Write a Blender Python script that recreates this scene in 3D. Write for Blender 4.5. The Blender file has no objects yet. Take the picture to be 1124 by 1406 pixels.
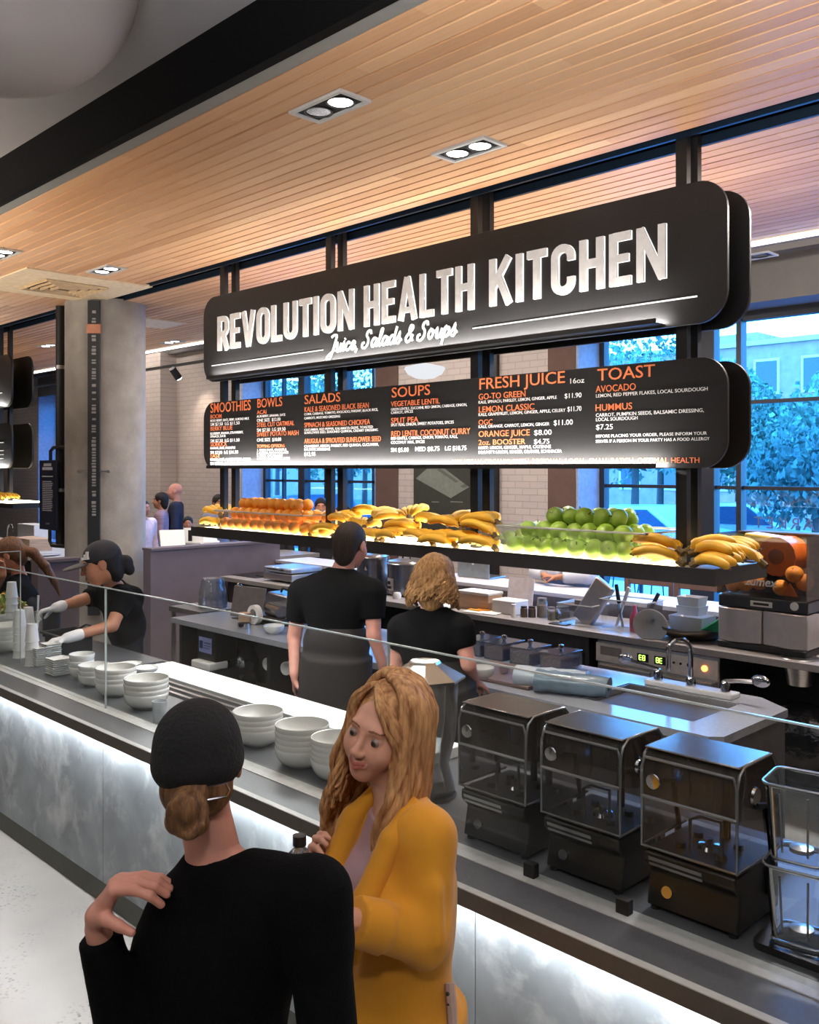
import bpy, bmesh, math, random
import numpy as np
from mathutils import Vector, Matrix, Euler
PI = math.pi
random.seed(7)
SC = bpy.context.scene
COL = SC.collection

# ---------------------------------------------------------------- camera, exposure
CAM_Z, FPX, CX, CY, YAW = 2.10, 1270.0, 562.0, 643.0, math.radians(45.41)
cam_d = bpy.data.cameras.new('camera')
cam = bpy.data.objects.new('camera', cam_d); COL.objects.link(cam)
cam.location = (0, 0, CAM_Z); cam.rotation_euler = (PI/2, 0, YAW)
cam_d.sensor_fit = 'HORIZONTAL'; cam_d.sensor_width = 36; cam_d.lens = FPX/1124*36
cam_d.shift_y = -(703-CY)/1124; cam_d.clip_start = 0.05; cam_d.clip_end = 300
SC.camera = cam
SC.view_settings.view_transform = 'Standard'; SC.view_settings.look = 'None'
SC.view_settings.gamma = 1; SC.view_settings.exposure = 0.0; SC.view_settings.use_curve_mapping = False
try:
    SC.cycles.use_denoising = True; SC.cycles.max_bounces = 7; SC.cycles.transparent_max_bounces = 24
    SC.cycles.diffuse_bounces = 3; SC.cycles.glossy_bounces = 4; SC.cycles.transmission_bounces = 6
    SC.cycles.sample_clamp_indirect = 4.0; SC.cycles.caustics_reflective = False; SC.cycles.caustics_refractive = False
except Exception: pass

# ---------------------------------------------------------------- dusk sky
W = bpy.data.worlds.new('sky'); SC.world = W; W.use_nodes = True
wn = W.node_tree.nodes; wl = W.node_tree.links
bg = wn['Background']; tc = wn.new('ShaderNodeTexCoord'); sp = wn.new('ShaderNodeSeparateXYZ'); rp = wn.new('ShaderNodeValToRGB')
wl.new(tc.outputs['Generated'], sp.inputs[0]); wl.new(sp.outputs['Z'], rp.inputs[0]); wl.new(rp.outputs[0], bg.inputs[0])
rp.color_ramp.elements[0].position = 0.0; rp.color_ramp.elements[0].color = (0.40, 0.70, 1.0, 1)
rp.color_ramp.elements[1].position = 0.6; rp.color_ramp.elements[1].color = (0.13, 0.38, 0.95, 1)
bg.inputs[1].default_value = 16.0

# ---------------------------------------------------------------- lamps of the room and added fills
def V(*a): return Vector(a)
def lamp(kind, name, loc, power, color=(1, .93, .84), size=.1, rot=(0, 0, 0), **kw):
    d = bpy.data.lights.new(name, kind); d.energy = power; d.color = color
    o = bpy.data.objects.new(name, d); COL.objects.link(o); o.location = loc; o.rotation_euler = rot
    if kind == 'AREA':
        d.shape = 'RECTANGLE'; d.size = size; d.size_y = kw.get('size_y', size)
        d.spread = kw.get('spread', PI)
    elif kind == 'SPOT':
        d.shadow_soft_size = size; d.spot_size = kw.get('cone', 1.5); d.spot_blend = .7
    else: d.shadow_soft_size = size
    return o
WARM = (1, .86, .70); NEUT = (1, .93, .86); COOL = (.86, .93, 1)
# sign-top uplight, then unseen fills added to wash the wooden ceiling
lamp('AREA', 'ceiling_uplight', (-4.9, 4.69, 3.55), 4, (1, .78, .58), 5.0, (PI, 0, 0), size_y=.16)
lamp('AREA', 'ceiling_uplight', (-4.9, 5.15, 3.0), 50, (1, .84, .70), 5.0, (PI-.3, 0, 0), size_y=.16)  # added behind the back board to brighten the rear ceiling
lamp('AREA', 'ceiling_fill', (.6, .2, 2.55), 520, (.96, .97, 1), 4.5, (PI-.45, 0, 0), size_y=.6, spread=2.3)  # added fill floating in the hall, no fixture there
lamp('AREA', 'ceiling_fill', (-8.6, .6, 2.55), 190, (1, .88, .76), 5.0, (PI-.45, 0, 0), size_y=.6, spread=2.3)
# unseen general fill added behind the visitor and along the stalls
for p, e in (((-1.5, -2.0, 3.9), 32), ((-6.0, -1.0, 3.9), 48), ((-11.0, 0.2, 3.9), 60)):
    lamp('AREA', 'hall_fill', p, e, NEUT, 1.6)
_q = (V(-1.55, 1.35, 1.35)-V(.9, -.7, 3.9)).to_track_quat('-Z', 'Y').to_euler()
lamp('SPOT', 'figure_fill', (.9, -.7, 3.9), 135, NEUT, .12, tuple(_q), cone=.95)  # added spot that brightens the two women in front
# the kitchen's ceiling lamps; the washes near the window wall are added
for p, e in (((-2.0, 6.0, 3.86), 110), ((-5.0, 6.0, 3.86), 110), ((-8.0, 6.2, 3.86), 80), ((-11.5, 6.3, 3.86), 45), ((-14.5, 6.0, 3.86), 42)):
    lamp('AREA', 'kitchen_lamp', p, e, (1, .92, .86), .6, size_y=.3)
for x, e in ((-3.0, 13), (-7.4, 15), (-11.0, 12), (-14.5, 20)):
    lamp('AREA', 'wall_fill', (x, 7.45, 4.22), e, (1, .90, .82), 2.4, (.5, 0, 0), size_y=.15)  # unseen, added to brighten the brick piers
for x, e in ((-1.6, 9), (-4.0, 9), (-6.4, 12)):
    lamp('AREA', 'counter_lamp', (x, 3.25, 3.86), e, NEUT, .5, size_y=.2, spread=1.9)
# ---------------------------------------------------------------- helpers
def S(r, g, b):
    f = lambda c: (c/255/12.92) if c/255 <= .04045 else ((c/255+.055)/1.055)**2.4
    return (f(r), f(g), f(b))
_fx, _fy = -math.sin(YAW), math.cos(YAW)
def at(px, py, X=None, Y=None, Z=None):
    "the place on a known plane that shows at a photograph pixel"
    u, v = (px-CX)/FPX, (CY-py)/FPX
    d = Vector((_fx+u*_fy, _fy-u*_fx, v)); o = Vector((0, 0, CAM_Z))
    t = X/d.x if X is not None else (Y/d.y if Y is not None else (Z-CAM_Z)/d.z)
    return o+d*t
NTH = ('first', 'second', 'third', 'fourth', 'fifth', 'sixth', 'seventh', 'eighth', 'ninth', 'tenth', 'eleventh', 'twelfth', 'thirteenth', 'fourteenth', 'fifteenth', 'sixteenth')
RANK = ('front', 'second', 'third', 'back')

def mat(name, col, rough=.5, metal=0.0, vary=.12, scale=18.0, bump=0.0, bscale=60.0, spec=.5, stretch=None, sheen=0.0, coat=0.0, sss=0.0, col2=None):
    m = bpy.data.materials.new(name); m.use_nodes = True
    nt = m.node_tree; b = nt.nodes['Principled BSDF']
    t = nt.nodes.new('ShaderNodeTexCoord'); n = nt.nodes.new('ShaderNodeTexNoise'); n.inputs['Scale'].default_value = scale; n.inputs['Detail'].default_value = 5
    src = t.outputs['Object']
    if stretch:
        mp = nt.nodes.new('ShaderNodeMapping'); mp.inputs['Scale'].default_value = stretch; nt.links.new(src, mp.inputs[0]); src = mp.outputs[0]
    nt.links.new(src, n.inputs['Vector'])
    r = nt.nodes.new('ShaderNodeValToRGB'); r.color_ramp.elements[0].position = .3; r.color_ramp.elements[1].position = .72
    c2 = col2 or tuple(min(1, c*(1+vary)) for c in col); c1 = col if col2 else tuple(c*(1-vary) for c in col)
    r.color_ramp.elements[0].color = (*c1, 1); r.color_ramp.elements[1].color = (*c2, 1)
    nt.links.new(n.outputs['Fac'], r.inputs[0]); nt.links.new(r.outputs[0], b.inputs['Base Color'])
    b.inputs['Roughness'].default_value = rough; b.inputs['Metallic'].default_value = metal
    b.inputs['Specular IOR Level'].default_value = spec
    if coat: b.inputs['Coat Weight'].default_value = coat
    if sheen: b.inputs['Sheen Weight'].default_value = sheen
    if sss:
        b.inputs['Subsurface Weight'].default_value = sss; b.inputs['Subsurface Radius'].default_value = (.012, .005, .003); b.inputs['Subsurface Scale'].default_value = 1
    if bump:
        n2 = nt.nodes.new('ShaderNodeTexNoise'); n2.inputs['Scale'].default_value = bscale; n2.inputs['Detail'].default_value = 4
        nt.links.new(src, n2.inputs['Vector'])
        bp = nt.nodes.new('ShaderNodeBump'); bp.inputs['Strength'].default_value = bump; bp.inputs['Distance'].default_value = .01
        nt.links.new(n2.outputs['Fac'], bp.inputs['Height']); nt.links.new(bp.outputs[0], b.inputs['Normal'])
    return m
def glow(name, col, strength):
    m = bpy.data.materials.new(name); m.use_nodes = True; nt = m.node_tree
    nt.nodes.remove(nt.nodes['Principled BSDF']); e = nt.nodes.new('ShaderNodeEmission')
    e.inputs[0].default_value = (*col, 1); e.inputs[1].default_value = strength
    nt.links.new(e.outputs[0], nt.nodes['Material Output'].inputs[0]); return m
def clear(name, tint=(1, 1, 1), gloss=1.0, rough=.03, haze=0.0, hcol=(.8, .85, .9), ior=1.45):
    "clear sheet: fresnel gloss over a tinted see-through body"
    m = bpy.data.materials.new(name); m.use_nodes = True; nt = m.node_tree; N = nt.nodes; L = nt.links
    N.remove(N['Principled BSDF'])
    tr = N.new('ShaderNodeBsdfTransparent'); tr.inputs[0].default_value = (*tint, 1)
    gl = N.new('ShaderNodeBsdfGlossy'); gl.inputs['Roughness'].default_value = rough
    fr = N.new('ShaderNodeFresnel'); fr.inputs[0].default_value = ior
    mu = N.new('ShaderNodeMath'); mu.operation = 'MULTIPLY'; mu.inputs[1].default_value = gloss; L.new(fr.outputs[0], mu.inputs[0])
    body = tr.outputs[0]
    if haze:
        df = N.new('ShaderNodeBsdfDiffuse'); df.inputs[0].default_value = (*hcol, 1)
        mh = N.new('ShaderNodeMixShader'); mh.inputs[0].default_value = haze; L.new(tr.outputs[0], mh.inputs[1]); L.new(df.outputs[0], mh.inputs[2]); body = mh.outputs[0]
    mx = N.new('ShaderNodeMixShader'); L.new(mu.outputs[0], mx.inputs[0]); L.new(body, mx.inputs[1]); L.new(gl.outputs[0], mx.inputs[2])
    L.new(mx.outputs[0], N['Material Output'].inputs[0]); return m

class MB:
    "collects shapes for ONE mesh object"
    def __init__(s): s.v = []; s.f = []; s.m = []; s.mi = 0
    def add(s, vs, fs):
        b = len(s.v); s.v += [tuple(p) for p in vs]; s.f += [tuple(b+i for i in f) for f in fs]; s.m += [s.mi]*len(fs); return s
    def box(s, x0, x1, y0, y1, z0, z1, M=None):
        vs = [Vector((x, y, z)) for z in (z0, z1) for y in (y0, y1) for x in (x0, x1)]
        if M is not None: vs = [M @ p for p in vs]
        return s.add(vs, [(0, 2, 3, 1), (4, 5, 7, 6), (0, 1, 5, 4), (2, 6, 7, 3), (0, 4, 6, 2), (1, 3, 7, 5)])
    def lathe(s, prof, c=(0, 0, 0), n=24, M=None, cap=True):
        vs = []; fs = []; k = len(prof)
        for i in range(n):
            a = 2*PI*i/n
            for r, z in prof:
                p = Vector((r*math.cos(a), r*math.sin(a), z)); p = (M @ p) if M is not None else p
                vs.append(p+Vector(c))
        for i in range(n):
            j = (i+1) % n
            for q in range(k-1): fs.append((i*k+q, j*k+q, j*k+q+1, i*k+q+1))
        if cap:
            if prof[0][0] > 1e-5: fs.append(tuple(i*k for i in reversed(range(n))))
            if prof[-1][0] > 1e-5: fs.append(tuple(i*k+k-1 for i in range(n)))
        return s.add(vs, fs)
    def cyl(s, p0, p1, r0, r1=None, n=14):
        p0, p1 = Vector(p0), Vector(p1); r1 = r0 if r1 is None else r1; d = p1-p0
        M = d.to_track_quat('Z', 'Y').to_matrix() if d.length > 1e-9 else Matrix.Identity(3)
        return s.lathe([(r0, 0), (r1, d.length)], p0, n, M)
    def tube(s, pts, r, n=8, closed=False):
        pts = [Vector(p) for p in pts]; k = len(pts); rs = r if isinstance(r, (list, tuple)) else [r]*k
        vs = []; fs = []; up = None
        for i, p in enumerate(pts):
            t = (pts[(i+1) % k if closed else min(i+1, k-1)]-pts[i-1 if closed else max(i-1, 0)])
            t = t.normalized() if t.length > 1e-9 else Vector((0, 0, 1))
            if up is None: up = t.orthogonal().normalized()
            up = (up-t*up.dot(t)); up = up.normalized() if up.length > 1e-6 else t.orthogonal().normalized()
            w = t.cross(up)
            for a in range(n): vs.append(p+(up*math.cos(2*PI*a/n)+w*math.sin(2*PI*a/n))*rs[i])
        for i in range(k if closed else k-1):
            j = (i+1) % k
            for a in range(n): fs.append((i*n+a, i*n+(a+1) % n, j*n+(a+1) % n, j*n+a))
        if not closed: fs += [tuple(reversed(range(n))), tuple(range((k-1)*n, k*n))]
        return s.add(vs, fs)
    def ball(s, c, r, n=16, rings=10, M=None):
        rx, ry, rz = r if isinstance(r, (tuple, list)) else (r, r, r)
        vs = [Vector((0, 0, -rz))]; fs = []
        for i in range(1, rings):
            t = PI*i/rings
            for a in range(n): vs.append(Vector((rx*math.sin(t)*math.cos(2*PI*a/n), ry*math.sin(t)*math.sin(2*PI*a/n), -rz*math.cos(t))))
        vs.append(Vector((0, 0, rz))); e = len(vs)-1
        for a in range(n):
            b = (a+1) % n; fs.append((0, 1+b, 1+a)); fs.append((e, e-n+a, e-n+b))
            for i in range(rings-2): fs.append((1+i*n+a, 1+i*n+b, 1+(i+1)*n+b, 1+(i+1)*n+a))
        if M is not None: vs = [M @ p for p in vs]
        return s.add([p+Vector(c) for p in vs], fs)
    def prism(s, poly, d0, d1, plane='XZ', M=None):
        "extrude a 2-D outline"
        mk = {'XZ': lambda a, b, d: (a, d, b), 'XY': lambda a, b, d: (a, b, d), 'YZ': lambda a, b, d: (d, a, b)}[plane]
        n = len(poly); vs = [Vector(mk(a, b, d0)) for a, b in poly]+[Vector(mk(a, b, d1)) for a, b in poly]
        if M is not None: vs = [M @ p for p in vs]
        fs = [tuple(range(n)), tuple(reversed(range(n, 2*n)))]+[(i, n+i, n+(i+1) % n, (i+1) % n) for i in range(n)]
        return s.add(vs, fs)
    def ribbon(s, pts, w, d0, d1, closed=False):
        "a stroke of width w along a 2-D line in the XZ plane, raised from y=d0 to y=d1"
        P = [Vector((a, b)) for a, b in pts]; n = len(P); Lp = []; Rp = []
        for i in range(n):
            a = P[i-1] if (closed or i > 0) else P[i]; b = P[(i+1) % n] if (closed or i < n-1) else P[i]
            t0 = (P[i]-a); t1 = (b-P[i]); t0 = t0.normalized() if t0.length > 1e-9 else t1.normalized(); t1 = t1.normalized() if t1.length > 1e-9 else t0
            n0 = Vector((-t0.y, t0.x)); n1 = Vector((-t1.y, t1.x)); m = n0+n1; m = m.normalized() if m.length > 1e-6 else n0
            ww = (w[i] if isinstance(w, (list, tuple)) else w)/2; q = m*(ww/max(.45, m.dot(n0)))
            Lp.append(P[i]+q); Rp.append(P[i]-q)
        vs = []
        for i in range(n):
            for q in (Lp[i], Rp[i]):
                vs.append((q.x, d0, q.y)); vs.append((q.x, d1, q.y))
        fs = []
        for i in range(n if closed else n-1):
            a, b = 4*i, 4*((i+1) % n)
            fs += [(a+1, a+3, b+3, b+1), (a, b, b+2, a+2), (a, a+1, b+1, b), (a+2, b+2, b+3, a+3)]
        if not closed: fs += [(0, 2, 3, 1), (4*n-4, 4*n-3, 4*n-1, 4*n-2)]
        return s.add(vs, fs)
    def build(s, name, m, parent=None, smooth=True, bevel=0, seg=2, angle=35, sub=0):
        me = bpy.data.meshes.new(name); me.from_pydata(s.v, [], s.f)
        ms = m if isinstance(m, (list, tuple)) else [m]
        for x in ms: me.materials.append(x)
        if len(ms) > 1: me.polygons.foreach_set('material_index', s.m)
        bm = bmesh.new(); bm.from_mesh(me); bmesh.ops.recalc_face_normals(bm, faces=bm.faces); bm.to_mesh(me); bm.free()
        if smooth:
            me.shade_smooth(); me.set_sharp_from_angle(angle=math.radians(angle))
        o = bpy.data.objects.new(name, me); COL.objects.link(o); o.parent = parent
        if bevel:
            b = o.modifiers.new('bevel', 'BEVEL'); b.width = bevel; b.segments = seg; b.limit_method = 'ANGLE'; b.angle_limit = math.radians(40); b.harden_normals = False
        if sub:
            b = o.modifiers.new('sub', 'SUBSURF'); b.levels = sub; b.render_levels = sub
        return o
def tag(o, label=None, cat=None, group=None, kind=None):
    if label: o['label'] = label
    if cat: o['category'] = cat
    if group: o['group'] = group
    if kind: o['kind'] = kind
    return o
def thing(name, label, cat, loc=(0, 0, 0), rz=0, group=None):
    o = bpy.data.objects.new(name, None); COL.objects.link(o); o.location = loc; o.rotation_euler = (0, 0, rz); o.empty_display_size = .1
    return tag(o, label, cat, group)
def struct(name, mb, m, **k): return tag(mb.build(name, m, **k), kind='structure')
def dup(root, loc, rz=0, label=None, group=None, rot=None, scale=None):
    r = root.copy(); COL.objects.link(r); r.location = loc; r.rotation_euler = rot if rot else (0, 0, rz)
    if scale: r.scale = (scale,)*3 if not isinstance(scale, (tuple, list)) else scale
    if label: r['label'] = label
    if group: r['group'] = group
    for ch in root.children:
        c = ch.copy(); COL.objects.link(c); c.parent = r
        for g in ch.children:
            d = g.copy(); COL.objects.link(d); d.parent = c
    return r
def rrect(x0, x1, z0, z1, r, n=8):
    out = []
    for cx, cz, a0 in ((x1-r, z1-r, 0), (x0+r, z1-r, 90), (x0+r, z0+r, 180), (x1-r, z0+r, 270)):
        for i in range(n+1):
            a = math.radians(a0+90*i/n); out.append((cx+r*math.cos(a), cz+r*math.sin(a)))
    return out
# ================================================================ materials
M = {}
M['black'] = mat('black_metal', S(24, 23, 22), .5, .0, .2, 30)
M['dark'] = mat('dark_recess', S(20, 20, 21), .8)
M['signblack'] = mat('sign_black', S(36, 35, 35), .45, 0, .06, 40, spec=.35)
M['steel'] = mat('brushed_steel', S(188, 186, 184), .28, 1.0, .10, 8, stretch=(1, 1, 14))
M['chrome'] = mat('polished_chrome', S(205, 205, 208), .12, 1.0, .04)
M['white'] = mat('white_ceramic', S(226, 226, 222), .25, 0, .03, coat=.3)
M['whiteplastic'] = mat('white_plastic', S(232, 232, 230), .4, 0, .03)
M['concrete'] = mat('concrete', S(150, 146, 140), .75, 0, .16, 5, bump=.25, bscale=35)
M['fasciagrey'] = mat('grey_trim', S(128, 128, 124), .5, .3, .05)
M['plaster'] = mat('dark_plaster', S(116, 112, 112), .9, 0, .06, 3)
M['counter'] = mat('grey_quartz', S(84, 86, 90), .35, 0, .10, 60, spec=.6)
M['counteredge'] = mat('dark_edge', S(74, 68, 62), .55, 0, .08, 30)
M['palestone'] = mat('pale_stone', S(188, 190, 188), .4, 0, .08, 40)
M['rear'] = mat('rear_worktop', S(140, 136, 134), .4, 0, .08, 60)
M['partition'] = mat('purple_grey_wall', S(98, 90, 100), .7, 0, .10, 6, bump=.1)
M['frame'] = mat('window_frame', S(38, 42, 50), .5, .2, .05)
M['led'] = glow('led_white', (1, .97, .93), 22)
M['ledwarm'] = glow('led_warm', (1, .80, .50), 30)
M['cove'] = glow('cove_white', (1, .93, .84), 5.0)
M['orange'] = mat('orange_peel', S(246, 158, 46), .45, 0, .10, 14, bump=.3, bscale=160)
M['glass'] = clear('clear_glass', (.97, .985, .98), .12, .02)
M['acrylic'] = clear('clear_acrylic', (.97, .98, .98), .8, .06, .04, ior=1.5)

def wood_mat():
    m = bpy.data.materials.new('slatted_wood'); m.use_nodes = True; nt = m.node_tree; N = nt.nodes; L = nt.links; b = N['Principled BSDF']
    t = N.new('ShaderNodeTexCoord'); sx = N.new('ShaderNodeSeparateXYZ'); L.new(t.outputs['Object'], sx.inputs[0])
    def mth(op, a, bv):
        q = N.new('ShaderNodeMath'); q.operation = op
        for i, z in enumerate((a, bv)):
            if z is None: continue
            if isinstance(z, (int, float)): q.inputs[i].default_value = z
            else: L.new(z, q.inputs[i])
        return q.outputs[0]
    row = mth('FLOOR', mth('DIVIDE', sx.outputs['Y'], PITCH), None)
    off = mth('MULTIPLY', mth('FRACT', mth('MULTIPLY', row, .618), None), 2.4)
    colm = mth('FLOOR', mth('DIVIDE', mth('ADD', sx.outputs['X'], off), 2.4), None)
    cb = N.new('ShaderNodeCombineXYZ'); L.new(row, cb.inputs[0]); L.new(colm, cb.inputs[1])
    wn_ = N.new('ShaderNodeTexWhiteNoise'); L.new(cb.outputs[0], wn_.inputs['Vector'])
    mp = N.new('ShaderNodeMapping'); mp.inputs['Scale'].default_value = (1.2, 28, 28); L.new(t.outputs['Object'], mp.inputs[0])
    n = N.new('ShaderNodeTexNoise'); n.inputs['Scale'].default_value = 3; n.inputs['Detail'].default_value = 6; n.inputs['Distortion'].default_value = .6; L.new(mp.outputs[0], n.inputs['Vector'])
    f = mth('ADD', mth('MULTIPLY', wn_.outputs['Value'], .55), mth('MULTIPLY', n.outputs['Fac'], .45))
    r = N.new('ShaderNodeValToRGB'); L.new(f, r.inputs[0])
    r.color_ramp.elements[0].position = .1; r.color_ramp.elements[0].color = (*S(184, 134, 92), 1)
    r.color_ramp.elements[1].position = .95; r.color_ramp.elements[1].color = (*S(226, 182, 138), 1)
    L.new(r.outputs[0], b.inputs['Base Color']); b.inputs['Roughness'].default_value = .45; return m
PITCH = .098
M['wood'] = wood_mat()

def floor_mat():
    m = mat('polished_concrete', S(162, 158, 153), .32, 0, .10, 2.2, spec=.5); nt = m.node_tree; N = nt.nodes; L = nt.links; b = N['Principled BSDF']
    old = b.inputs['Base Color'].links[0].from_socket; t = N.new('ShaderNodeTexCoord')
    v = N.new('ShaderNodeTexVoronoi'); v.inputs['Scale'].default_value = 48; v.inputs['Randomness'].default_value = 1; L.new(t.outputs['Object'], v.inputs['Vector'])
    lt = N.new('ShaderNodeMath'); lt.operation = 'LESS_THAN'; lt.inputs[1].default_value = .32; L.new(v.outputs['Distance'], lt.inputs[0])
    n = N.new('ShaderNodeTexNoise'); n.inputs['Scale'].default_value = 2.6; L.new(t.outputs['Object'], n.inputs['Vector'])
    gt = N.new('ShaderNodeMapRange'); gt.inputs[1].default_value = .47; gt.inputs[2].default_value = .58; L.new(n.outputs['Fac'], gt.inputs[0])
    mu = N.new('ShaderNodeMath'); mu.operation = 'MULTIPLY'; L.new(lt.outputs[0], mu.inputs[0]); L.new(gt.outputs[0], mu.inputs[1])
    wn_ = N.new('ShaderNodeMath'); wn_.operation = 'MULTIPLY'; wn_.inputs[1].default_value = .75; L.new(mu.outputs[0], wn_.inputs[0])
    mx = N.new('ShaderNodeMixRGB'); L.new(wn_.outputs[0], mx.inputs[0]); L.new(old, mx.inputs[1]); L.new(v.outputs['Color'], mx.inputs[2])
    hs = N.new('ShaderNodeHueSaturation'); hs.inputs['Saturation'].default_value = .08; hs.inputs['Value'].default_value = .28; L.new(v.outputs['Color'], hs.inputs['Color']); L.new(hs.outputs[0], mx.inputs[2])
    L.new(mx.outputs[0], b.inputs['Base Color']); return m
M['floor'] = floor_mat()

def brick_mat():
    m = bpy.data.materials.new('white_painted_brick'); m.use_nodes = True; nt = m.node_tree; N = nt.nodes; L = nt.links; b = N['Principled BSDF']
    t = N.new('ShaderNodeTexCoord'); mp = N.new('ShaderNodeMapping'); mp.inputs['Rotation'].default_value = (PI/2, 0, 0); L.new(t.outputs['Object'], mp.inputs[0])
    k = N.new('ShaderNodeTexBrick'); k.inputs['Scale'].default_value = 1; k.inputs['Brick Width'].default_value = .21; k.inputs['Row Height'].default_value = .075; k.inputs['Mortar Size'].default_value = .006
    k.inputs['Color1'].default_value = (*S(186, 175, 168), 1); k.inputs['Color2'].default_value = (*S(179, 168, 162), 1); k.inputs['Mortar'].default_value = (*S(164, 154, 148), 1)
    L.new(mp.outputs[0], k.inputs['Vector']); L.new(k.outputs['Color'], b.inputs['Base Color']); b.inputs['Roughness'].default_value = .8
    bp = N.new('ShaderNodeBump'); bp.inputs['Strength'].default_value = .5; bp.inputs['Distance'].default_value = .01; bp.invert = True
    L.new(k.outputs['Fac'], bp.inputs['Height']); L.new(bp.outputs[0], b.inputs['Normal']); return m
M['brick'] = brick_mat()
def panel_mat():
    m = mat('galvanised_panel', S(138, 145, 150), .42, .2, .26, 4.5, bump=.06, bscale=25); nt = m.node_tree; N = nt.nodes; L = nt.links; b = N['Principled BSDF']
    old = b.inputs['Base Color'].links[0].from_socket; t = N.new('ShaderNodeTexCoord')
    n = N.new('ShaderNodeTexNoise'); n.inputs['Scale'].default_value = 6; n.inputs['Detail'].default_value = 8; n.inputs['Roughness'].default_value = .62; n.inputs['Distortion'].default_value = .3
    mp = N.new('ShaderNodeMapping'); mp.inputs['Scale'].default_value = (.8, .8, .7); L.new(t.outputs['Object'], mp.inputs[0]); L.new(mp.outputs[0], n.inputs['Vector'])
    g = N.new('ShaderNodeMapRange'); g.inputs[1].default_value = .50; g.inputs[2].default_value = .68; L.new(n.outputs['Fac'], g.inputs[0])
    mx = N.new('ShaderNodeMixRGB'); mx.inputs[2].default_value = (*S(186, 190, 192), 1); L.new(g.outputs[0], mx.inputs[0]); L.new(old, mx.inputs[1]); L.new(mx.outputs[0], b.inputs['Base Color']); return m
M['panel'] = panel_mat()

# ================================================================ shell of the hall
XL, XR, YB, ZC = -24.0, 4.0, -5.0, 3.90
WY = 8.2                                                  # inner face of the window wall
struct('floor', MB().box(XL, XR, YB, WY+.6, -.2, 0), M['floor'], smooth=False)
struct('ceiling', MB().box(XL, XR, YB, 2.46, 4.18, 4.4), M['plaster'], smooth=False)
def slats(y0, y1):
    mb = MB(); i0 = math.floor(y0/PITCH); 
    y = y0
    k = int(round((y1-y0)/PITCH))
    for i in range(k):
        a = y0+(y1-y0)*i/k; b_ = y0+(y1-y0)*(i+1)/k
        mb.box(XL, XR, a+.008, b_-.008, ZC, ZC+.02)
    return mb
struct('wood_ceiling', slats(math.ceil(2.54/PITCH)*PITCH, math.floor(4.58/PITCH)*PITCH+.001), M['wood'], smooth=False)
struct('wood_ceiling', slats(math.ceil(4.78/PITCH)*PITCH, 73*PITCH), M['wood'], smooth=False)
struct('ceiling_slab', MB().box(XL, XR, 2.46, 4.60, ZC+.05, 4.4).box(XL, XR, 4.77, 7.2, ZC+.05, 4.4).box(XL, XR, 4.60, 4.77, ZC+.2, 4.4), mat('ceiling_void', S(7, 5, 4), .95, spec=0), smooth=False)
slotm = mat('slot_window_blue', S(30, 44, 58), .35, .3)  # blue light from the windows painted into the slot colour
struct('ceiling_slot_trim', MB().box(XL, XR, 4.575, 4.598, ZC-.004, ZC+.19).box(XL, XR, 4.772, 4.79, ZC-.004, ZC+.19).box(XL, XR, 4.598, 4.772, ZC+.17, ZC+.19), slotm, smooth=False)
struct('trim_1', MB().box(XL, XR, 2.45, 2.545, ZC-.002, ZC+.03), M['fasciagrey'], smooth=False)
struct('trim_2', MB().box(XL, XR, 2.40, 2.455, ZC-.01, 4.2), mat('black_fascia', S(6, 6, 7), .7, spec=.1), smooth=False)
struct('trim_3', MB().box(XL, XR, 7.16, 7.20, ZC-.03, 4.3), M['plaster'], smooth=False)
struct('ceiling_rear', MB().box(XL, XR, 7.2, WY+.6, 4.30, 4.4), M['plaster'], smooth=False)
tag(MB().box(-22, 3.5, 7.10, 7.155, ZC-.025, ZC-.003).build('cove_light', M['cove'], smooth=False), 'bright linear cove light along the rear edge of the wooden ceiling', 'light')
wallm = mat('grey_wall', S(92, 90, 90), .85, 0, .08, 3)
struct('wall_left', MB().box(XL-.2, XL, YB, WY+.6, 0, 4.4), mat('olive_wall', S(60, 60, 50), .85), smooth=False)
struct('wall_right', MB().box(XR, XR+.2, YB, WY+.6, 0, 4.4), wallm, smooth=False)
struct('wall_front', MB().box(XL, XR, YB-.2, YB, 0, 4.4), wallm, smooth=False)
# window wall: piers of white brick between tall windows
WB = (-5.79, -2.1); WA = (-12.04, -8.94); WC = (-19.6, -17.9); SILL, HEAD = .55, 3.62
struct('wall_rear', MB().box(WC[1], WA[0], WY, WY+.6, 0, 4.4).box(WA[1], WB[0], WY, WY+.6, 0, 4.4).box(XL, WC[0], WY, WY+.6, 0, 4.4).box(WB[1], XR, WY, WY+.6, 0, 4.4)
       .box(WA[0], WA[1], WY, WY+.6, 0, SILL).box(WB[0], WB[1], WY, WY+.6, 0, SILL).box(WC[0], WC[1], WY, WY+.6, 0, SILL), M['brick'], smooth=False)
struct('wall_rear_lintel', MB().box(WA[0], WA[1], WY, WY+.6, HEAD, 4.4).box(WB[0], WB[1], WY, WY+.6, HEAD, 4.4).box(WC[0], WC[1], WY, WY+.6, HEAD, 4.4), mat('lintel_grey', S(104, 100, 98), .8, 0, .1, 4), smooth=False)
struct('trim_4', MB().box(-17.6, -13.95, WY-.3, WY+.0, 0, 4.3), M['brick'], smooth=False)
struct('beam', MB().box(XL, XR, WY-.16, WY-.01, 4.02, 4.3), M['plaster'], smooth=False)
jamb = mat('jamb_paint', S(150, 165, 185), .7)
M['pane'] = clear('daylight_blue_pane', (.50, .80, 1.0), .5, .02)  # blue cast of the outdoor light put into the glass tint
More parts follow.
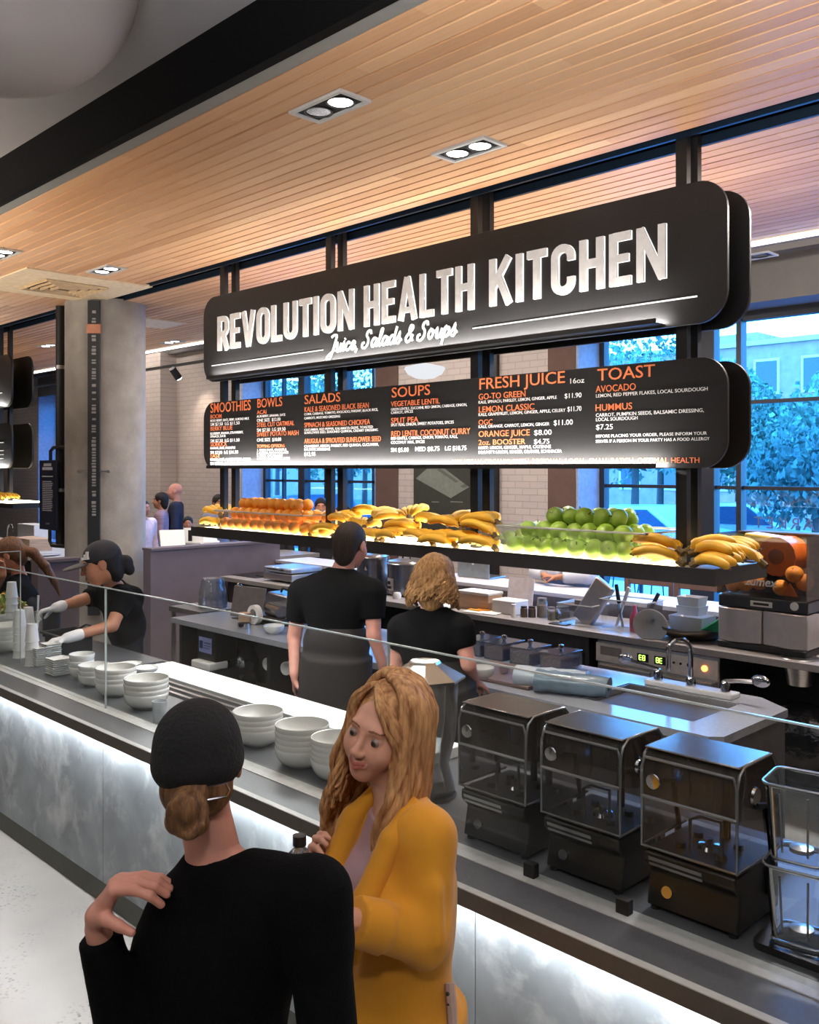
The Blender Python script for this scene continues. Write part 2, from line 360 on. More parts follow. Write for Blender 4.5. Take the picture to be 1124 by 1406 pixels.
for k, (x0, x1, mull) in enumerate(((*WA, (.33, .66)), (*WB, (.339, .443, .76)), (*WC, (.5,)))):
    fr = MB(); y0, y1 = WY+.40, WY+.50
    fr.box(x0, x0+.09, y0, y1, SILL, HEAD).box(x1-.09, x1, y0, y1, SILL, HEAD).box(x0, x1, y0, y1, SILL, SILL+.1).box(x0, x1, y0, y1, HEAD-.09, HEAD)
    xs = [x0]+[x0+(x1-x0)*q for q in mull]+[x1]
    for q, xm in enumerate(xs[1:-1]): 
        w = (.26 if k == 1 else .15) if q == 0 else .05
        fr.box(xm-w/2, xm+w/2, y0-.02, y1, SILL, HEAD)
    for a, b_ in zip(xs, xs[1:]):
        if k == 1: continue
        c = (a+b_)/2; fr.box(c-.018, c+.018, y0+.02, y1-.02, SILL, HEAD)
    for z in (1.12, 1.91, 2.74): fr.box(x0, x1, y0+.02, y1-.02, z-.018, z+.018)
    w_ = tag(fr.build('window_%d' % (k+1), M['frame'], smooth=False), kind='structure')
    MB().box(x0, x1, WY+.445, WY+.45, SILL, HEAD).build('pane', M['pane'], w_, smooth=False)
    lin = MB().box(x0+.001, x0+.03, WY+.005, y0, SILL, HEAD).box(x1-.03, x1-.001, WY+.005, y0, SILL, HEAD).box(x0, x1, WY-.02, y0, SILL-.02, SILL+.03)
    lin.build('window_lining', jamb, w_, smooth=False)

# round concrete column standing in the half wall
col = at(145, 700, Y=4.78); CXc, CYc = col.x, 4.78
struct('column', MB().lathe([(.425, 0), (.425, ZC+.01)], (CXc, CYc, 0), 48, cap=False), M['concrete'])
struct('partition', MB().box(-8.68, -8.53, 4.72, 6.34, 0, 1.26).box(-8.70, -8.51, 4.72, 6.34, 1.26, 1.285), M['partition'], smooth=False)
struct('partition', MB().box(-8.68, -8.53, 3.57, 3.97, 0, 1.22).box(-8.70, -8.51, 3.57, 3.97, 1.22, 1.245), mat('maroon_grey_wall', S(92, 80, 82), .7, 0, .08, 6), smooth=False)
# ================================================================ hanging sign, menu board, fruit shelf
SY, SY2, SX0, SX1 = 4.55, 4.83, -7.27, -2.265
def G(strokes): return strokes
sw = .158                                                 # stroke of the block letters, cap height 1
def block(ch):
    "strokes of a condensed capital: (points, width, closed)"
    h = sw/2; w = .50; o = []
    def st(p, ww=sw, c=False): o.append((p, ww, c))
    if ch in 'EFL': st([(h, 0), (h, 1)])
    if ch == 'E': w = .44; st([(sw*.5, 1-h), (w, 1-h)]); st([(sw*.5, .51), (w-.05, .51)], sw*.9); st([(sw*.5, h), (w, h)])
    if ch == 'L': w = .42; st([(sw*.5, h), (w, h)])
    if ch == 'I': w = sw; st([(h, 0), (h, 1)])
    if ch == 'T': w = .46; st([(0, 1-h), (w, 1-h)]); st([(w/2, 0), (w/2, 1-sw*.5)])
    if ch == 'H': w = .52; st([(h, 0), (h, 1)]); st([(w-h, 0), (w-h, 1)]); st([(h, .52), (w-h, .52)])
    if ch == 'N': w = .56; st([(h*.9, 0), (h*.9, 1)], sw*.9); st([(w-h*.9, 0), (w-h*.9, 1)], sw*.9); st([(h*.8, .98), (w-h*.8, .02)], sw*.95)
    if ch == 'V': w = .58; st([(h*.9, 1), (w/2-.02, .06), (w/2, .0)], sw*.95); st([(w-h*.9, 1), (w/2+.02, .06), (w/2, .0)], sw*.95)
    if ch == 'A': w = .60; st([(h*.9, 0), (w/2-.02, .94), (w/2, 1)], sw*.95); st([(w-h*.9, 0), (w/2+.02, .94), (w/2, 1)], sw*.95); st([(.15, .24), (w-.15, .24)], sw*.8)
    if ch == 'K': w = .56; st([(h, 0), (h, 1)]); st([(h*1.2, .40), (w-h*.9, 1)], sw*.98); st([(.24, .60), (w-h*.8, 0)], sw*.98)
    if ch == 'O': w = .54; st(rrect(h, w-h, h, 1-h, .18, 6), sw, True)
    if ch == 'U': w = .54; st([(h, 1)]+[(p[0], p[1]) for p in rrect(h, w-h, h, 1.4, .18, 6)[14:28]]+[(w-h, 1)])
    if ch == 'C': w = .52; p = rrect(h, w-h, h, 1-h, .175, 6); st([(w-h, .66)]+p[0:28]+[(w-h, .34)])
    if ch == 'R': w = .52; st([(h, 0), (h, 1)]); st([(h, 1-h)]+list(reversed(rrect(-.1, w-h, .48, 1-h, .15, 6)[0:7]))+list(reversed(rrect(-.1, w-h, .48, 1-h, .15, 6)[21:28]))+[(h, .48)], sw*.92); st([(.27, .46), (w-h*.8, 0)], sw*.98)
    return o, w
def block_line(text, x0, x1, z0, cap, y0, y1, gap=.115):
    tot = sum((block(c)[1] if c != ' ' else .3)+gap for c in text)-gap; k = (x1-x0)/tot; mbs = []; x = 0
    for c in text:
        if c == ' ': x += .3+gap; continue
        st, w = block(c); mb = MB()
        for i, (p, ww, cl) in enumerate(st):
            mb.ribbon([(x0+(x+a)*k, z0+b*cap) for a, b in p], ww*k*1.0, y0, y1-.0004*i, cl)
        mbs.append((c, mb)); x += w+gap
    return mbs
M['letter'] = mat('lit_letter_face', S(214, 210, 205), .5)
_b = M['letter'].node_tree.nodes['Principled BSDF']; _b.inputs['Emission Color'].default_value = (1, .95, .9, 1); _b.inputs['Emission Strength'].default_value = .12
M['halo'] = glow('letter_halo', (1, .96, .92), 1.5)
M['rule'] = glow('sign_rule', (1, .97, .93), 1.6)

def crom(pts, n=5):
    out = []; P = [pts[0]]+list(pts)+[pts[-1]]
    for i in range(1, len(P)-2):
        a, b, c, d = [Vector(q) for q in P[i-1:i+3]]
        for k in range(n):
            t = k/n; out.append(tuple(.5*((2*b)+(c-a)*t+(2*a-5*b+4*c-d)*t*t+(3*b-a-3*c+d)*t**3)))
    out.append(tuple(pts[-1])); return out
SCRIPT = {  # brush-script letters, x-height 1
 'J': (1.25, [[(.35, 1.75), (.75, 1.95), (1.25, 1.85), (1.15, 1.0), (.95, 0), (.65, -.75), (.2, -.8), (.15, -.45), (.6, -.1), (1.3, .25)]]),
 'u': (1.0, [[(.05, .5), (.25, .95), (.3, .5), (.32, .1), (.6, .05), (.85, .5), (.95, .95)], [(.95, .95), (.9, .4), (1.0, .05), (1.25, .3)]]),
 'i': (.5, [[(.0, .4), (.3, .95), (.27, .4), (.35, .05), (.65, .3)], [(.36, 1.3), (.42, 1.42)]]),
 'c': (.8, [[(.75, .75), (.5, .95), (.2, .7), (.15, .3), (.4, .03), (.75, .15), (.95, .35)]]),
 'e': (.8, [[(.1, .4), (.5, .5), (.7, .75), (.45, .97), (.18, .65), (.18, .25), (.45, .03), (.8, .2), (.95, .38)]]),
 ',': (.45, [[(.25, .12), (.22, -.1), (.08, -.35)]]),
 'S': (1.3, [[(1.2, 1.45), (1.0, 1.85), (.6, 1.75), (.5, 1.35), (.85, .95), (.9, .4), (.5, .0), (.05, .1), (.0, .5), (.3, .62)]]),
 'a': (1.0, [[(.8, .85), (.45, .97), (.15, .6), (.2, .15), (.5, .05), (.8, .5), (.88, .95)], [(.88, .95), (.82, .3), (1.0, .05), (1.2, .3)]]),
 'l': (.5, [[(.0, .3), (.4, 1.2), (.48, 1.8), (.3, 1.75), (.22, 1.0), (.22, .25), (.4, .03), (.7, .3)]]),
 'd': (1.0, [[(.8, .85), (.45, .97), (.15, .6), (.2, .15), (.5, .05), (.8, .5), (.9, 1.2), (.98, 1.85)], [(.98, 1.85), (.85, .6), (.95, .08), (1.25, .3)]]),
 's': (.75, [[(.0, .25), (.35, .8), (.45, 1.1), (.5, .75), (.68, .35), (.45, .02), (.15, .12)], [(.66, .3), (.95, .4)]]),
 '&': (1.3, [[(1.25, .05), (.8, .75), (.5, 1.25), (.65, 1.7), (.95, 1.6), (.9, 1.25), (.4, .8), (.15, .4), (.4, .02), (.85, .2), (1.15, .75)]]),
 'o': (.9, [[(.65, .92), (.3, .9), (.12, .45), (.38, .05), (.72, .3), (.72, .75), (.5, .95), (.7, .72), (1.05, .75)]]),
 'p': (1.0, [[(.05, .5), (.3, .98), (.25, .3), (.12, -.75)], [(.22, .5), (.5, .95), (.82, .85), (.85, .35), (.55, .03), (.25, .2)], [(.7, .1), (1.1, .3)]])}
def script_line(text, x0, x1, z0, xh, y0, y1, wd=.2):
    tot = sum(SCRIPT[c][0]+.12 if c != ' ' else .55 for c in text); k = (x1-x0)/tot; x = 0; out = []
    for c in text:
        if c == ' ': x += .55; continue
        w, st = SCRIPT[c]; mb = MB()
        for i, s_ in enumerate(st):
            q = crom(s_); q = [(x0+(x+a+b*.28)*k, z0+b*xh) for a, b in q]
            mb.ribbon(q, wd*xh, y0, y1-.0005*i)
        out.append((c, mb)); x += w+.12
    return out

M['ledsign'] = glow('led_sign', (1, .97, .94), 175)
def boards(root, z0, z1, r, x0=SX0, x1=SX1):
    MB().prism(rrect(x0, x1, z0, z1, r), SY, SY+.025).build('front_board', M['signblack'], root, bevel=.003, angle=25)
    MB().prism(rrect(x0, x1, z0, z1, r), SY2-.025, SY2).build('back_board', M['signblack'], root, bevel=.003, angle=25)
def light_bar(root, z, x0=SX0+.18, x1=None):
    x1 = x1 or SX1-.37
    b = MB().box(x0, x1, SY-.085, SY-.075, z-.014, z+.014).box(x0, x1, SY-.075, SY, z-.014, z-.008).build('light_bar', M['black'], root, smooth=False)
    MB().add([(x0+.01, SY-.074, z+.011), (x1-.01, SY-.074, z+.011), (x1-.01, SY-.056, z-.006), (x0+.01, SY-.056, z-.006)], [(0, 1, 2, 3)]).build('light_strip', M['ledsign'], b, smooth=False)

sign = thing('storefront_sign', 'long black rounded sign reading REVOLUTION HEALTH KITCHEN in raised white letters', 'sign')
SZ0, SZ1 = 2.87, 3.63
boards(sign, SZ0, SZ1, .17); light_bar(sign, SZ0+.03)
def band(px0, py0, px1, py1, pt=None):
    a = at(px0, py0, Y=SY); b = at(px1, py1, Y=SY); return a, b
def word(text, px0, pyb0, pyt0, px1, pyb1):
    a = at(px0, pyb0, Y=SY-.02); t = at(px0, pyt0, Y=SY-.02); b = at(px1, pyb1, Y=SY-.02); return a.x, b.x, (a.z+b.z)/2, t.z-a.z
W1 = word('R', 298, 471, 435, 484, 439)
ZB = 3.138; CAP = .30
for txt, pa, pb in (('REVOLUTION', 298, 484), ('HEALTH', 499, 649), ('KITCHEN', 671, 913)):
    xa = at(pa, 450, Y=SY-.02).x; xb = at(pb, 400, Y=SY-.02).x
    for (c, mb), (c2, mh) in zip(block_line(txt, xa, xb, ZB, CAP, SY-.012, SY-.020), block_line(txt, xa, xb, ZB, CAP, SY, SY-.0115)):
        L_ = mb.build('letter', M['letter'], sign, smooth=False); mh.build('letter_backlight', M['halo'], L_, smooth=False)
xa, xb = at(450, 470, Y=SY).x, at(636, 445, Y=SY).x
for c, mb in script_line('Juice, Salads & Soups', xa, xb-.06, 2.985, .066, SY-.004, SY-.012, .26): mb.build('script_letter', M['rule'], sign, smooth=False)
for pa, pb in ((291, 444), (649, 957)):
    MB().box(at(pa, 480, Y=SY).x, at(pb, 400, Y=SY).x, SY-.006, SY+.002, 3.012, 3.020).build('rule_line', M['rule'], sign, smooth=False)

menu = thing('menu_board', 'long black rounded menu board with orange headings and white lines below the big sign', 'menu board')
MZ0, MZ1 = 2.10, 2.69
boards(menu, MZ0, MZ1, .15); light_bar(menu, MZ0+.012)
M['menuorange'] = mat('menu_orange', S(240, 130, 80), .6); M['menuwhite'] = mat('menu_white', S(235, 232, 228), .6)
for q, e in (('menuorange', .25), ('menuwhite', .3)):
    _b = M[q].node_tree.nodes['Principled BSDF']; c = _b.inputs['Base Color'].links[0].from_node.color_ramp.elements[0].color
    _b.inputs['Emission Color'].default_value = c; _b.inputs['Emission Strength'].default_value = e
def solid(o):
    "turns a lettering curve into a mesh object of the same name"
    dg = bpy.context.evaluated_depsgraph_get(); dg.update(); me = bpy.data.meshes.new_from_object(o.evaluated_get(dg)); nm = o.name
    n = bpy.data.objects.new('x', me); COL.objects.link(n); n.parent = o.parent; n.location = o.location; n.rotation_euler = o.rotation_euler; n.scale = o.scale
    bpy.data.objects.remove(o); n.name = nm; return n
def text(body, px0, py, px1, cap_px, m, name, bold=.0):
    "one line of lettering: left end and baseline, right end, cap height at the left end"
    a = at(px0, py, Y=SY); t = at(px0, py-cap_px, Y=SY); b = at(px1, py, Y=SY); cap = t.z-a.z
    cu = bpy.data.curves.new(name, 'FONT'); cu.body = body if 'oz' in body else body.upper(); cu.size = cap/.69; cu.offset = bold*cap; cu.extrude = .0008; cu.materials.append(m)
    cu.resolution_u = 3
    o = bpy.data.objects.new(name, cu); COL.objects.link(o); o.parent = menu; o.rotation_euler = (PI/2, 0, 0); o.location = (a.x, SY-.0035, a.z)
    bpy.context.view_layer.update(); w = o.dimensions.x
    if w > 0: o.scale.x = (b.x-a.x)/w
    return solid(o)
OR_, WH = M['menuorange'], M['menuwhite']
for b_, x0, y, x1, c in (('SMOOTHIES', 289, 567, 344, 13), ('BOWLS', 353, 560, 387, 12), ('SALADS', 418, 555, 467, 12), ('SOUPS', 537.5, 546, 590, 13.5), ('FRESH JUICE', 657, 535, 774, 15), ('TOAST', 820, 523, 899, 16)):
    text(b_, x0, y, x1, c, OR_, 'menu_heading', .006)
for b_, x0, y, x1, c in (('BOOM', 289, 575, 304, 5.5), ('BERRY BLUE', 289, 591.5, 319, 5.5), ('SIDEKICK', 289, 613, 312, 5.5), ('EASY', 289, 628.5, 302, 5.5),
    ('ACAI', 353, 569, 366, 5.5), ('STEEL CUT OATMEAL', 353, 586.5, 404, 6), ('SWEET POTATO MASH', 353, 599.5, 410, 6), ('TOPPING OPTIONS', 353, 615, 391, 4.5),
    ('KALE & SEASONED BLACK BEAN', 418, 566, 506, 7), ('SPINACH & SEASONED CHICKPEA', 418, 587, 508, 6.5), ('ARUGULA & SPROUTED SUNFLOWER SEED', 418, 609, 523, 6.5),
    ('VEGETABLE LENTIL', 537, 558.5, 604, 7), ('SPLIT PEA', 537, 581, 574, 7), ('RED LENTIL COCONUT CURRY', 537, 599.5, 645, 7.5),
    ('GO-TO GREEN', 657, 549, 721, 8), ('LEMON CLASSIC', 657, 566.5, 733, 8), ('OGC', 657, 583.5, 676, 7), ('ORANGE JUICE', 657, 600, 727, 8), ('2oz. BOOSTER', 657, 611, 721, 7),
    ('AVOCADO', 818, 539, 873, 9), ('HUMMUS', 817, 564.5, 867, 9), ('100% VEGAN, ORGANIC, FRESH, REGIONAL, LOCAL, SMALL BATCH, OPTIMAL HEALTH', 620, 637, 958, 6)):
    text(b_, x0, y, x1, c, OR_, 'menu_item', .002)
for b_, x0, y, x1, c in (('mixed berry, date, hemp, almond milk', 289, 579.5, 342, 3.2), ('SM $7.50  LG $11.50', 289, 585, 329, 4.2), ('blueberry, banana, strawberry,', 289, 597, 334, 3.2), ('spinach, date', 289, 601, 310, 3.2), ('SM $7.50  LG $11.50', 289, 607.5, 329, 4.2),
    ('banana, kale, pineapple', 289, 617, 323, 3.2), ('SM $7.00  LG $11.00', 289, 623.5, 327, 4.2), ('banana, date, almond butter, cacao', 289, 632.5, 344, 3.2), ('SM $7.00  LG $10.50', 289, 638.5, 329, 4.2),
    ('acai berry, banana, date', 353, 573.5, 392, 3.2), ('ONE SIZE  $12.00', 353, 579.5, 385, 4.2), ('SM $7.50  LG $9.50', 353, 593, 392, 4.5), ('ONE SIZE  $10.00', 353, 606.5, 386, 4.5),
    ('1. fresh fruit, granola', 353, 619.5, 393, 3), ('2. almond, coconut flakes', 353, 623.5, 396, 3), ('3. seeds, cacao nibs', 353, 627.5, 388, 3), ('4. sunflower butter, date', 353, 631.5, 398, 3), 
    ('corn, cabbage, tomato, avocado, parsnip, black rice,', 418, 570.5, 519, 3.2), ('carrots, mustard dressing', 418, 576, 467, 3.2), ('cucumber, red pepper, kalamata olive, toasted', 418, 592, 512, 3.2), ('sunflower seed, seasoned quinoa, creamy dressing', 418, 596, 519, 3.2), 
    ('cranberry, lemon, parsley, red quinoa, cucumber,', 418, 614.5, 520, 3.4), ('balsamic dressing', 418, 619, 453, 3.4), ('$12.95', 418, 626, 433, 5),
    ('green lentils, zucchini, red onion, cabbage, onion,', 537, 564, 641, 3.5), ('carrot, spices', 537, 568.5, 567, 3.5), ('split peas, onion, sweet potatoes, spices', 537, 585.5, 623, 3.8), ('red lentils, cabbage, onion, tomato, kale,', 537, 604, 628, 3.8), ('coconut milk, spices', 537, 609.5, 583, 3.8),
    ('SM $5.00', 537, 620.5, 561, 5.5), ('MED $8.75', 570, 619.5, 603, 6), ('LG $10.75', 611, 618.5, 640, 6),
    ('kale, spinach, parsley, lemon, ginger, apple', 657, 554.5, 764, 4), ('$11.90', 775, 547, 798, 6.5), ('kale, grapefruit, lemon, ginger, apple, celery', 657, 571.5, 776, 4), ('$11.70', 779, 565, 798, 6.5),
    ('kale, orange, carrot, lemon, ginger', 657, 588, 754, 4), ('$11.00', 760, 584, 786, 7), ('$8.00', 733, 597.5, 757, 7), ('$4.75', 733, 609.5, 754, 6.5), ('reset: lemon, ginger, maple, cayenne', 657, 617, 756, 4), ('immunity: lemon, ginger, orange, echinacea', 657, 623, 771, 4), ('16oz', 781, 527, 800, 7),
    ('LEMON, RED PEPPER FLAKES, LOCAL SOURDOUGH', 818, 546, 971, 4.6), ('CARROT, PUMPKIN SEEDS, BALSAMIC DRESSING,', 818, 572.5, 966, 4.6), ('LOCAL SOURDOUGH', 818, 578.5, 875, 4.6), ('$7.25', 818, 590, 841, 7), ('BEFORE PLACING YOUR ORDER, PLEASE INFORM YOUR', 818, 601, 970, 4), ('SERVER IF A PERSON IN YOUR PARTY HAS A FOOD ALLERGY', 818, 608, 974, 4)):
    text(b_, x0, y, x1, c, WH, 'menu_line', .002)

# shelf under the boards and the posts that hang it all from the ceiling
HX0, HX1, HY0, HY1, HZ0, HZ1 = -7.22, -2.252, 4.39, 4.99, 1.50, 1.585
shelf = thing('hanging_shelf', 'long black hanging shelf holding the glowing fruit below the menu board', 'shelf')
MB().box(HX0, HX1, HY0, HY0+.02, HZ0, HZ1).box(HX0, HX1, HY1-.02, HY1, HZ0, HZ1).box(HX0, HX0+.02, HY0+.02, HY1-.02, HZ0, HZ1).box(HX1-.02, HX1, HY0+.02, HY1-.02, HZ0, HZ1).box(HX0+.02, HX1-.02, HY0+.02, HY1-.02, HZ0, HZ0+.02).build('shelf_box', mat('shelf_metal', S(44, 42, 42), .45, .2), shelf, smooth=False)
M['lightdeck'] = glow('glowing_deck', (1, .85, .58), 7.0)
MB().box(HX0+.02, HX1-.3, HY0+.02, HY1-.02, HZ1-.03, HZ1-.012).build('light_panel', M['lightdeck'], shelf, smooth=False)
MB().box(HX1-.3, HX1-.02, HY0+.02, HY1-.02, HZ1-.03, HZ1-.012).build('end_deck', M['palestone'], shelf, smooth=False)
for px in (307, 453, 653, 937):
    X = at(px, 400, Y=4.62).x
    for y in (4.625, 4.745):
        MB().box(X-.033, X+.033, y-.022, y+.022, HZ1-.02, ZC+.17).build('post', M['black'], shelf, smooth=False)
# ================================================================ duct, ceiling fittings
duct = thing('ventilation_duct', 'fat grey spiral air duct under the dark ceiling', 'duct', (-3.72, -1.2, 3.86))
pth = [(0, -2.4, 0), (0, 0, 0), (0, 2.55, 0)]
el = [(0, 2.55+.34*math.sin(a), .34-.34*math.cos(a)) for a in [i*PI/2/8 for i in range(9)]]
M['duct'] = mat('duct_metal', S(150, 142, 138), .5, .2, .05, 4)
MB().tube(pth+el[1:], .29, 40).build('pipe', M['duct'], duct)
for y in (-1.4, -.2, 1.0, 2.2):
    MB().tube([(0, y, 0), (0, y+.018, 0)], .305, 40).build('seam_ring', M['fasciagrey'], duct)

M['trim'] = mat('fixture_trim', S(196, 194, 190), .5, 0, .03); M['lampface'] = glow('lamp_face', (1, .97, .92), 14)
def fixture(px, py, lab, lit=(1, 1), e=16):
    p = at(px, py, Z=ZC); r = thing('ceiling_downlight', lab, 'light', (p.x, p.y, ZC), 0, 'twin downlights in the wooden ceiling')
    L_, W_ = .40, .20; t = .022
    MB().box(-L_/2, L_/2, -W_/2, -W_/2+t, -.014, 0).box(-L_/2, L_/2, W_/2-t, W_/2, -.014, 0).box(-L_/2, -L_/2+t, -W_/2+t, W_/2-t, -.014, 0).box(L_/2-t, L_/2, -W_/2+t, W_/2-t, -.014, 0).build('trim_frame', M['trim'], r, smooth=False)
    MB().box(-L_/2+t, L_/2-t, -W_/2+t, W_/2-t, -.004, -.001).build('backing', M['dark'], r, smooth=False)
    for k, x in enumerate((-.085, .085)):
        h = MB().lathe([(.072, -.004), (.074, -.012), (.064, -.012), (.060, -.004)], (x, 0, 0), 24).build('lamp_ring', M['black'], r)
        MB().lathe([(.0, -.008), (.060, -.008), (.060, -.005), (0, -.005)], (x, 0, 0), 24).build('bulb', M['lampface'] if lit[k] else M['chrome'], h)
    if e: lamp('SPOT', 'downlight_beam', (p.x, p.y, ZC-.03), e, NEUT, .05, cone=1.7)
fixture(452, 145, 'twin downlight with only one lamp lit, nearest the black fascia', (0, 1), 90)
fixture(643, 204, 'twin downlight with both lamps lit, in the slats above the word HEALTH', (1, 1), 110)
fixture(146, 370, 'twin downlight with both lamps lit beside the square ceiling vent', (1, 1), 90)
fixture(1, 347, 'twin downlight at the left edge of the photo', (1, 1), 80)
fixture(66, 474, 'small twin downlight in the slats left of the column', (1, 1), 30)
fixture(236, 469, 'small twin downlight in the slats right of the column', (1, 1), 30)
fixture(1030, 352, 'twin downlight half hidden behind the right end of the big sign', (0, 0), 0)
v = at(88, 393, Z=ZC); vent = thing('ceiling_vent', 'square beige air vent with nested louvres beside the column', 'vent', (v.x, v.y, ZC))
M['beige'] = mat('beige_vent', S(228, 206, 168), .6)
MB().prism([(-.62, -.62), (.62, -.62), (.62, .62), (-.62, .62)], -.012, .01, 'XY').build('plate', M['beige'], vent, smooth=False)
for k, r in enumerate((.30, .23, .16, .09)):
    MB().tube([(-r, -r, -.02-.004*k), (r, -r, -.02-.004*k), (r, r, -.02-.004*k), (-r, r, -.02-.004*k)], .018, 4, True).build('louvre', mat('vent_louvre', S(196, 168, 128), .6) if k == 0 else bpy.data.materials['vent_louvre'], vent, smooth=False)
MB().box(-.29, .29, -.29, .29, -.0155, -.0125).build('core', M['dark'], vent, smooth=False)
v = at(209, 443, Z=ZC); tag(MB().box(-.3, .3, -.3, .3, -.012, 0).build('ceiling_vent', M['beige'], smooth=False), 'flat square vent plate in the slats right of the column', 'vent').location = (v.x, v.y, ZC)
tr = thing('track_light_rail', 'black track rail with small spots before the brick wall', 'track light')
MB().box(-22, -7.6, 7.58, 7.62, 3.70, 3.74).box(-17, -16.97, 7.59, 7.61, 3.74, 4.3).box(-11, -10.97, 7.59, 7.61, 3.74, 4.3).build('rail', M['black'], tr, smooth=False)
for px in (240, 32, 160):
    x = at(px, 515, Y=7.6).x
    h = MB().cyl((x, 7.6, 3.70), (x, 7.6, 3.66), .014).cyl((x, 7.55, 3.67), (x-.02, 7.68, 3.53), .055, .06).build('spot_head', M['black'], tr)
    MB().cyl((x-.02, 7.681, 3.529), (x-.021, 7.683, 3.527), .05).build('bulb', M['lampface'], h)
    lamp('SPOT', 'track_spot', (x-.02, 7.69, 3.52), 30, WARM, .04, (.55, 0, 0), cone=1.5)
p = at(583, 508, Y=6.9)
pl = thing('pendant_lamp', 'white glass dome pendant lamp seen between sign and menu board', 'lamp', (p.x, 6.9, p.z))
MB().lathe([(.0, -.10), (.10, -.085), (.18, -.045), (.215, .01), (.205, .03), (.12, .05), (.03, .07)], n=32).build('shade', glow('pendant_glass', (.92, .95, 1), .9), pl)
MB().cyl((0, 0, .06), (0, 0, 4.28-p.z), .008).build('cord', M['black'], pl)

# ================================================================ front serving counter
CZ = .88
sc_ = thing('serving_counter', 'long grey serving counter with lit galvanised front along the walkway', 'counter')
x0, x1 = -8.6, 1.2
MB().box(x0, x1, 2.02, 2.57, .835, CZ).box(x0, x1, 2.57, 3.02, .835, CZ-.03).build('worktop', M['counter'], sc_, smooth=False)
MB().box(x0, x1, 1.995, 2.02, .827, CZ-.003).build('edge_band', M['counteredge'], sc_, smooth=False)
MB().box(x0, x1, 1.995, 2.02, CZ-.003, CZ).build('edge_highlight', M['palestone'], sc_, smooth=False)  # highlight along the counter edge, put in as a thin pale strip
MB().box(x0, x1, 2.155, 2.226, CZ, CZ+.003).build('glass_channel', M['palestone'], sc_, smooth=False)
MB().box(x0, x1, 2.08, 2.10, 0.0, .12).build('plinth', mat('plinth', S(66, 66, 58), .6), sc_, smooth=False)
MB().box(x0, x1, 2.075, 3.0, .12, .83).build('carcass', M['dark'], sc_, smooth=False)
xs = [x0, -6.56, -4.19, -1.82, .55, x1]
for a, b_ in zip(xs, xs[1:]): MB().box(a+.002, b_-.002, 2.068, 2.074, .115, .834).build('front_panel', M['panel'], sc_, smooth=False)
MB().box(x0, x1, 2.021, 2.034, .8285, .8345).build('light_strip', glow('led_counter', (.93, .97, 1), 140), sc_, smooth=False)
MB().box(x0, -5.27, 2.57, 3.02, CZ-.03, CZ).box(-2.6, x1, 2.57, 3.02, CZ-.03, CZ).box(-5.27, -2.6, 3.0, 3.02, CZ-.03, CZ).build('rear_worktop', M['counter'], sc_, smooth=False)
for y in (2.60, 2.66, 2.72): MB().box(-5.25, -2.62, y, y+.022, CZ-.03, CZ+.004).build('well_rail', M['steel'], sc_, smooth=False)
tag(MB().box(-5.14, -2.7, 2.755, 2.995, CZ-.029, CZ+.018).build('cutting_board', M['whiteplastic'], bevel=.004), 'long white cutting board along the staff side of the serving counter', 'cutting board')
lamp('AREA', 'bowl_fill', (-4.0, 2.85, 1.60), 24, (.95, .98, 1), 2.6, size_y=.05)  # unseen lamp added in mid-air to brighten the bowls

M['gedge'] = mat('polished_glass_edge', S(200, 212, 214), .15, 0, .02)
def guard(xa, xb, y, ztop, lab, clamps=()):
    g = thing('glass_guard', lab, 'glass screen', (xa, y, CZ), 0, 'glass guards on the serving counter'); w = xb-xa; h = ztop-CZ
    MB().box(.003, w-.003, -.004, .004, .003, h-.005).build('pane', M['glass'], g, smooth=False)
    MB().box(.003, w-.003, -.0045, .0045, h-.005, h).build('top_edge', M['gedge'], g, smooth=False)
    MB().box(.0, .003, -.0045, .0045, .003, h).box(w-.003, w, -.0045, .0045, .003, h).build('side_edge', M['gedge'], g, smooth=False)
    for x in clamps: MB().box(x-xa-.02, x-xa+.02, -.014, .014, .003, .045).build('clamp', M['black'], g, bevel=.003)
guard(-4.42, -2.33, 2.195, 1.497, 'clear glass guard panel in front of the stacked white bowls')
guard(-2.33, -.24, 2.195, 1.497, 'clear glass guard panel in front of the three blenders', (-2.24, -1.71, -1.39))
guard(-8.0, -4.42, 2.195, 1.497, 'clear glass guard panel in front of the worker in the cap')
e_ = at(28, 757, Z=1.58)
g = thing('glass_guard', 'upright glass end panel beside the worker with the ponytail', 'glass screen', (e_.x, e_.y-.55, CZ))
MB().box(-.004, .004, .0, .548, .003, .70).build('pane', M['glass'], g, smooth=False); MB().box(-.005, .005, 0, .55, .70, .704).box(-.005, .005, .548, .552, .0, .70).build('edge', M['gedge'], g, smooth=False)

# ================================================================ island and rear counters
IX0, IX1, IY0, IY1 = -6.755, -1.99, 3.92, 4.79
SX_, SXa, SYa, SYb = -2.87, -2.21, 4.10, 4.58            # sink opening
isl = thing('island_counter', 'grey island worktop with a steel sink in the middle of the kitchen', 'counter')
mb = MB(); z0, z1 = .84, .88
mb.box(IX0, SX_, IY0, IY1, z0, z1).box(SX_, SXa, IY0, SYa, z0, z1).box(SX_, SXa, SYb, IY1, z0, z1)
mb.prism([(SXa, IY0), (IX1-.05, IY0), (IX1, IY0+.05), (IX1, IY1-.14), (-2.19, IY1), (SXa, IY1)], z0, z1, 'XY')
mb.build('worktop', mat('island_quartz', S(150, 152, 160), .2, 0, .08, 60, spec=.95), isl, smooth=False)
MB().box(SX_, SX_+.01, SYa, SYb, .68, .875).box(SXa-.01, SXa, SYa, SYb, .68, .875).box(SX_, SXa, SYa, SYa+.01, .68, .875).box(SX_, SXa, SYb-.01, SYb, .68, .875).box(SX_, SXa, SYa, SYb, .67, .68).build('sink_basin', M['steel'], isl, smooth=False)
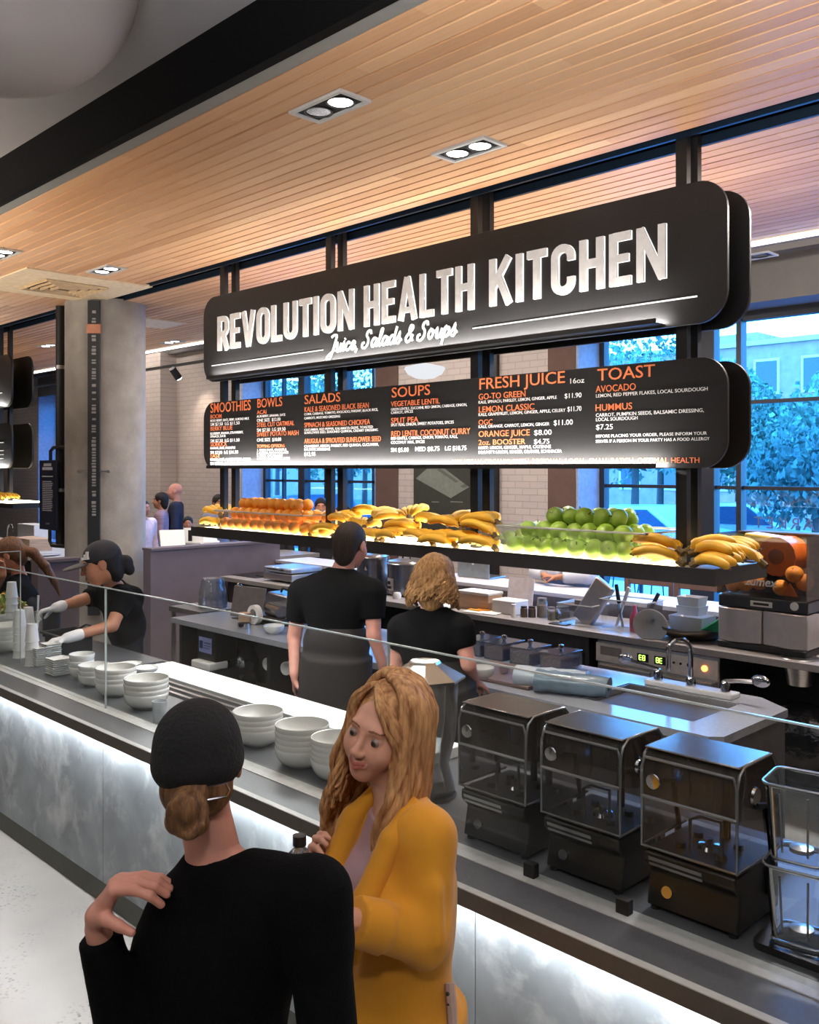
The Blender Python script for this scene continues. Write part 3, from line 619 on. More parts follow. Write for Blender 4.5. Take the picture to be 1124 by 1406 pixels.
MB().box(-4.0, -2.04, IY0+.04, IY1-.06, 0, z0).build('carcass', mat('island_panel', S(84, 82, 86), .6), isl, smooth=False)
MB().box(IX0+.05, -4.15, IY1-.10, IY1-.06, 0, z0).box(IX0+.05, IX0+.09, IY0+.05, IY1-.1, 0, z0).box(IX0+.1, -4.12, IY0+.05, IY1-.1, .22, .25).box(-5.5, -5.46, IY0+.05, IY1-.1, .0, z0).build('shelf_frame', M['black'], isl, smooth=False)
SBx, SBy = -6.37, 4.25
tag(MB().box(SBx, SBx+.62, SBy, SBy+.36, .881, .886).build('sink_insert', M['dark'], smooth=False), 'dark recessed hand sink at the left end of the island worktop', 'sink')
# faucet over the island sink
f = at(948, 946, Z=.89); fa = thing('faucet', 'tall chrome gooseneck faucet with two wrist handles at the island sink', 'faucet', (f.x, f.y, .88))
MB().box(-.26, .26, -.05, .05, 0, .03).build('deck_plate', M['whiteplastic'], fa, bevel=.006)
arc = [(0, 0, .03), (0, 0, .22)]+[(-.0, -.062+.062*math.cos(a), .22+.062*math.sin(a)) for a in [PI*i/10 for i in range(1, 11)]]+[(0, -.124, .11)]
MB().tube([Matrix.Rotation(-.75, 3, 'Z') @ V(*q) for q in arc], .014, 10).build('spout', M['chrome'], fa)
MB().lathe([(.026, .03), (.026, .06), (.018, .08)], n=16).build('spout_base', M['chrome'], fa)
for s_ in (-1, 1):
    h = MB().lathe([(.026, .03), (.024, .07), (.016, .09)], (s_*.2, 0, 0), 16).build('valve', M['chrome'], fa)
    MB().tube([(s_*.2, 0, .085), (s_*.27, -.01, .10), (s_*.36, -.015, .11)], [.012, .010, .012], 8).ball((s_*.40, -.015, .12), (.05, .012, .032)).build('handle', M['chrome'], h)

rc = thing('rear_counter', 'long pale grey rear counter along the window side of the kitchen', 'counter')
RZ = .94; RY0, RY1 = 5.53, 6.22
MB().box(-8.51, 1.2, RY0, RY1, RZ-.045, RZ).build('worktop', M['rear'], rc, bevel=.004)
MB().box(-8.51, 1.2, RY1-.06, RY1, 0, RZ-.045).build('back_panel', M['dark'], rc, smooth=False)
MB().box(-8.45, -6.9, RY0+.06, RY1-.06, .0, RZ-.05).build('carcass', mat('dark_cabinet', S(38, 36, 36), .6), rc, smooth=False)
MB().box(-5.6, -3.86, RY0+.10, RY1-.06, .0, RZ-.05).build('carcass', bpy.data.materials['dark_cabinet'], rc, smooth=False)
for a in (-5.55, -4.95, -4.4): 
    d_ = MB().box(a, a+.5, RY0+.075, RY0+.099, .52, .76).build('drawer', mat('drawer_front', S(62, 58, 58), .5), rc, bevel=.004)
    MB().tube([(a+.1, RY0+.07, .70), (a+.1, RY0+.055, .70), (a+.4, RY0+.055, .70), (a+.4, RY0+.07, .70)], .007).build('handle', M['steel'], d_)
led_ = thing('customer_ledge', 'pale raised ledge behind the rear counter facing the windows', 'counter')
MB().box(-8.51, 1.2, 6.26, 6.74, 1.03, 1.065).build('ledge_top', mat('pale_ledge', S(206, 208, 216), .35, 0, .05, 30), led_, bevel=.004)
MB().box(-8.51, 1.2, 6.28, 6.34, 0, 1.03).build('support_wall', mat('support_wall', S(120, 114, 112), .7), led_, smooth=False)

fr = thing('undercounter_fridge', 'steel undercounter unit with green displays and an orange lamp below the rear counter', 'refrigerator', (-3.28, RY0+.03, 0))
MB().box(-.46, .46, 0, .55, .08, .885).build('body', M['steel'], fr, bevel=.004)
MB().box(-.46, .46, -.02, 0, .74, .87).build('control_panel', mat('control_steel', S(206, 198, 188), .4, .15), fr, bevel=.003)
MB().box(-.42, -.25, -.024, -.02, .79, .85).build('vent_grille', mat('grille_grey', S(120, 114, 108), .5), fr, smooth=False)
def digits(x, z, k):
    mb = MB()
    for j in range(2):
        xo = x+j*.026
        for a in ((0, 0, .016, .004), (0, .016, .016, .004), (0, .032, .016, .004), (-.003, .002, .004, .032), (.015, .002, .004, .032))[:4+(j+k) % 2]:
            mb.box(xo+a[0], xo+a[0]+a[2], -.0245, -.0235, z+a[1], z+a[1]+a[3])
    return mb
for k, x in enumerate((-.10, .03)):
    d_ = MB().box(x-.025, x+.06, -.0235, -.02, .785, .84).build('display', M['dark'], fr, smooth=False)
    digits(x-.008, .795, k).build('digit', glow('green_digits', (.45, 1, .10), 5), d_, smooth=False)
for x in (.15, .20, .26): MB().cyl((x, -.02, .815), (x, -.026, .815), .008 if x != .26 else .014).build('button', M['dark'], fr)
MB().cyl((.37, -.02, .81), (.37, -.03, .81), .020).build('indicator_lamp', glow('orange_lamp', (1, .28, .08), 4), fr)
for xa in (-.44, .01):
    d_ = MB().box(xa, xa+.43, -.018, 0, .40, .73).build('drawer', M['steel'], fr, bevel=.004)
    MB().box(xa+.01, xa+.42, -.045, -.018, .695, .725).build('handle', M['steel'], d_, bevel=.006)
# ================================================================ fruit on the glowing shelf
DZ = HZ1-.011
def jit(a): return random.uniform(-a, a)
def bin_(x0, x1, y0, y1, h, lab):
    t = thing('acrylic_tray', lab, 'tray', ((x0+x1)/2, (y0+y1)/2, DZ)); w = (x1-x0)/2; d = (y1-y0)/2; e = .05; q = .004
    lo = [(-w+e, -d+e*.4), (w-e, -d+e*.4), (w-e, d-e*.4), (-w+e, d-e*.4)]; hi = [(-w, -d), (w, -d), (w, d), (-w, d)]
    mb = MB(); 
    for i in range(4):
        j = (i+1) % 4; mb.add([(*lo[i], .002), (*lo[j], .002), (*hi[j], h), (*hi[i], h)], [(0, 1, 2, 3)])
    mb.build('tray_body', M['acrylic'], t, smooth=False)
    MB().tube([(*p, h) for p in hi], .007, 6, True).build('tray_rim', clear('tray_rim_clear', (.9, .95, .95), 1.6, .1, .45, (1, .97, .9)), t)
    return t
def stem_dimple(r, n=18, rings=12):
    return [(r*math.sin(PI*i/rings)*(1.0), -r*.92*math.cos(PI*i/rings)+(r*.22*math.exp(-((PI-PI*i/rings)/.42)**2)*-1)+(r*.14*math.exp(-((PI*i/rings)/.4)**2))) for i in range(rings+1)]
def fruit(name, lab, cat, r, m, group, pm):
    t = thing(name, lab, cat, (0, 0, 0), 0, group)
    pr = stem_dimple(r); pr[0] = (0, pr[0][1]); pr[-1] = (0, pr[-1][1])
    MB().lathe(pr, n=20, cap=False).build('skin', m, t, angle=80)
    MB().tube([(0, 0, r*.66), (.002, 0, r*.86), (.007, 0, r*1.04)], [.004, .003, .0035], 6).build('stem', pm, t)
    return t
M['stem'] = mat('fruit_stem', S(86, 66, 40), .8)
M['apple'] = mat('green_apple', S(150, 182, 62), .35, 0, .25, 9, coat=.2, spec=.5)
M['banana'] = mat('banana_peel', S(236, 178, 48), .5, 0, .10, 10, stretch=(1, 1, 1))
M['tip'] = mat('banana_tip', S(92, 74, 38), .8)
oXa, oXb = at(300, 720, Y=4.47).x, at(420, 720, Y=4.47).x
proto_o = None
def orange_at(p, lab, grp):
    global proto_o
    if proto_o is None:
        proto_o = thing('orange', lab, 'orange', p, 0, grp)
        MB().ball((0, 0, 0), (.052, .052, .049), 20, 14).build('skin', M['orange'], proto_o, angle=80)
        MB().cyl((0, 0, .0465), (0, 0, .0505), .006, .004, 6).build('stem', M['stem'], proto_o); return proto_o
    return dup(proto_o, p, label=lab, group=grp, rot=(random.uniform(0, 6), random.uniform(0, 6), random.uniform(0, 6)), scale=random.uniform(.93, 1.06))
bin_(oXa, oXb+.03, HY0+.03, HY1-.06, .16, 'clear acrylic tray full of oranges at the left part of the hanging shelf')
nx = int((oXb-oXa-.10)/.106)
for lay in range(3):
    for iy in range(4-lay):
        for ix in range(nx-lay):
            x = oXa+.085+.053*lay+ix*.1065+jit(.006); y = HY0+.105+.0535*lay+iy*.106+jit(.006); z = DZ+.055+lay*.084
            if lay == 0 and iy > 2: continue
            g = ('orange in the clear tray, %s layer, %s rank, %s from the left' % (('lowest', 'middle', 'heaped top')[lay], RANK[iy], NTH[ix]), 'oranges in the clear tray')
            orange_at((x, y, z), *g)
for k in range(9):
    p = at(424+6*(k % 3)+3*(k//3), 735, Y=4.50+.11*(k//3)+.0*k)
    orange_at((p.x+.06*(k % 3), 4.47+.105*(k//3), DZ+.052+(.0 if k < 6 else .085)), 'loose orange between the clear orange tray and the bananas, %s rank, %s from the left' % (RANK[k//3], NTH[k % 3]), 'loose oranges beside the tray')

aXa, aXb = at(688, 740, Y=4.47).x, at(893, 740, Y=4.47).x
bin_(aXa, aXb, HY0+.03, HY1-.06, .17, 'clear acrylic tray full of green apples on the right part of the hanging shelf')
proto_a = None
nx = int((aXb-aXa-.10)/.112)
for lay in range(3):
    for iy in range(4-lay):
        for ix in range(nx-lay):
            if lay == 2 and ix in (0,) : continue
            if lay == 0 and iy > 2: continue
            x = aXa+.09+.056*lay+ix*.113+jit(.009); y = HY0+.11+.056*lay+iy*.112+jit(.008); z = DZ+.06+lay*.088
            lab, grp = 'green apple in the clear tray, %s layer, %s rank, %s from the left' % (('lowest', 'middle', 'heaped top')[lay], RANK[iy], NTH[ix]), 'green apples in the clear tray'
            if proto_a is None: proto_a = fruit('green_apple', lab, 'apple', .058, M['apple'], grp, M['stem']); proto_a.location = (x, y, z)
            else: dup(proto_a, (x, y, z), label=lab, group=grp, rot=(jit(1.2), jit(1.2), jit(3)), scale=random.uniform(.92, 1.05))

def bunch(name, lab, n=4):
    t = thing(name, lab, 'bananas', (0, 0, 0), 0, 'banana bunches on the hanging shelf')
    for k in range(n):
        f = k/(n-1)-.5; yaw = f*.50; roll = f*.9
        M_ = Matrix.Rotation(yaw, 4, 'Z') @ Matrix.Rotation(0, 4, 'X')
        pts = []; rs = []
        for i in range(13):
            s_ = i/12; a = -1.0+1.75*s_
            p = V(.145*(math.sin(a)-math.sin(-1.0)), 0, .145*(math.cos(a)-math.cos(-1.0))*.75)
            p.y += f*.10*min(1, s_*2.5); p.z += abs(f)*-.012
            pts.append(M_ @ p); q = s_
            rs.append(.0075 if q < .12 else (.011 if q < .2 else (.0215*math.sqrt(max(0, 1-((q-.52)/.52)**4))+.003 if q < .95 else .006)))
        b = MB().tube(pts, rs, 6).build('banana', M['banana'], t, angle=75)
        d = (pts[-1]-pts[-2]).normalized(); MB().cyl(pts[-1]-d*.002, pts[-1]+d*.010, .0065, .005, 6).build('tip', M['tip'], b)
    MB().cyl((-.022, 0, -.012), (.014, 0, .008), .017, .019, 8).build('stem_crown', M['tip'], t)
    return t
spots = [  # photo pixel of the bunch's middle, depth, turn, layer height
 (296, 722, 4.52, 2.9, 0), (300, 708, 4.62, 2.7, .085), (448, 728, 4.50, .5, 0), (470, 716, 4.66, .3, .09), (440, 713, 4.75, 2.5, .07), (500, 722, 4.62, 2.4, .06), (512, 738, 4.48, 2.9, 0), (538, 742, 4.47, .2, 0), (530, 712, 4.70, 1.2, .12),
 (556, 722, 4.6, 3.3, .06), (583, 738, 4.48, 2.8, .0), (606, 746, 4.46, 3.1, 0), (590, 716, 4.66, .2, .12), (618, 724, 4.6, 3.0, .10), (636, 740, 4.5, .25, .03), (640, 715, 4.68, 1.0, .13), (662, 752, 4.46, 3.0, 0), (663, 738, 4.52, 2.95, .07), (664, 716, 4.58, 3.1, .15), (480, 744, 4.46, .4, 0), (565, 707, 4.82, 2.2, .14), (500, 704, 4.84, .6, .12),
 (905, 760, 4.48, 3.2, 0), (906, 748, 4.54, 3.1, .055), (985, 766, 4.50, .1, 0), (984, 752, 4.56, .2, .05), (1015, 765, 4.72, 3.2, 0), (1008, 750, 4.80, .3, .05), (975, 742, 4.70, .8, .055)]
where = {0: 'left of the orange tray', 1: 'between oranges and apples', 2: 'past the green apples'}
proto_b = None
for i, (px, py, y, rz, lh) in enumerate(spots):
    x = at(px, py, Y=y).x; k = 0 if px < 320 else (1 if px < 690 else 2); row = 'lying on the glowing shelf' if lh < .03 else ('on the upper layer' if lh > .10 else 'resting on the bunches below')
    same = sorted([q for q in spots if (0 if q[0] < 320 else (1 if q[0] < 690 else 2)) == k and (0 if q[4] < .03 else (2 if q[4] > .10 else 1)) == (0 if lh < .03 else (2 if lh > .10 else 1))])
    row = ('bottom', 'middle', 'top')[0 if lh < .03 else (2 if lh > .10 else 1)]
    lab = '%s yellow banana bunch from the left in the %s layer %s' % (NTH[same.index(spots[i])], row, where[k])
    grp = 'bananas %s' % where[k]
    if proto_b is None: proto_b = bunch('banana_bunch', lab, 5); r = proto_b
    else: r = dup(proto_b, (0, 0, 0))
    r['label'] = lab; r['group'] = grp
    c = Matrix.Rotation(rz, 3, 'Z') @ V(.12, 0, 0)
    r.location = (x-c.x, y-c.y, DZ+.026+lh); r.rotation_euler = (jit(.25), jit(.12), rz); r.scale = (1.12,)*3
# ================================================================ crockery on the serving counter
def lathe_thing(name, lab, cat, prof, m, loc, group=None, n=36):
    return tag(MB().lathe(prof, n=n, cap=False).build(name, m, angle=50), lab, cat, group)
def bowl_prof(R, h, t=.004):
    o = [(R*.0, 0), (R*.52, 0), (R*.55, .006)]
    for i in range(1, 9): a = i/8; o.append((R*(.55+.45*math.sin(a*PI/2)), .006+(h-.006)*(1-math.cos(a*PI/2)) ** .9))
    inn = [(r-t if r > t else 0, z+(t if z < h-.01 else 0)) for r, z in reversed(o[3:])]
    return o+[(R-t*.2, h+.001)]+inn+[(R*.45, .012), (0, .011)]
protos = {}
def stack(px, n, R, h, step, y, desc, kind='bowl', base=CZ):
    x = at(px, 950, Y=y).x; key = (R, h)
    for i in range(n):
        lab = 'white %s, %s of the stack %s' % (kind, 'topmost' if i == n-1 else ('lowest' if i == 0 else ('second' if i == 1 else ('third' if i == 2 else 'fourth'))), desc)
        if n == 1: lab = 'white %s standing %s' % (kind, desc)
        if key not in protos:
            protos[key] = MB().lathe(bowl_prof(R, h), n=40, cap=False).build(kind, M['white'], angle=60); o = protos[key]
        else: o = protos[key].copy(); COL.objects.link(o); o.name = kind
        o.location = (x+jit(.002), y+jit(.002), base+i*step); tag(o, lab, kind, 'white bowls on the serving counter')
stack(415, 5, .112, .078, .023, 2.36, 'behind the shoulder of the woman in the black cap')
stack(354, 4, .112, .078, .023, 2.40, 'nearest the black cap')
stack(463, 5, .105, .078, .021, 2.36, 'beside the fair-haired woman, last to the right')
stack(201, 4, .112, .078, .025, 2.36, 'nearest the frosted tumbler')
stack(159, 4, .108, .078, .025, 2.37, 'crossed by the upright seam of the glass guard')
stack(129, 3, .085, .065, .026, 2.39, 'of mid-size bowls beside the small bowls')
stack(112, 3, .072, .070, .036, 2.42, 'of small deep bowls beside the square plates')
x = at(219, 972, Y=2.27).x
o = tag(MB().lathe([(0, 0), (.028, 0), (.036, .10), (.033, .10), (.026, .006), (0, .006)], n=24, cap=False).build('tumbler', clear('frosted_tumbler', (.95, .97, .96), .6, .2, .35), angle=50), 'frosted clear tumbler in front of the nearest tall bowl stack', 'cup'); o.location = (x, 2.27, CZ)
for i, (px, y) in enumerate(((178, 2.72), (200, 2.74))):
    stack(px, 1, .07 if i else .075, .04, .02, y, 'shallow beside the left end of the white cutting board' if i else 'shallow with a fork in it behind the bowl stacks', 'dish')
tag(MB().tube([(0, 0, 0), (.05, .01, .02), (.12, .02, .045)], [.006, .003, .004], 6).build('fork', M['steel']), 'small fork resting in the shallow white dish', 'fork').location = (at(182, 900, Y=2.72).x, 2.70, CZ+.02)
# square plates
def plates(px, y, n, w, desc):
    x = at(px, 950, Y=y).x
    for i in range(n):
        lab = 'small square white plate, %s in the pile %s' % ('topmost' if i == n-1 else NTH[i]+' from below', desc)
        mb = MB(); q = w*.30
        prof = [(q, 0), (w*.42, .003), (w*.5, .013), (w*.5-.003, .014), (w*.40, .006), (q, .004)]
        vs = []; fs = []
        for r, z in prof: vs += [(-r, -r, z), (r, -r, z), (r, r, z), (-r, r, z)]
        for k in range(5):
            for a in range(4): fs.append((4*k+a, 4*k+(a+1) % 4, 4*k+4+(a+1) % 4, 4*k+4+a))
        fs += [(3, 2, 1, 0), (20, 21, 22, 23)]
        o = MB().add(vs, fs).build('plate', M['white'], smooth=False); o.location = (x+jit(.002), y+jit(.002), CZ+i*.0125); tag(o, lab, 'plate', 'square white plates')
plates(80, 2.36, 8, .115, 'before the small bowls'); plates(56, 2.40, 9, .105, 'beside the paper cups'); plates(70, 2.47, 10, .10, 'behind the front pile')
# paper cups
cup_p = None
def cups(px, y, n, desc, h=.11, r=.042, base=CZ):
    global cup_p
    x = at(px, 900, Y=y).x
    for i in range(n):
        if cup_p is None:
            cup_p = thing('paper_cup', 'x', 'cup'); MB().lathe([(0, .004), (.030, .004), (.030, 0), (.042, .108), (.038, .108), (.028, .012), (0, .012)], n=24, cap=False).build('cup_wall', M['whiteplastic'], cup_p, angle=50)
            MB().tube([(.0425*math.cos(a), .0425*math.sin(a), .108) for a in [2*PI*q/20 for q in range(20)]], .0025, 5, True).build('rolled_rim', M['whiteplastic'], cup_p); r_ = cup_p
        else: r_ = dup(cup_p, (0, 0, 0))
        r_.location = (x, y, base+h*n-(n-1)*.09-i*.0 + (-i*.02)); r_.rotation_euler = (PI, 0, 0)
        r_.location.z = base+.108+i*.05
        tag(r_, 'white paper cup, %s upside down in the cup stack %s' % ('topmost' if i == n-1 else ('lowest' if not i else 'level %d' % (i+1)), desc), 'cup', 'paper cups on the serving counter')
cups(44, 2.36, 4, 'beside the square plates'); cups(27, 2.40, 5, 'second from the plates'); cups(39, 2.62, 4, 'behind the second stack'); cups(16, 2.62, 7, 'below the mixed salad')
for i in range(4):
    stack(8, 1, .12, .085, .025, 2.42, 'level %d of the big bowl stack at the left edge' % (i+1), base=CZ+i*.03)
# salad bowl and leaves
sx = at(6, 800, Y=2.78).x
sb = thing('salad_bowl', 'wide bowl heaped with green leaves and orange carrot shreds at the left edge', 'salad', (sx, 2.78, CZ+.0))
MB().lathe(bowl_prof(.17, .12), n=36, cap=False).build('bowl', M['white'], sb, angle=60)
lf = [MB(), MB(), MB()]
for i in range(260):
    a = random.uniform(0, 6.28); r = .16*math.sqrt(random.random()); z = .11+.13*(1-(r/.17)**2)+jit(.02)
    R_ = Euler((jit(1.2), jit(1.2), a)).to_matrix(); mb = lf[random.choice((0, 0, 1, 2))]; s_ = random.uniform(.018, .035)
    q = [R_ @ V(x_*s_, y_*s_*.6, z_*s_) for x_, y_, z_ in ((-1, 0, 0), (-.3, -.7, .2), (.5, -.6, .1), (1, 0, .3), (.5, .6, .1), (-.3, .7, .2))]
    mb.add([p+V(r*math.cos(a), r*math.sin(a), z) for p in q], [(0, 1, 2, 3, 4, 5)])
for mb, nm, c in zip(lf, ('green_leaves', 'orange_shreds', 'pale_leaves'), (S(120, 150, 60), S(226, 140, 50), S(200, 200, 130))): mb.build(nm, mat(nm, c, .6), sb, smooth=False)['kind'] = 'stuff'
# black food bins with handles beside the worker
b = at(100, 905, Y=2.75)
bn = thing('food_bin', 'black deep food bin with a serving handle before the worker in the cap', 'container', (b.x, 2.72, CZ-.03))
MB().box(-.14, .14, -.10, .10, 0, .006).box(-.14, -.134, -.10, .10, .006, .15).box(.134, .14, -.10, .10, .006, .15).box(-.134, .134, -.10, -.094, .006, .15).box(-.134, .134, .094, .10, .006, .15).build('bin_body', M['black'], bn, smooth=False)
MB().tube([(-.16, -.12, .15), (.16, -.12, .15), (.16, .12, .15), (-.16, .12, .15)], .008, 6, True).build('rim', M['black'], bn)
MB().tube([(.02, 0, .03), (.06, .02, .17), (.16, .05, .22), (.24, .07, .21)], .007, 8).build('spoon_handle', M['black'], bn)
b = at(62, 866, Y=2.9)
ct = thing('steel_canister', 'steel canister with a black sleeve behind the cup stacks', 'container', (b.x, 2.88, CZ-.03))
MB().lathe([(0, 0), (.055, 0), (.055, .19), (.05, .19), (.05, .01), (0, .01)], n=24, cap=False).build('can_body', M['steel'], ct, angle=50)
b2 = at(72, 866, Y=2.9); MB().lathe([(0, 0), (.062, 0), (.062, .20), (.055, .20), (.055, .01), (0, .01)], (b2.x-b.x+.03, .0, 0), 24, cap=False).build('black_sleeve', M['black'], ct, angle=50)

# ================================================================ blenders and dispenser
M['smoke'] = clear('smoked_clear', (.60, .59, .60), .9, .06, .05, (.35, .34, .34), ior=1.5)
M['smokedark'] = clear('dark_smoked', (.36, .34, .33), .9, .08, .12, (.30, .26, .23), ior=1.5)
M['edgeglint'] = mat('edge_glint', S(150, 152, 156), .15, .6, .05)  # highlights on clear edges, put in as bright tubes of this colour
M['bbase'] = mat('blender_black', S(22, 21, 21), .35, 0, .1, 40, spec=.6)
M['bpad'] = mat('blender_deck', S(80, 78, 78), .4, .3)
def blender(x, lab):
    t = thing('blender', lab, 'blender', (x, 2.26, CZ), 0, 'enclosed blenders on the serving counter')
    w, d, hb, ht = .138, .27, .165, .445
    MB().prism([(.012, .012), (d-.01, .012), (d-.01, hb), (.0, hb), (.0, hb-.03), (.03, hb-.06)], -w+.006, w-.006, 'YZ').build('motor_base', M['bbase'], t, bevel=.006)
    MB().add([(-w+.02, .0035, hb-.052+.014), (.04, .0035, hb-.052+.014), (.04, -.0025, hb-.012), (-w+.02, -.0025, hb-.012)], [(0, 1, 2, 3)]).build('label_strip', M['steel'], t, smooth=False)
    for sx_ in (-1, 1):
        for yy in (.03, d-.03): MB().cyl((sx_*(w-.025), yy, 0), (sx_*(w-.025), yy, .014), .013).build('foot', M['dark'], t)
    MB().cyl((-.07, .022, .06), (-.07, .012, .062), .016).build('knob', M['chrome'], t)
    dk = MB().box(-w+.01, w-.01, .01, d-.02, hb, hb+.008).build('deck', M['bpad'], t, bevel=.003)
    for a, b_ in ((-.06, .07), (.06, .07), (-.06, .17), (.06, .17)): MB().cyl((a, b_, hb+.008), (a, b_, hb+.022), .015, .013).build('pad', M['bbase'], dk)
    MB().lathe([(.035, .008), (.03, .018), (.012, .02), (.010, .034), (0, .034)], (0, .12, hb), 18).build('drive_socket', M['chrome'], dk)
    MB().tube([(-.02, .05, hb+.01), (-.02, .05, hb+.10), (.01, .05, hb+.115), (.07, .05, hb+.115), (.07, .05, hb+.02)], .005, 6).build('wire_guard', M['edgeglint'], t)
    MB().tube([(0, d-.05, hb), (0, d-.05, ht-.05)], .012, 8).build('rear_post', M['bbase'], t)
    zc = .315
    top = [(.0, zc), (.002, ht-.05), (.012, ht-.018), (.04, ht), (.20, ht), (d-.05, ht-.02), (d-.02, ht-.07), (d, zc-.06)]
    lowr = [(.0, hb+.012), (.0, zc), (d, zc-.06), (d, hb+.012)]
    def shell(out, close=True):
        mb = MB(); n = len(out); vs = [(s_*w, a, b_) for s_ in (-1, 1) for a, b_ in out]; fs = [tuple(range(n)), tuple(range(n, 2*n))]
        for i in range(n-1 if not close else n): j = (i+1) % n; fs.append((i, j, n+j, n+i))
        return mb.add(vs, fs)
    shell(top, False).build('hood', M['smokedark'], t, angle=40)
    shell(lowr, False).build('clear_door', M['smoke'], t, smooth=False)
    for s_ in (-1, 1): MB().tube([(s_*w, a, b_) for a, b_ in top], .004, 6).build('hood_edge', M['edgeglint'], t)
    MB().box(-w, w, .012, .20, ht-.002, ht+.004).build('hood_cap', mat('hood_cap', S(120, 112, 108), .22, .7) if 'hood_cap' not in bpy.data.materials else bpy.data.materials['hood_cap'], t, bevel=.003)
    MB().tube([(-w, -.001, hb+.014), (-w, -.001, ht-.05), (-w+.01, 0, ht-.022), (w-.01, 0, ht-.022), (w, -.001, ht-.05), (w, -.001, hb+.014)], .0045, 6, True).build('door_rim', M['edgeglint'], t)
    MB().tube([(-w, -.002, zc), (w, -.002, zc)], .005, 6).build('door_ridge', M['edgeglint'], t)
    for s_ in (-1, 1):
        MB().tube([(s_*w, -.001, hb+.014), (s_*w, d-.03, hb+.014)], .004, 6).build('side_rim', M['edgeglint'], t)
        h = MB().cyl((s_*(w-.004), .10, ht-.09), (s_*(w+.007), .10, ht-.09), .026, .022, 20).build('hinge', M['chrome'], t)
        MB().tube([(s_*(w+.003), .10, ht-.115), (s_*(w+.003), .17, zc), (s_*(w+.003), .20, hb+.02), (s_*(w+.003), .205, .06)], .010, 6).build('side_arm', M['bbase'], t)
    MB().lathe([(0, 0), (.022, 0), (.020, .003), (0, .005)], (-w+.035, -.002, ht-.085), 20, Matrix.Rotation(PI/2, 3, 'X')).build('latch_disc', M['chrome'], t)
    return t
blender(-1.92, 'enclosed blender beside the clear drink dispenser, leftmost of three')
blender(-1.582, 'middle one of the three enclosed blenders')
blender(-1.236, 'enclosed blender beside the clear blender jars, largest in view')
M['jar'] = clear('jar_clear', (.86, .90, .95), 1.3, .05, .07, (.55, .62, .72), ior=1.5)
base = tag(MB().prism(rrect(-1.07, -.38, 2.27, 2.62, .03), CZ+.001, CZ+.02, 'XY').build('drain_mat', M['bbase'], smooth=False), 'black drain mat under the clear blender jars', 'mat')
def jar(x, y, z, lab):
    t = thing('blender_jar', lab, 'jar', (x, y, z), .15, 'clear blender jars')
    def ring(w, zz): return [(a, b_, zz) for a, b_ in rrect(-w, w, -w, w, w*.35, 4)]
    rings = [ring(.060, .0), ring(.062, .02), ring(.075, .19), ring(.080, .20)]; n = len(rings[0]); vs = sum(rings, []); fs = [tuple(reversed(range(n)))]
    for k in range(3): fs += [(k*n+i, k*n+(i+1) % n, (k+1)*n+(i+1) % n, (k+1)*n+i) for i in range(n)]
    MB().add(vs, fs).build('jar_body', M['jar'], t, angle=50)
    MB().tube(ring(.080, .20), .004, 6, True).build('jar_rim', M['edgeglint'], t); MB().tube(ring(.061, .01), .004, 6, True).build('jar_foot', M['edgeglint'], t)
    MB().tube([(.075, 0, .18), (.125, 0, .175), (.13, 0, .10), (.11, 0, .04), (.068, 0, .04)], .009, 8).build('jar_handle', M['jar'], t)
    for s_ in (-1, 1): MB().tube([(s_*.03, -.063, .03), (s_*.034, -.075, .18)], .003, 5).build('measure_ridge', M['edgeglint'], t)
    MB().lathe([(.0, .018), (.03, .02), (.03, .03), (.008, .035), (0, .035)], n=12).build('blade_hub', M['steel'], t)
for i, (x, y) in enumerate(((-.975, 2.36), (-.775, 2.37), (-.575, 2.38), (-.87, 2.55))):
    for k in range(2 if i < 3 else 1): jar(x, y, CZ+.022+k*.205, 'clear blender jar %s, %s' % (('standing beside the largest enclosed blender', 'second from the enclosed blenders', 'third from the enclosed blenders', 'behind the first jar stack')[i], 'lower one' if k == 0 else 'upper one of its stack'))
lx = at(1085, 1060, Y=2.37)
tag(MB().prism(rrect(-.085, .085, -.085, .085, .03, 4), 0, .02, 'XY').lathe([(.045, .02), (.04, .035), (.0, .035)], n=16).build('jar_lid', M['jar'], angle=40), 'clear lid lying on the upper blender jar', 'lid').location = (-.775, 2.37, CZ+.022+.205*2+.004)
c = at(583, 1000, Y=2.47)
ds = thing('drink_dispenser', 'clear drink dispenser with a faceted steel lid behind the fair-haired woman', 'dispenser', (c.x, 2.47, CZ))
MB().lathe([(0, .012), (.10, .012), (.115, .03), (.09, .12), (.115, .22), (.122, .30), (.125, .44), (.121, .44), (.118, .30), (.11, .22), (.085, .12), (.11, .035), (0, .016)], n=36, cap=False).build('vessel', clear('vessel_clear', (.88, .90, .90), 1.1, .05, .16, (.7, .72, .72), 1.5), ds, angle=60)
MB().lathe([(.140, .432), (.152, .436), (.152, .444), (.062, .492), (.056, .50), (.036, .494), (0, .492)], n=8, cap=False).build('lid', mat('lid_steel', S(205, 200, 192), .22, 1, .08, 6), ds, angle=20)
MB().lathe([(.11, 0), (.12, .004), (.115, .014), (0, .014)], n=24).build('foot', M['black'], ds)
# ================================================================ things on the island and rear counter
def pt(px, py, **k): return at(px, py, **k)
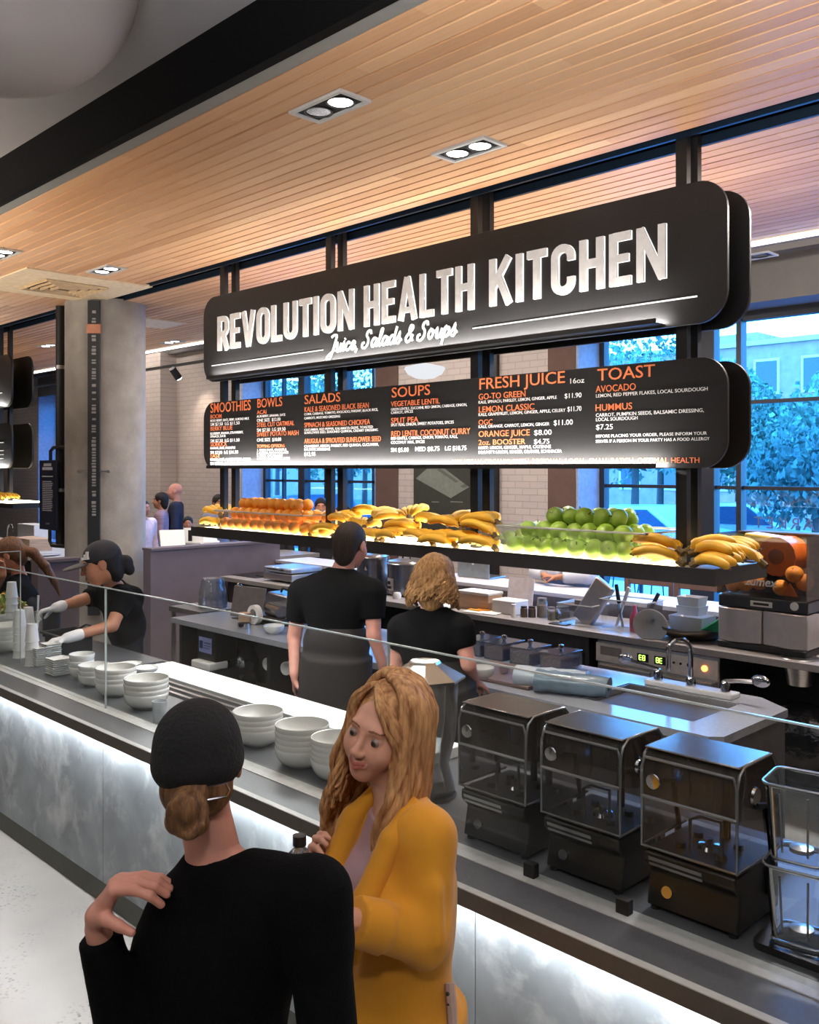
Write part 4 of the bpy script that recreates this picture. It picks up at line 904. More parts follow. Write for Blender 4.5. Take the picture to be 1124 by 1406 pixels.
# --- island: cutting board, bins with knobs, measure, wrapped rolls
p = pt(690, 930, Z=.89)
tag(MB().box(-.30, .30, -.20, .20, 0, .022).build('chopping_board', mat('brown_board', S(104, 84, 78), .6, 0, .1, 20), bevel=.005), 'brown chopping board on the island beside the lidded clear bins', 'chopping board').location = (p.x-.02, 4.22, .881)
p = pt(695, 928, Y=4.2); ms = tag(MB().lathe([(0, 0), (.022, .004), (.030, .02), (.030, .045), (.026, .046), (.02, .02), (0, .016)], n=18, cap=False).build('measuring_cup', M['chrome'], angle=50), 'small round steel cup on the brown chopping board', 'cup'); ms.location = (p.x, 4.18, .904)
M['bin'] = clear('bin_plastic', (.90, .92, .97), 1.2, .08, .15, (.62, .66, .78))
for px, col_, lab in ((662, S(50, 50, 72), 'clear lidded bin of dark berries, first from the chopping board end'), (692, S(120, 84, 72), 'clear lidded bin of red-brown mix, second in the row on the island'), (728, S(176, 158, 144), 'clear lidded bin of pale chopped food, third in the row on the island'), (770, S(140, 108, 92), 'clear lidded bin of brown mix nearest the sink')):
    x = pt(px, 905, Y=4.62).x; b = thing('ingredient_bin', lab, 'container', (x, 4.62, .881), 0, 'lidded bins along the island')
    MB().box(-.075, .075, -.11, .11, .0, .10).build('bin_body', M['bin'], b, smooth=False)
    mb = MB().box(-.069, .069, -.104, .104, .004, .075); c_ = mb.build('contents', mat('contents', col_, .7, 0, .3, 60, bump=.6, bscale=120), b, bevel=.01); c_['kind'] = 'stuff'
    lid = MB().box(-.08, .08, -.115, .115, .10, .108).build('lid', M['bin'], b, bevel=.003)
    MB().lathe([(.012, .108), (.012, .118), (.020, .128), (.018, .142), (0, .148)], n=14).build('knob', M['chrome'], lid)
for px, py, m, lab in ((757, 935, clear('wrap_clear', (.85, .93, .97), 1.6, .12, .6, (.78, .88, .95)), 'roll wrapped in clear plastic on the island before the sink'), (785, 942, mat('wrapped_dark', S(104, 124, 138), .3, 0, .3, 12, coat=.6), 'dark roll wrapped in plastic on the island before the sink')):
    c = pt(px, py, Z=.93); t = thing('wrapped_roll', lab, 'roll', (c.x, c.y, .881), .35)
    mb = MB(); n = 12; pts = []; rs = []
    for i in range(n+1): pts.append((-.20+.40*i/n, jit(.003), .062+jit(.002))); rs.append(.060+jit(.004))
    mb.tube(pts, rs, 14).build('wrapping', m, t, angle=60)
    MB().lathe([(.0, .0), (.02, 0), (.02, .402), (0, .402)], (-.201, 0, .062), 12, Matrix.Rotation(PI/2, 3, 'Y')).build('core', mat('core_green', S(40, 84, 78), .5) if px > 770 else M['whiteplastic'], t)

# --- rear counter
def onrear(px, y=5.8): return V(pt(px, 800, Y=y).x, y, RZ)
M['urn'] = mat('urn_steel', S(150, 146, 144), .25, 1, .1, 4, stretch=(1, 1, 8))
for px, y, R, h, lab in ((512, 5.95, .155, .36, 'tall steel soup kettle half hidden behind the man in the black shirt'), (558, 5.95, .175, .33, 'steel soup kettle with a white sticker between the two workers')):
    q = onrear(px, y); t = thing('soup_kettle', lab, 'kettle', q, 0, 'steel kettles on the rear counter')
    MB().lathe([(R*.9, 0), (R, .02), (R, h*.82), (R*1.04, h*.83), (R*1.04, h*.88), (R*.98, h*.90)], n=36).build('kettle_body', M['urn'], t)
    l_ = MB().lathe([(R*.99, h*.90), (R*.95, h*.95), (R*.5, h), (0, h*1.01)], n=36).build('lid', M['steel'], t); MB().tube([(-.05, 0, h), (-.04, 0, h+.03), (.04, 0, h+.03), (.05, 0, h)], .008).build('lid_handle', M['black'], l_)
    MB().box(-R*1.12, -R*.96, -.03, .03, h*.62, h*.7).build('side_handle', M['black'], t, bevel=.006)
    MB().box(-R*.9, R*.9, -R*.9, R*.9, 0, .015).build('base', M['black'], t, bevel=.004)
    st = MB(); 
    for i in range(5):
        a0 = -PI/2-.55+.12*i; st.add([((R+.002)*math.cos(a0), (R+.002)*math.sin(a0), .05), ((R+.002)*math.cos(a0+.12), (R+.002)*math.sin(a0+.12), .05), ((R+.002)*math.cos(a0+.12), (R+.002)*math.sin(a0+.12), .16), ((R+.002)*math.cos(a0), (R+.002)*math.sin(a0), .16)], [(0, 1, 2, 3)])
    if px > 540: 
        s_ = st.build('sticker', M['whiteplastic'], t); MB().cyl((-.045, -R-.003, .12), (-.045, -R-.006, .12), .018).box(-.07, -.02, -R-.004, -R+.001, .065, .09).build('sticker_symbol', M['black'], s_, smooth=False)
    else:
        a = V(R*math.cos(-1.2)*1.01, R*math.sin(-1.2)*1.01, .22); MB().add([a+V(-.022, -.003, -.018), a+V(.022, .003-.003, -.018), a+V(0, -.003, .024)], [(0, 1, 2)]).build('triangle_mark', M['whiteplastic'], t)
q = onrear(545, 5.70); tag(MB().lathe([(0, 0), (.035, 0), (.04, .03), (.03, .055), (0, .06)], n=16).build('salt_dish', M['white']), 'small white lidded dish beside the second kettle', 'dish').location = q
q = onrear(626, 5.72); tag(MB().lathe([(0, 0), (.032, 0), (.034, .10), (.028, .115), (.028, .13), (0, .132)], n=18).build('shaker', M['steel']), 'steel shaker beside the wooden box', 'shaker').location = q
q = onrear(659, 5.78); bx = thing('wooden_box', 'light wooden box on the rear counter behind the woman', 'box', q)
M['lightwood'] = mat('light_wood', S(196, 164, 136), .6, 0, .15, 6, stretch=(1, 1, 12))
MB().box(-.165, .165, -.09, .09, 0, .125).build('box_body', M['lightwood'], bx, bevel=.006); MB().box(-.17, .17, -.095, .095, .125, .15).build('lid', M['whiteplastic'], bx, bevel=.006)
q = onrear(700, 5.78); hb = thing('napkin_box', 'white plastic napkin box beside the wooden box', 'box', q); MB().box(-.12, .12, -.085, .085, 0, .11).build('holder', M['whiteplastic'], hb, bevel=.008)
q = onrear(712, 5.92); tag(MB().box(-.13, .13, -.004, .004, 0, .27).build('paper_sheet', mat('paper', S(228, 224, 228), .8)), 'white sheet of paper standing upright above the napkin box', 'paper').location = q
bpy.data.objects['paper_sheet'].rotation_euler = (-.15, 0, 0)
q = onrear(650, 5.58); cb = thing('cutting_mat', 'small white cutting mat with orange slices on the rear counter', 'cutting board', (q.x+.05, 5.66, RZ), .2)
MB().box(-.15, .15, -.10, .10, 0, .01).build('board', M['whiteplastic'], cb, bevel=.003)
for k, (xx, yy) in enumerate(((-.08, -.03), (-.03, .02))): tag(MB().box(-.06, .06, -.018, .018, 0, .008).build('orange_slice', M['orange'], bevel=.003), ('left orange strip lying on the small white cutting mat', 'right orange strip lying on the small white cutting mat')[k], 'fruit slice', 'orange strips on the cutting mat').location = (q.x+.05+xx, 5.66+yy, RZ+.011)
q = onrear(610, 5.62); tag(MB().lathe([(0, 0), (.08, 0), (.11, .008), (.11, .011), (.08, .004), (0, .004)], n=28, cap=False).build('plate', M['white']), 'white plate on the rear counter right of the blonde head', 'plate').location = q
JC = [S(230, 226, 220), S(80, 62, 48), S(70, 60, 52), S(150, 96, 60), S(140, 120, 84), S(170, 160, 140)]
for i, (px, y, r, h) in enumerate(((705, 5.64, .022, .10), (719, 5.70, .028, .085), (730, 5.74, .03, .085), (744, 5.80, .042, .15), (757, 5.74, .032, .10), (772, 5.82, .055, .10))):
    q = onrear(px, y); t = thing('spice_jar', ('slim white shaker at the left of the spice jars', 'short jar with a dark lid, second of the spice jars', 'dark jar behind the short spice jar', 'tall glass jar of brown spice, tallest of the spice jars', 'slim tan jar right of the tall spice jar', 'wide glass jar beside the tilted steel tray')[i], 'jar', q, 0, 'spice jars on the rear counter')
    MB().lathe([(0, 0), (r, 0), (r, h*.78), (r*.8, h*.86), (r*.8, h*.88)], n=20).build('glass_body', clear('jar_glass', (.9, .9, .9), 1, .05, .2) if i > 2 else mat('jar_body', JC[i], .4), t)
    if i > 2: MB().lathe([(0, .004), (r*.92, .004), (r*.92, h*.62), (0, h*.64)], n=20).build('spice', mat('spice', JC[i], .8, 0, .3, 80), t)
    MB().lathe([(r*.86, h*.85), (r*.86, h), (0, h)], n=20).build('lid', (M['whiteplastic'], M['black'], M['black'], M['steel'], M['steel'], M['steel'])[i], t)
def openbox(mb, w, d, h, t=.004, fl=.9):
    lo = [(-w*fl, -d*fl), (w*fl, -d*fl), (w*fl, d*fl), (-w*fl, d*fl)]; hi = [(-w, -d), (w, -d), (w, d), (-w, d)]
    for i in range(4): j = (i+1) % 4; mb.add([(*lo[i], .002), (*lo[j], .002), (*hi[j], h), (*hi[i], h)], [(0, 1, 2, 3)])
    return mb.add([(*p_, .002) for p_ in lo], [(0, 1, 2, 3)])
for px, lab, w in ((800, 'clear plastic bin holding the tilted steel tray', .15), (866, 'clear plastic bin with spatulas and a red bottle standing in it', .19)):
    q = onrear(px, 5.78); t = thing('clear_bin', lab, 'container', q, .05, 'clear bins on the rear counter')
    openbox(MB(), w, .12, .15 if w < .18 else .22).build('bin_body', M['acrylic'], t, smooth=False)
    z = .15 if w < .18 else .22; MB().tube([(-w, -.12, z), (w, -.12, z), (w, .12, z), (-w, .12, z)], .006, 6, True).build('rim', bpy.data.materials['tray_rim_clear'], t)
q = onrear(808, 5.78); tt = tag(MB().box(-.085, .085, -.03, .03, 0, .36).build('steel_tray', mat('steel_tray', S(170, 164, 164), .35, .8, .08), bevel=.014), 'tilted steel tray leaning in the clear bin', 'tray'); tt.location = q+V(-.06, 0, .012); tt.rotation_euler = (-.1, .55, 0)
for px, a, m, lab in ((849, .35, M['whiteplastic'], 'white spatula leaning in the clear bin'), (858, -.18, M['black'], 'black handled spatula leaning left in the clear bin'), (882, .5, M['black'], 'black handled spatula leaning right in the clear bin')):
    q = onrear(px, 5.80); t = thing('spatula', lab, 'spatula', q+V(-.02, 0, .012), 0); t.rotation_euler = (0, a, 0)
    MB().box(-.008, .008, -.006, .006, .0, .20).build('shaft', M['steel'] if m is M['black'] else m, t); MB().box(-.014, .014, -.008, .008, .17, .31).build('handle', m, t, bevel=.005)
q = onrear(871, 5.74); t = thing('sauce_bottle', 'red sauce bottle standing in the clear bin', 'bottle', q+V(0, 0, .006)); MB().lathe([(0, 0), (.035, 0), (.036, .10), (.02, .13), (.012, .18), (.0, .185)], n=18).build('bottle_body', mat('red_sauce', S(150, 50, 70), .35, coat=.4), t)
q = onrear(897, 5.64); t = thing('funnel', 'white plastic funnel lying on its side before the steel bowl', 'funnel', q+V(0, -.02, .105)); t.rotation_euler = (1.75, 0, .35)
MB().lathe([(.012, -.12), (.014, -.06), (.02, -.03), (.11, .055), (.118, .058), (.112, .06), (.018, -.024), (.008, -.06), (.008, -.12)], n=32, cap=False).build('cone', M['whiteplastic'], t)
q = onrear(950, 5.82); t = thing('steel_bowl', 'wide shallow steel bowl under the white tubs', 'bowl', q); MB().lathe(bowl_prof(.23, .085), n=40, cap=False).build('bowl_body', mat('bowl_dark_steel', S(130, 124, 116), .3, 1), t, angle=60)
for z, w, lab in ((.055, .125, 'large translucent white tub resting in the steel bowl'), (.158, .085, 'smaller white tub stacked on the large tub'), (.222, .082, 'topmost white tub over the steel bowl')):
    t = tag(openbox(MB(), w, w*.8, .10 if w > .1 else .062, fl=.88).build('plastic_tub', M['whiteplastic'], smooth=False), lab, 'tub'); t.location = q+V(.0, 0, z)
c = onrear(983, 5.75); tag(MB().prism([(-.10, 0), (.09, 0), (.10, .06), (.06, .11), (-.03, .05)], -.05, .05).build('green_cloth', mat('green_cloth', S(20, 130, 90), .8), bevel=.012), 'green cloth beside the orange juicer', 'cloth').location = c+V(0, 0, .08)
c = onrear(766, 5.60); tag(MB().box(-.075, .075, -.04, .04, 0, .009).build('phone', M['bbase'], bevel=.004), 'black phone lying on the rear counter', 'phone').location = (c.x, 5.62, RZ)
bpy.data.objects['phone'].rotation_euler = (0, 0, .2)
# laptop and bent-over shirt on the ledge
q = V(pt(655, 790, Y=6.6).x, 6.55, 1.065); t = thing('laptop', 'silver laptop standing open on the pale ledge behind the kitchen', 'laptop', q, .05)
MB().box(-.19, .19, -.0, .25, 0, .016).build('keyboard_base', M['steel'], t, bevel=.004); MB().box(-.19, .19, -.012, -.002, .01, .25).build('screen', mat('laptop_lid', S(150, 158, 160), .4, .5), t, bevel=.004)
MB().ball((0, -.0125, .14), (.014, .002, .016), 12, 8).build('lid_mark', M['whiteplastic'], t)
# left part: scale, flat steel press
q = V(pt(402, 795, Y=5.85).x, 5.85, RZ); t = thing('contact_grill', 'flat steel grill with a bright top at the left of the rear counter', 'grill', q)
MB().box(-.24, .24, -.2, .2, .02, .09).build('base', M['steel'], t, bevel=.006); MB().box(-.235, .235, -.2, .2, .10, .15).build('top_plate', mat('grill_top', S(180, 190, 205), .3, .8), t, bevel=.012); MB().tube([(-.1, -.2, .13), (-.1, -.25, .14), (.1, -.25, .14), (.1, -.2, .13)], .008).build('handle', M['black'], t)
for i, px in enumerate((352, 362, 371)):
    q = V(pt(px, 795, Y=5.8).x, 5.80+.05*i, RZ+.004+.012*i); o = tag(MB().tube([(0, 0, 0), (.16, 0, .0), (.26, .01, .012)], [.010, .008, .013], 8).build('serving_tongs', M['steel'] if i else M['black']), ('black handled tongs lying at the left end of the rear counter', 'steel tongs lying on the rear counter beside the grill', 'steel tongs lying on top of the others beside the grill')[i], 'tongs'); o.location = q
tag(MB().box(-.3, .3, -.2, .2, 0, .003).build('dark_hob', M['bbase']), 'dark flat hob at the left end of the rear counter', 'hob').location = (pt(355, 795, Y=5.86).x-.1, 5.88, RZ+.001)

# --- juicer
J = V(pt(1062, 850, Y=5.86).x, 5.90, RZ); t = thing('orange_juicer', 'large orange juicing machine with whole and halved oranges behind a clear front', 'juicer', J)
w = .29
M['jsteel'] = mat('juicer_steel', S(196, 190, 186), .38, .35, .06)
MB().prism([(-w, -.24), (w, -.24), (w, .26), (-w, .26)], 0, .045, 'XY').build('base', M['black'], t, bevel=.01)
MB().prism([(-w, -.22), (-w+.10, -.25), (-.005, -.21), (-.005, .24), (-w, .24)], .045, .26, 'XY').build('left_door', M['jsteel'], t, bevel=.006)
MB().prism([(.005, -.21), (w-.10, -.25), (w, -.22), (w, .24), (.005, .24)], .045, .26, 'XY').build('right_door', M['jsteel'], t, bevel=.006)
MB().box(-w, w, -.22, .24, .265, .34).build('drip_housing', M['bbase'], t, bevel=.008)
MB().box(-w, w, .08, .24, .34, .74).build('rear_housing', mat('juicer_back', S(60, 44, 38), .5), t, bevel=.008)
bd = MB().box(-.07, .07, -.226, -.22, .285, .32).build('badge', M['white'], t, smooth=False); MB().box(-.05, .05, -.2275, -.226, .295, .310).build('badge_mark', M['black'], bd, smooth=False)
MB().cyl((.21, -.22, .31), (.21, -.228, .31), .026).build('round_sticker', M['whiteplastic'], t)
MB().box(-w, w, -.235, -.23, .345, .74).box(-w, -w+.004, -.23, .08, .345, .74).box(w-.004, w, -.23, .08, .345, .74).build('clear_cover', clear('juicer_cover', (.9, .84, .8), .9, .04, .03), t, smooth=False)
M['jorange'] = mat('juicer_orange', S(236, 120, 28), .4, coat=.3)
MB().cyl((.06, .08, .60), (.06, -.14, .60), .125).build('feed_drum', M['jorange'], t); MB().cyl((.06, -.141, .60), (.06, -.15, .60), .05).build('drum_hub', mat('drum_hub', S(150, 70, 20), .5), t)
MB().prism([(-.16, .62), (.08, .62), (.05, .72), (-.16, .74)], -.12, .06).build('yellow_chute', mat('yellow_chute', S(236, 190, 40), .4, coat=.3), t, bevel=.01)
MB().prism([(-.25, .50), (-.05, .56), (-.05, .59), (-.25, .54)], -.15, .06).build('feed_ramp', M['jorange'], t)
for cx in (-.10, .14): MB().cyl((cx, .08, .46), (cx, -.10, .46), .075).build('squeeze_cup', mat('squeeze_cup', S(90, 60, 44), .4), t)
MB().prism([(.13, .37), (.23, .37), (.18, .45)], -.218, -.214).build('warning_triangle', M['jorange'], t)
for k, (cx, cz, cy) in enumerate(((-.19, .47, -.15), (-.13, .42, -.17), (-.22, .40, -.14), (.18, .50, -.15), (.23, .45, -.12), (.10, .41, -.16), (-.05, .43, -.14))):
    orange_at((J.x+cx, J.y+cy, J.z+cz), '%s orange from the left inside the clear front of the juicing machine' % NTH[(1, 2, 0, 5, 6, 4, 3)[k]], 'oranges inside the juicer')
cu = bpy.data.curves.new('juicer_lettering', 'FONT'); cu.body = 'zumex'; cu.size = .075; cu.shear = .25; cu.offset = .0015; cu.extrude = .001; cu.align_x = 'CENTER'; cu.materials.append(M['whiteplastic'])
o = bpy.data.objects.new('juicer_lettering', cu); COL.objects.link(o); o.parent = t; o.location = (0, -.237, .42); o.rotation_euler = (PI/2, 0, 0); bpy.context.view_layer.update(); solid(o)
# steel bin sunk in the rear counter, items on the ledge to the right
q = onrear(1090, 5.58); tag(MB().lathe([(.07, -.16), (.10, .002), (.115, .004), (.112, .007), (.095, .003)], n=32).build('waste_chute', M['steel']), 'round steel waste chute sunk in the rear counter below the juicer', 'chute').location = (q.x, 5.66, RZ)
q = V(pt(1060, 750, Y=6.55).x, 6.55, 1.065); tag(MB().box(-.30, .20, -.12, .12, 0, .09).build('tan_box', mat('tan_box', S(196, 160, 150), .7), bevel=.006), 'pinkish cardboard box on the ledge above the juicer', 'box').location = q
q = V(pt(1105, 745, Y=6.6).x, 6.62, 1.065); tag(MB().box(-.22, .25, -.15, .15, 0, .10).build('card_machine', M['bbase'], bevel=.01), 'dark flat machine on the ledge at the right edge', 'machine').location = q+V(.10, 0, 0)
q = V(pt(1085, 756, Y=6.40).x, 6.40, 1.065); tag(MB().box(-.25, .25, -.08, .08, 0, .012).build('white_tray', M['whiteplastic'], bevel=.004), 'flat white tray on the ledge above the juicer', 'tray').location = q

# --- left end of the island
def onisl(px, y, z=.881): return V(pt(px, 850, Y=y).x, y, z)
q = onisl(376, 4.08); tag(MB().lathe(bowl_prof(.078, .062), n=32, cap=False).build('bowl', M['white'], angle=60), 'white bowl on the island worktop beside the bare arm of the man', 'bowl').location = q
q = onisl(334, 4.55); t = thing('small_faucet', 'small chrome gooseneck faucet at the left hand sink', 'faucet', q); MB().lathe([(.025, 0), (.025, .04), (.015, .05)], n=14).build('faucet_base', M['chrome'], t); MB().tube([(0, 0, .04), (0, 0, .17)]+[(-.05+.05*math.cos(a), -.02*(a/PI), .17+.05*math.sin(a)) for a in [PI*i/8 for i in range(1, 9)]]+[(-.10, -.02, .13)], .009, 8).build('spout', M['chrome'], t)
q = onisl(338, 4.36); tag(MB().box(-.145, .145, -.006, .006, 0, .25).build('baking_sheet', mat('dull_sheet', S(110, 104, 102), .45, .6), bevel=.004), 'dull grey baking sheet standing behind the paper rolls', 'tray').location = q; bpy.data.objects['baking_sheet'].rotation_euler = (-.2, .06, .5)
q = onisl(336, 4.16); t = thing('tape_roll', 'upright brown paper roll in front of the grey sheet', 'roll', q); MB().lathe([(.02, 0), (.048, 0), (.048, .09), (.02, .09)], n=24).build('roll_body', mat('kraft', S(176, 150, 128), .8), t)
q = onisl(350, 4.22); t = thing('tape_roll', 'white paper ring standing on edge beside the brown roll', 'roll', q+V(0, 0, .075)); MB().lathe([(.045, -.022), (.075, -.022), (.075, .022), (.045, .022), (.045, -.022)], n=32, M=Matrix.Rotation(PI/2, 3, 'X'), cap=False).build('ring_body', M['whiteplastic'], t)
q = onisl(335, 4.05); t = thing('ring_cutter', 'steel ring on the island worktop edge', 'ring', q); MB().lathe([(.045, 0), (.05, 0), (.05, .04), (.045, .04), (.045, 0)], n=24, cap=False).build('ring_body', M['chrome'], t)
q = onisl(388, 4.42); t = thing('slicer', 'steel slicing machine on the island left of the man', 'slicer', q)
MB().box(-.17, .17, -.14, .14, 0, .06).build('base', M['bbase'], t, bevel=.01); MB().prism([(-.16, .06), (.16, .06), (.16, .22), (-.12, .24), (-.16, .18)], -.06, .10).build('housing', mat('slicer_steel', S(160, 160, 166), .3, .9), t, bevel=.012)
MB().cyl((-.06, -.08, .11), (.13, -.10, .10), .055).build('motor', M['urn'], t); MB().tube([(-.02, 0, .24), (.0, 0, .27), (.08, 0, .26)], .01).build('handle', M['black'], t)
q = onisl(292, 4.62, .846); st_ = thing('side_table', 'low steel side table behind the left end of the island', 'table', (q.x-.02, 4.62, 0)); MB().box(-.30, .24, -.26, .26, .80, .845).build('tabletop', M['steel'], st_, smooth=False)
for _x in (-.27, .21):
    for _y in (-.23, .23): MB().box(_x-.015, _x+.015, _y-.015, _y+.015, 0, .80).build('leg', M['steel'], st_, smooth=False)
bag = thing('plastic_bag', 'crumpled clear plastic bag of cups leaning on the island', 'bag', q)
mb = MB(); prof = []
for i in range(9): prof.append((.13*(1-.25*(i/8)**2)+jit(.006), .26*i/8))
o = mb.lathe(prof, n=22).build('film', clear('bag_film', (.86, .88, .92), 1.5, .15, .22, (.62, .64, .72)), bag, angle=60)
for i in range(3): MB().lathe([(.035, 0), (.042, .22), (.04, .22), (.033, 0)], (-.06+.06*i, .02*i, .01), 18, cap=False).build('cup_sleeve', M['bin'], bag)
# below: towel dispenser and cup tubes
q = onisl(283, 3.99, .55); t = thing('towel_dispenser', 'dark paper towel dispenser with a blue and white label under the island worktop', 'dispenser', (q.x, 3.99, .52))
MB().box(-.13, .13, 0, .2, .06, .30).build('case', M['bbase'], t, bevel=.01); lb = MB().box(-.10, .08, -.003, 0, .12, .24).build('label', mat('blue_white_label', S(150, 160, 215), .6), t, smooth=False); MB().box(-.09, -.045, -.0045, -.003, .15, .21).box(-.03, .07, -.0045, -.003, .195, .203).box(-.03, .07, -.0045, -.003, .175, .18).box(-.03, .05, -.0045, -.003, .155, .16).build('label_print', mat('label_blue', S(40, 50, 110), .6), lb, smooth=False)
MB().prism([(-.13, .0), (.13, 0), (.13, .06), (-.13, .06)], -.06, .12).build('towel_stack', M['whiteplastic'], t, bevel=.012)
MB().box(-.14, .14, .01, .22, -.27, -.0).build('mount', M['dark'], t)
for px, py, lab in ((367, 912, 'sleeve of white paper cups lying on the lower shelf, left one'), (392, 918, 'sleeve of white paper cups lying on the lower shelf beside the apron')):
    c = at(px, py, Y=4.02); t = thing('cup_sleeve', lab, 'cups', (c.x, 4.02, c.z), 0, 'sleeves of paper cups under the island')
    t.rotation_euler = (0, 0, .25)
    for k in range(6): MB().lathe([(.048, k*.07), (.04, k*.07+.09), (.036, k*.07+.09), (.044, k*.07+.002), (.048, k*.07)], n=22, M=Matrix.Rotation(-PI/2, 3, 'X'), cap=False).build('cup', M['whiteplastic'], t)
    MB().cyl((0, .08, 0), (0, .085, 0), .04).build('inner_end', mat('cup_inside', S(200, 198, 194), .7), t)
    MB().box(-.05, .05, .02, .5, -.054, -.047).build('shelf_strip', M['dark'], t, smooth=False)
c = onisl(320, 4.25, .3); tag(MB().ball((0, 0, 0), (.2, .16, .22), 22, 14).build('bin_liner', mat('bin_liner', S(30, 30, 33), .25, 0, .3, 8, bump=1, bscale=14)), 'black bin liner under the left end of the island', 'bag').location = (c.x, 4.3, .48)
c = V(pt(1100, 975, Y=5.75).x, 5.80, .38); tag(MB().ball((0, 0, 0), (.28, .18, .26), 26, 16).build('bin_liner', mat('bin_liner_shiny', S(26, 26, 30), .18, 0, .3, 8, bump=1, bscale=18)), 'shiny black bin liner under the rear counter at the right', 'bag').location = c

# ================================================================ wall pieces, column fittings, papers
xw0, xw1 = at(570, 660, Y=WY).x, at(650, 660, Y=WY).x
pb = thing('market_poster', 'dark green poster with a grey slanted market plan on the brick wall', 'poster', ((xw0+xw1)/2, WY-.03, 1.2)); hw = (xw1-xw0)/2
MB().box(-hw, hw, 0, .025, 0, 1.5).build('board', mat('poster_green', S(48, 50, 42), .6), pb, smooth=False)
def pw(px, py): p_ = at(px, py, Y=WY-.03); return (p_.x-(xw0+xw1)/2, p_.z-1.2)
MB().prism([pw(571, 657), pw(590, 640), pw(607, 641), pw(644, 669), pw(619, 684)], -.004, 0).build('plan_shape', mat('plan_grey', S(112, 118, 108), .6), pb, smooth=False)
MB().prism([pw(600, 645), pw(604, 643), pw(630, 661), pw(626, 663)], -.006, -.004).prism([pw(632, 668), pw(638, 664), pw(642, 668), pw(637, 670)], -.006, -.004).build('plan_details', mat('plan_dark', S(84, 88, 80), .6), pb, smooth=False)
MB().box(-hw*.35, -hw*.1, -.003, 0, pw(600, 690)[1], pw(600, 690)[1]+.012).box(hw*.3, hw*.7, -.003, 0, pw(630, 690)[1], pw(630, 690)[1]+.012).build('caption_lines', bpy.data.materials['plan_grey'], pb, smooth=False)
xp = at(661, 600, Y=WY-.08).x; tag(MB().cyl((0, 0, 0), (0, 0, 4.28), .055, n=18).build('wall_pipe', mat('white_pipe', S(186, 178, 172), .5)), 'white vertical pipe running up the brick wall beside the poster', 'pipe').location = (xp, WY-.09, 0)
xp = at(677, 600, Y=WY-.05).x; tag(MB().box(-.055, .055, -.05, .0, 0, 4.28).build('wall_channel', M['black'], smooth=False), 'black vertical channel on the brick wall right of the pipe', 'channel').location = (xp, WY-.005, 0)
brown = mat('brown_reveal', S(92, 70, 62), .85, 0, .1, 8)
struct('trim_5', MB().box(WB[0]-.36, WB[0]+.0, WY-.012, WY, 0, HEAD), brown, smooth=False)
struct('trim_6', MB().box(WA[1], WA[1]+.42, WY-.012, WY, 0, HEAD), brown, smooth=False)
# column: pipe, lettered strip, copper band, brackets
cR = .425
def oncol(px, r=cR, z=2):
    "angle on the column face seen at a pixel column"
    d = Vector((_fx+(px-CX)/FPX*_fy, _fy-(px-CX)/FPX*_fx)); o = Vector((-CXc, -CYc))
    b = 2*o.dot(d); c = o.dot(o)-r*r; a = d.dot(d); D = b*b-4*a*c; tt_ = (-b-math.sqrt(max(D, 0)))/(2*a); return Vector((0, 0))+d*tt_
cp = oncol(130); n2 = (cp-Vector((CXc, CYc))).normalized(); ang = math.atan2(n2.y, n2.x)+PI/2
cs = thing('column_sign', 'narrow black upright sign strip with small white marks on the concrete column', 'sign', (cp.x+n2.x*.035, cp.y+n2.y*.035, 0), ang)
MB().box(-.062, .062, -.01, .03, .55, ZC-.03).build('strip', mat('strip_black', S(34, 38, 42), .5), cs, bevel=.003)
mk = MB(); z = 1.6; k = 0
while z < 3.75:
    h = random.choice((.022, .03, .016)); mk.box(-.012-.008*random.random(), .024, -.0125, -.0098, z, z+h); z += h+random.choice((.012, .012, .05)); 
mk.build('lettering', mat('strip_letters', S(150, 150, 148), .6), cs, smooth=False)
MB().box(-.075, .075, -.016, .03, 3.52, 3.62).build('copper_band', mat('copper', S(196, 140, 116), .35, .8), cs, bevel=.004)
MB().box(-.16, .16, -.002, .008, 2.06, 2.075).cyl((-.15, -.01, 2.067), (-.15, .02, 2.067), .018).cyl((.15, -.01, 2.067), (.15, .02, 2.067), .018).build('bracket', M['steel'], cs)
q = at(83, 600, Y=4.45)
pp = thing('standpipe', 'black vertical pipe running up beside the concrete column', 'pipe', (q.x, 4.45, 0)); MB().cyl((0, 0, 1.24), (0, 0, ZC), .05, n=18).build('pipe_body', M['black'], pp)
for z in (1.86, 3.22): MB().tube([(-.07, -.02, z), (.20, .12, z)], .014, 8).cyl((0, 0, z-.02), (0, 0, z+.02), .056).build('pipe_clamp', M['steel'], pp)
q0, q1 = at(54, 690, Y=4.35), at(77, 690, Y=4.35); zt, zb = at(60, 632, Y=4.35).z, at(60, 727, Y=4.35).z
ps = thing('directory_sign', 'dark blue hanging sign with lines of white text on the standpipe', 'sign', (q0.x, 4.35, zb)); w = q1.x-q0.x; h = zt-zb
MB().box(0, w, 0, .03, 0, h).build('panel', mat('navy_panel', S(30, 34, 52), .5), ps, bevel=.004)
mk = MB(); mk.box(w*.28, w*.72, -.003, 0, h*.915, h*.955).box(w*.2, w*.8, -.003, 0, h*.86, h*.90).box(w*.18, w*.82, -.003, 0, h*.76, h*.775)
for i in range(17): mk.box(w*.2, w*(.82-.1*random.random()), -.003, 0, h*(.69-.026*i), h*(.70-.026*i))
MB().box(w*.4, w*.6, -.003, 0, h*.08, h*.10).build('emblem_mark', M['fasciagrey'], ps, smooth=False); mk.build('text_print', mat('sign_white', S(190, 192, 200), .6), ps, smooth=False)
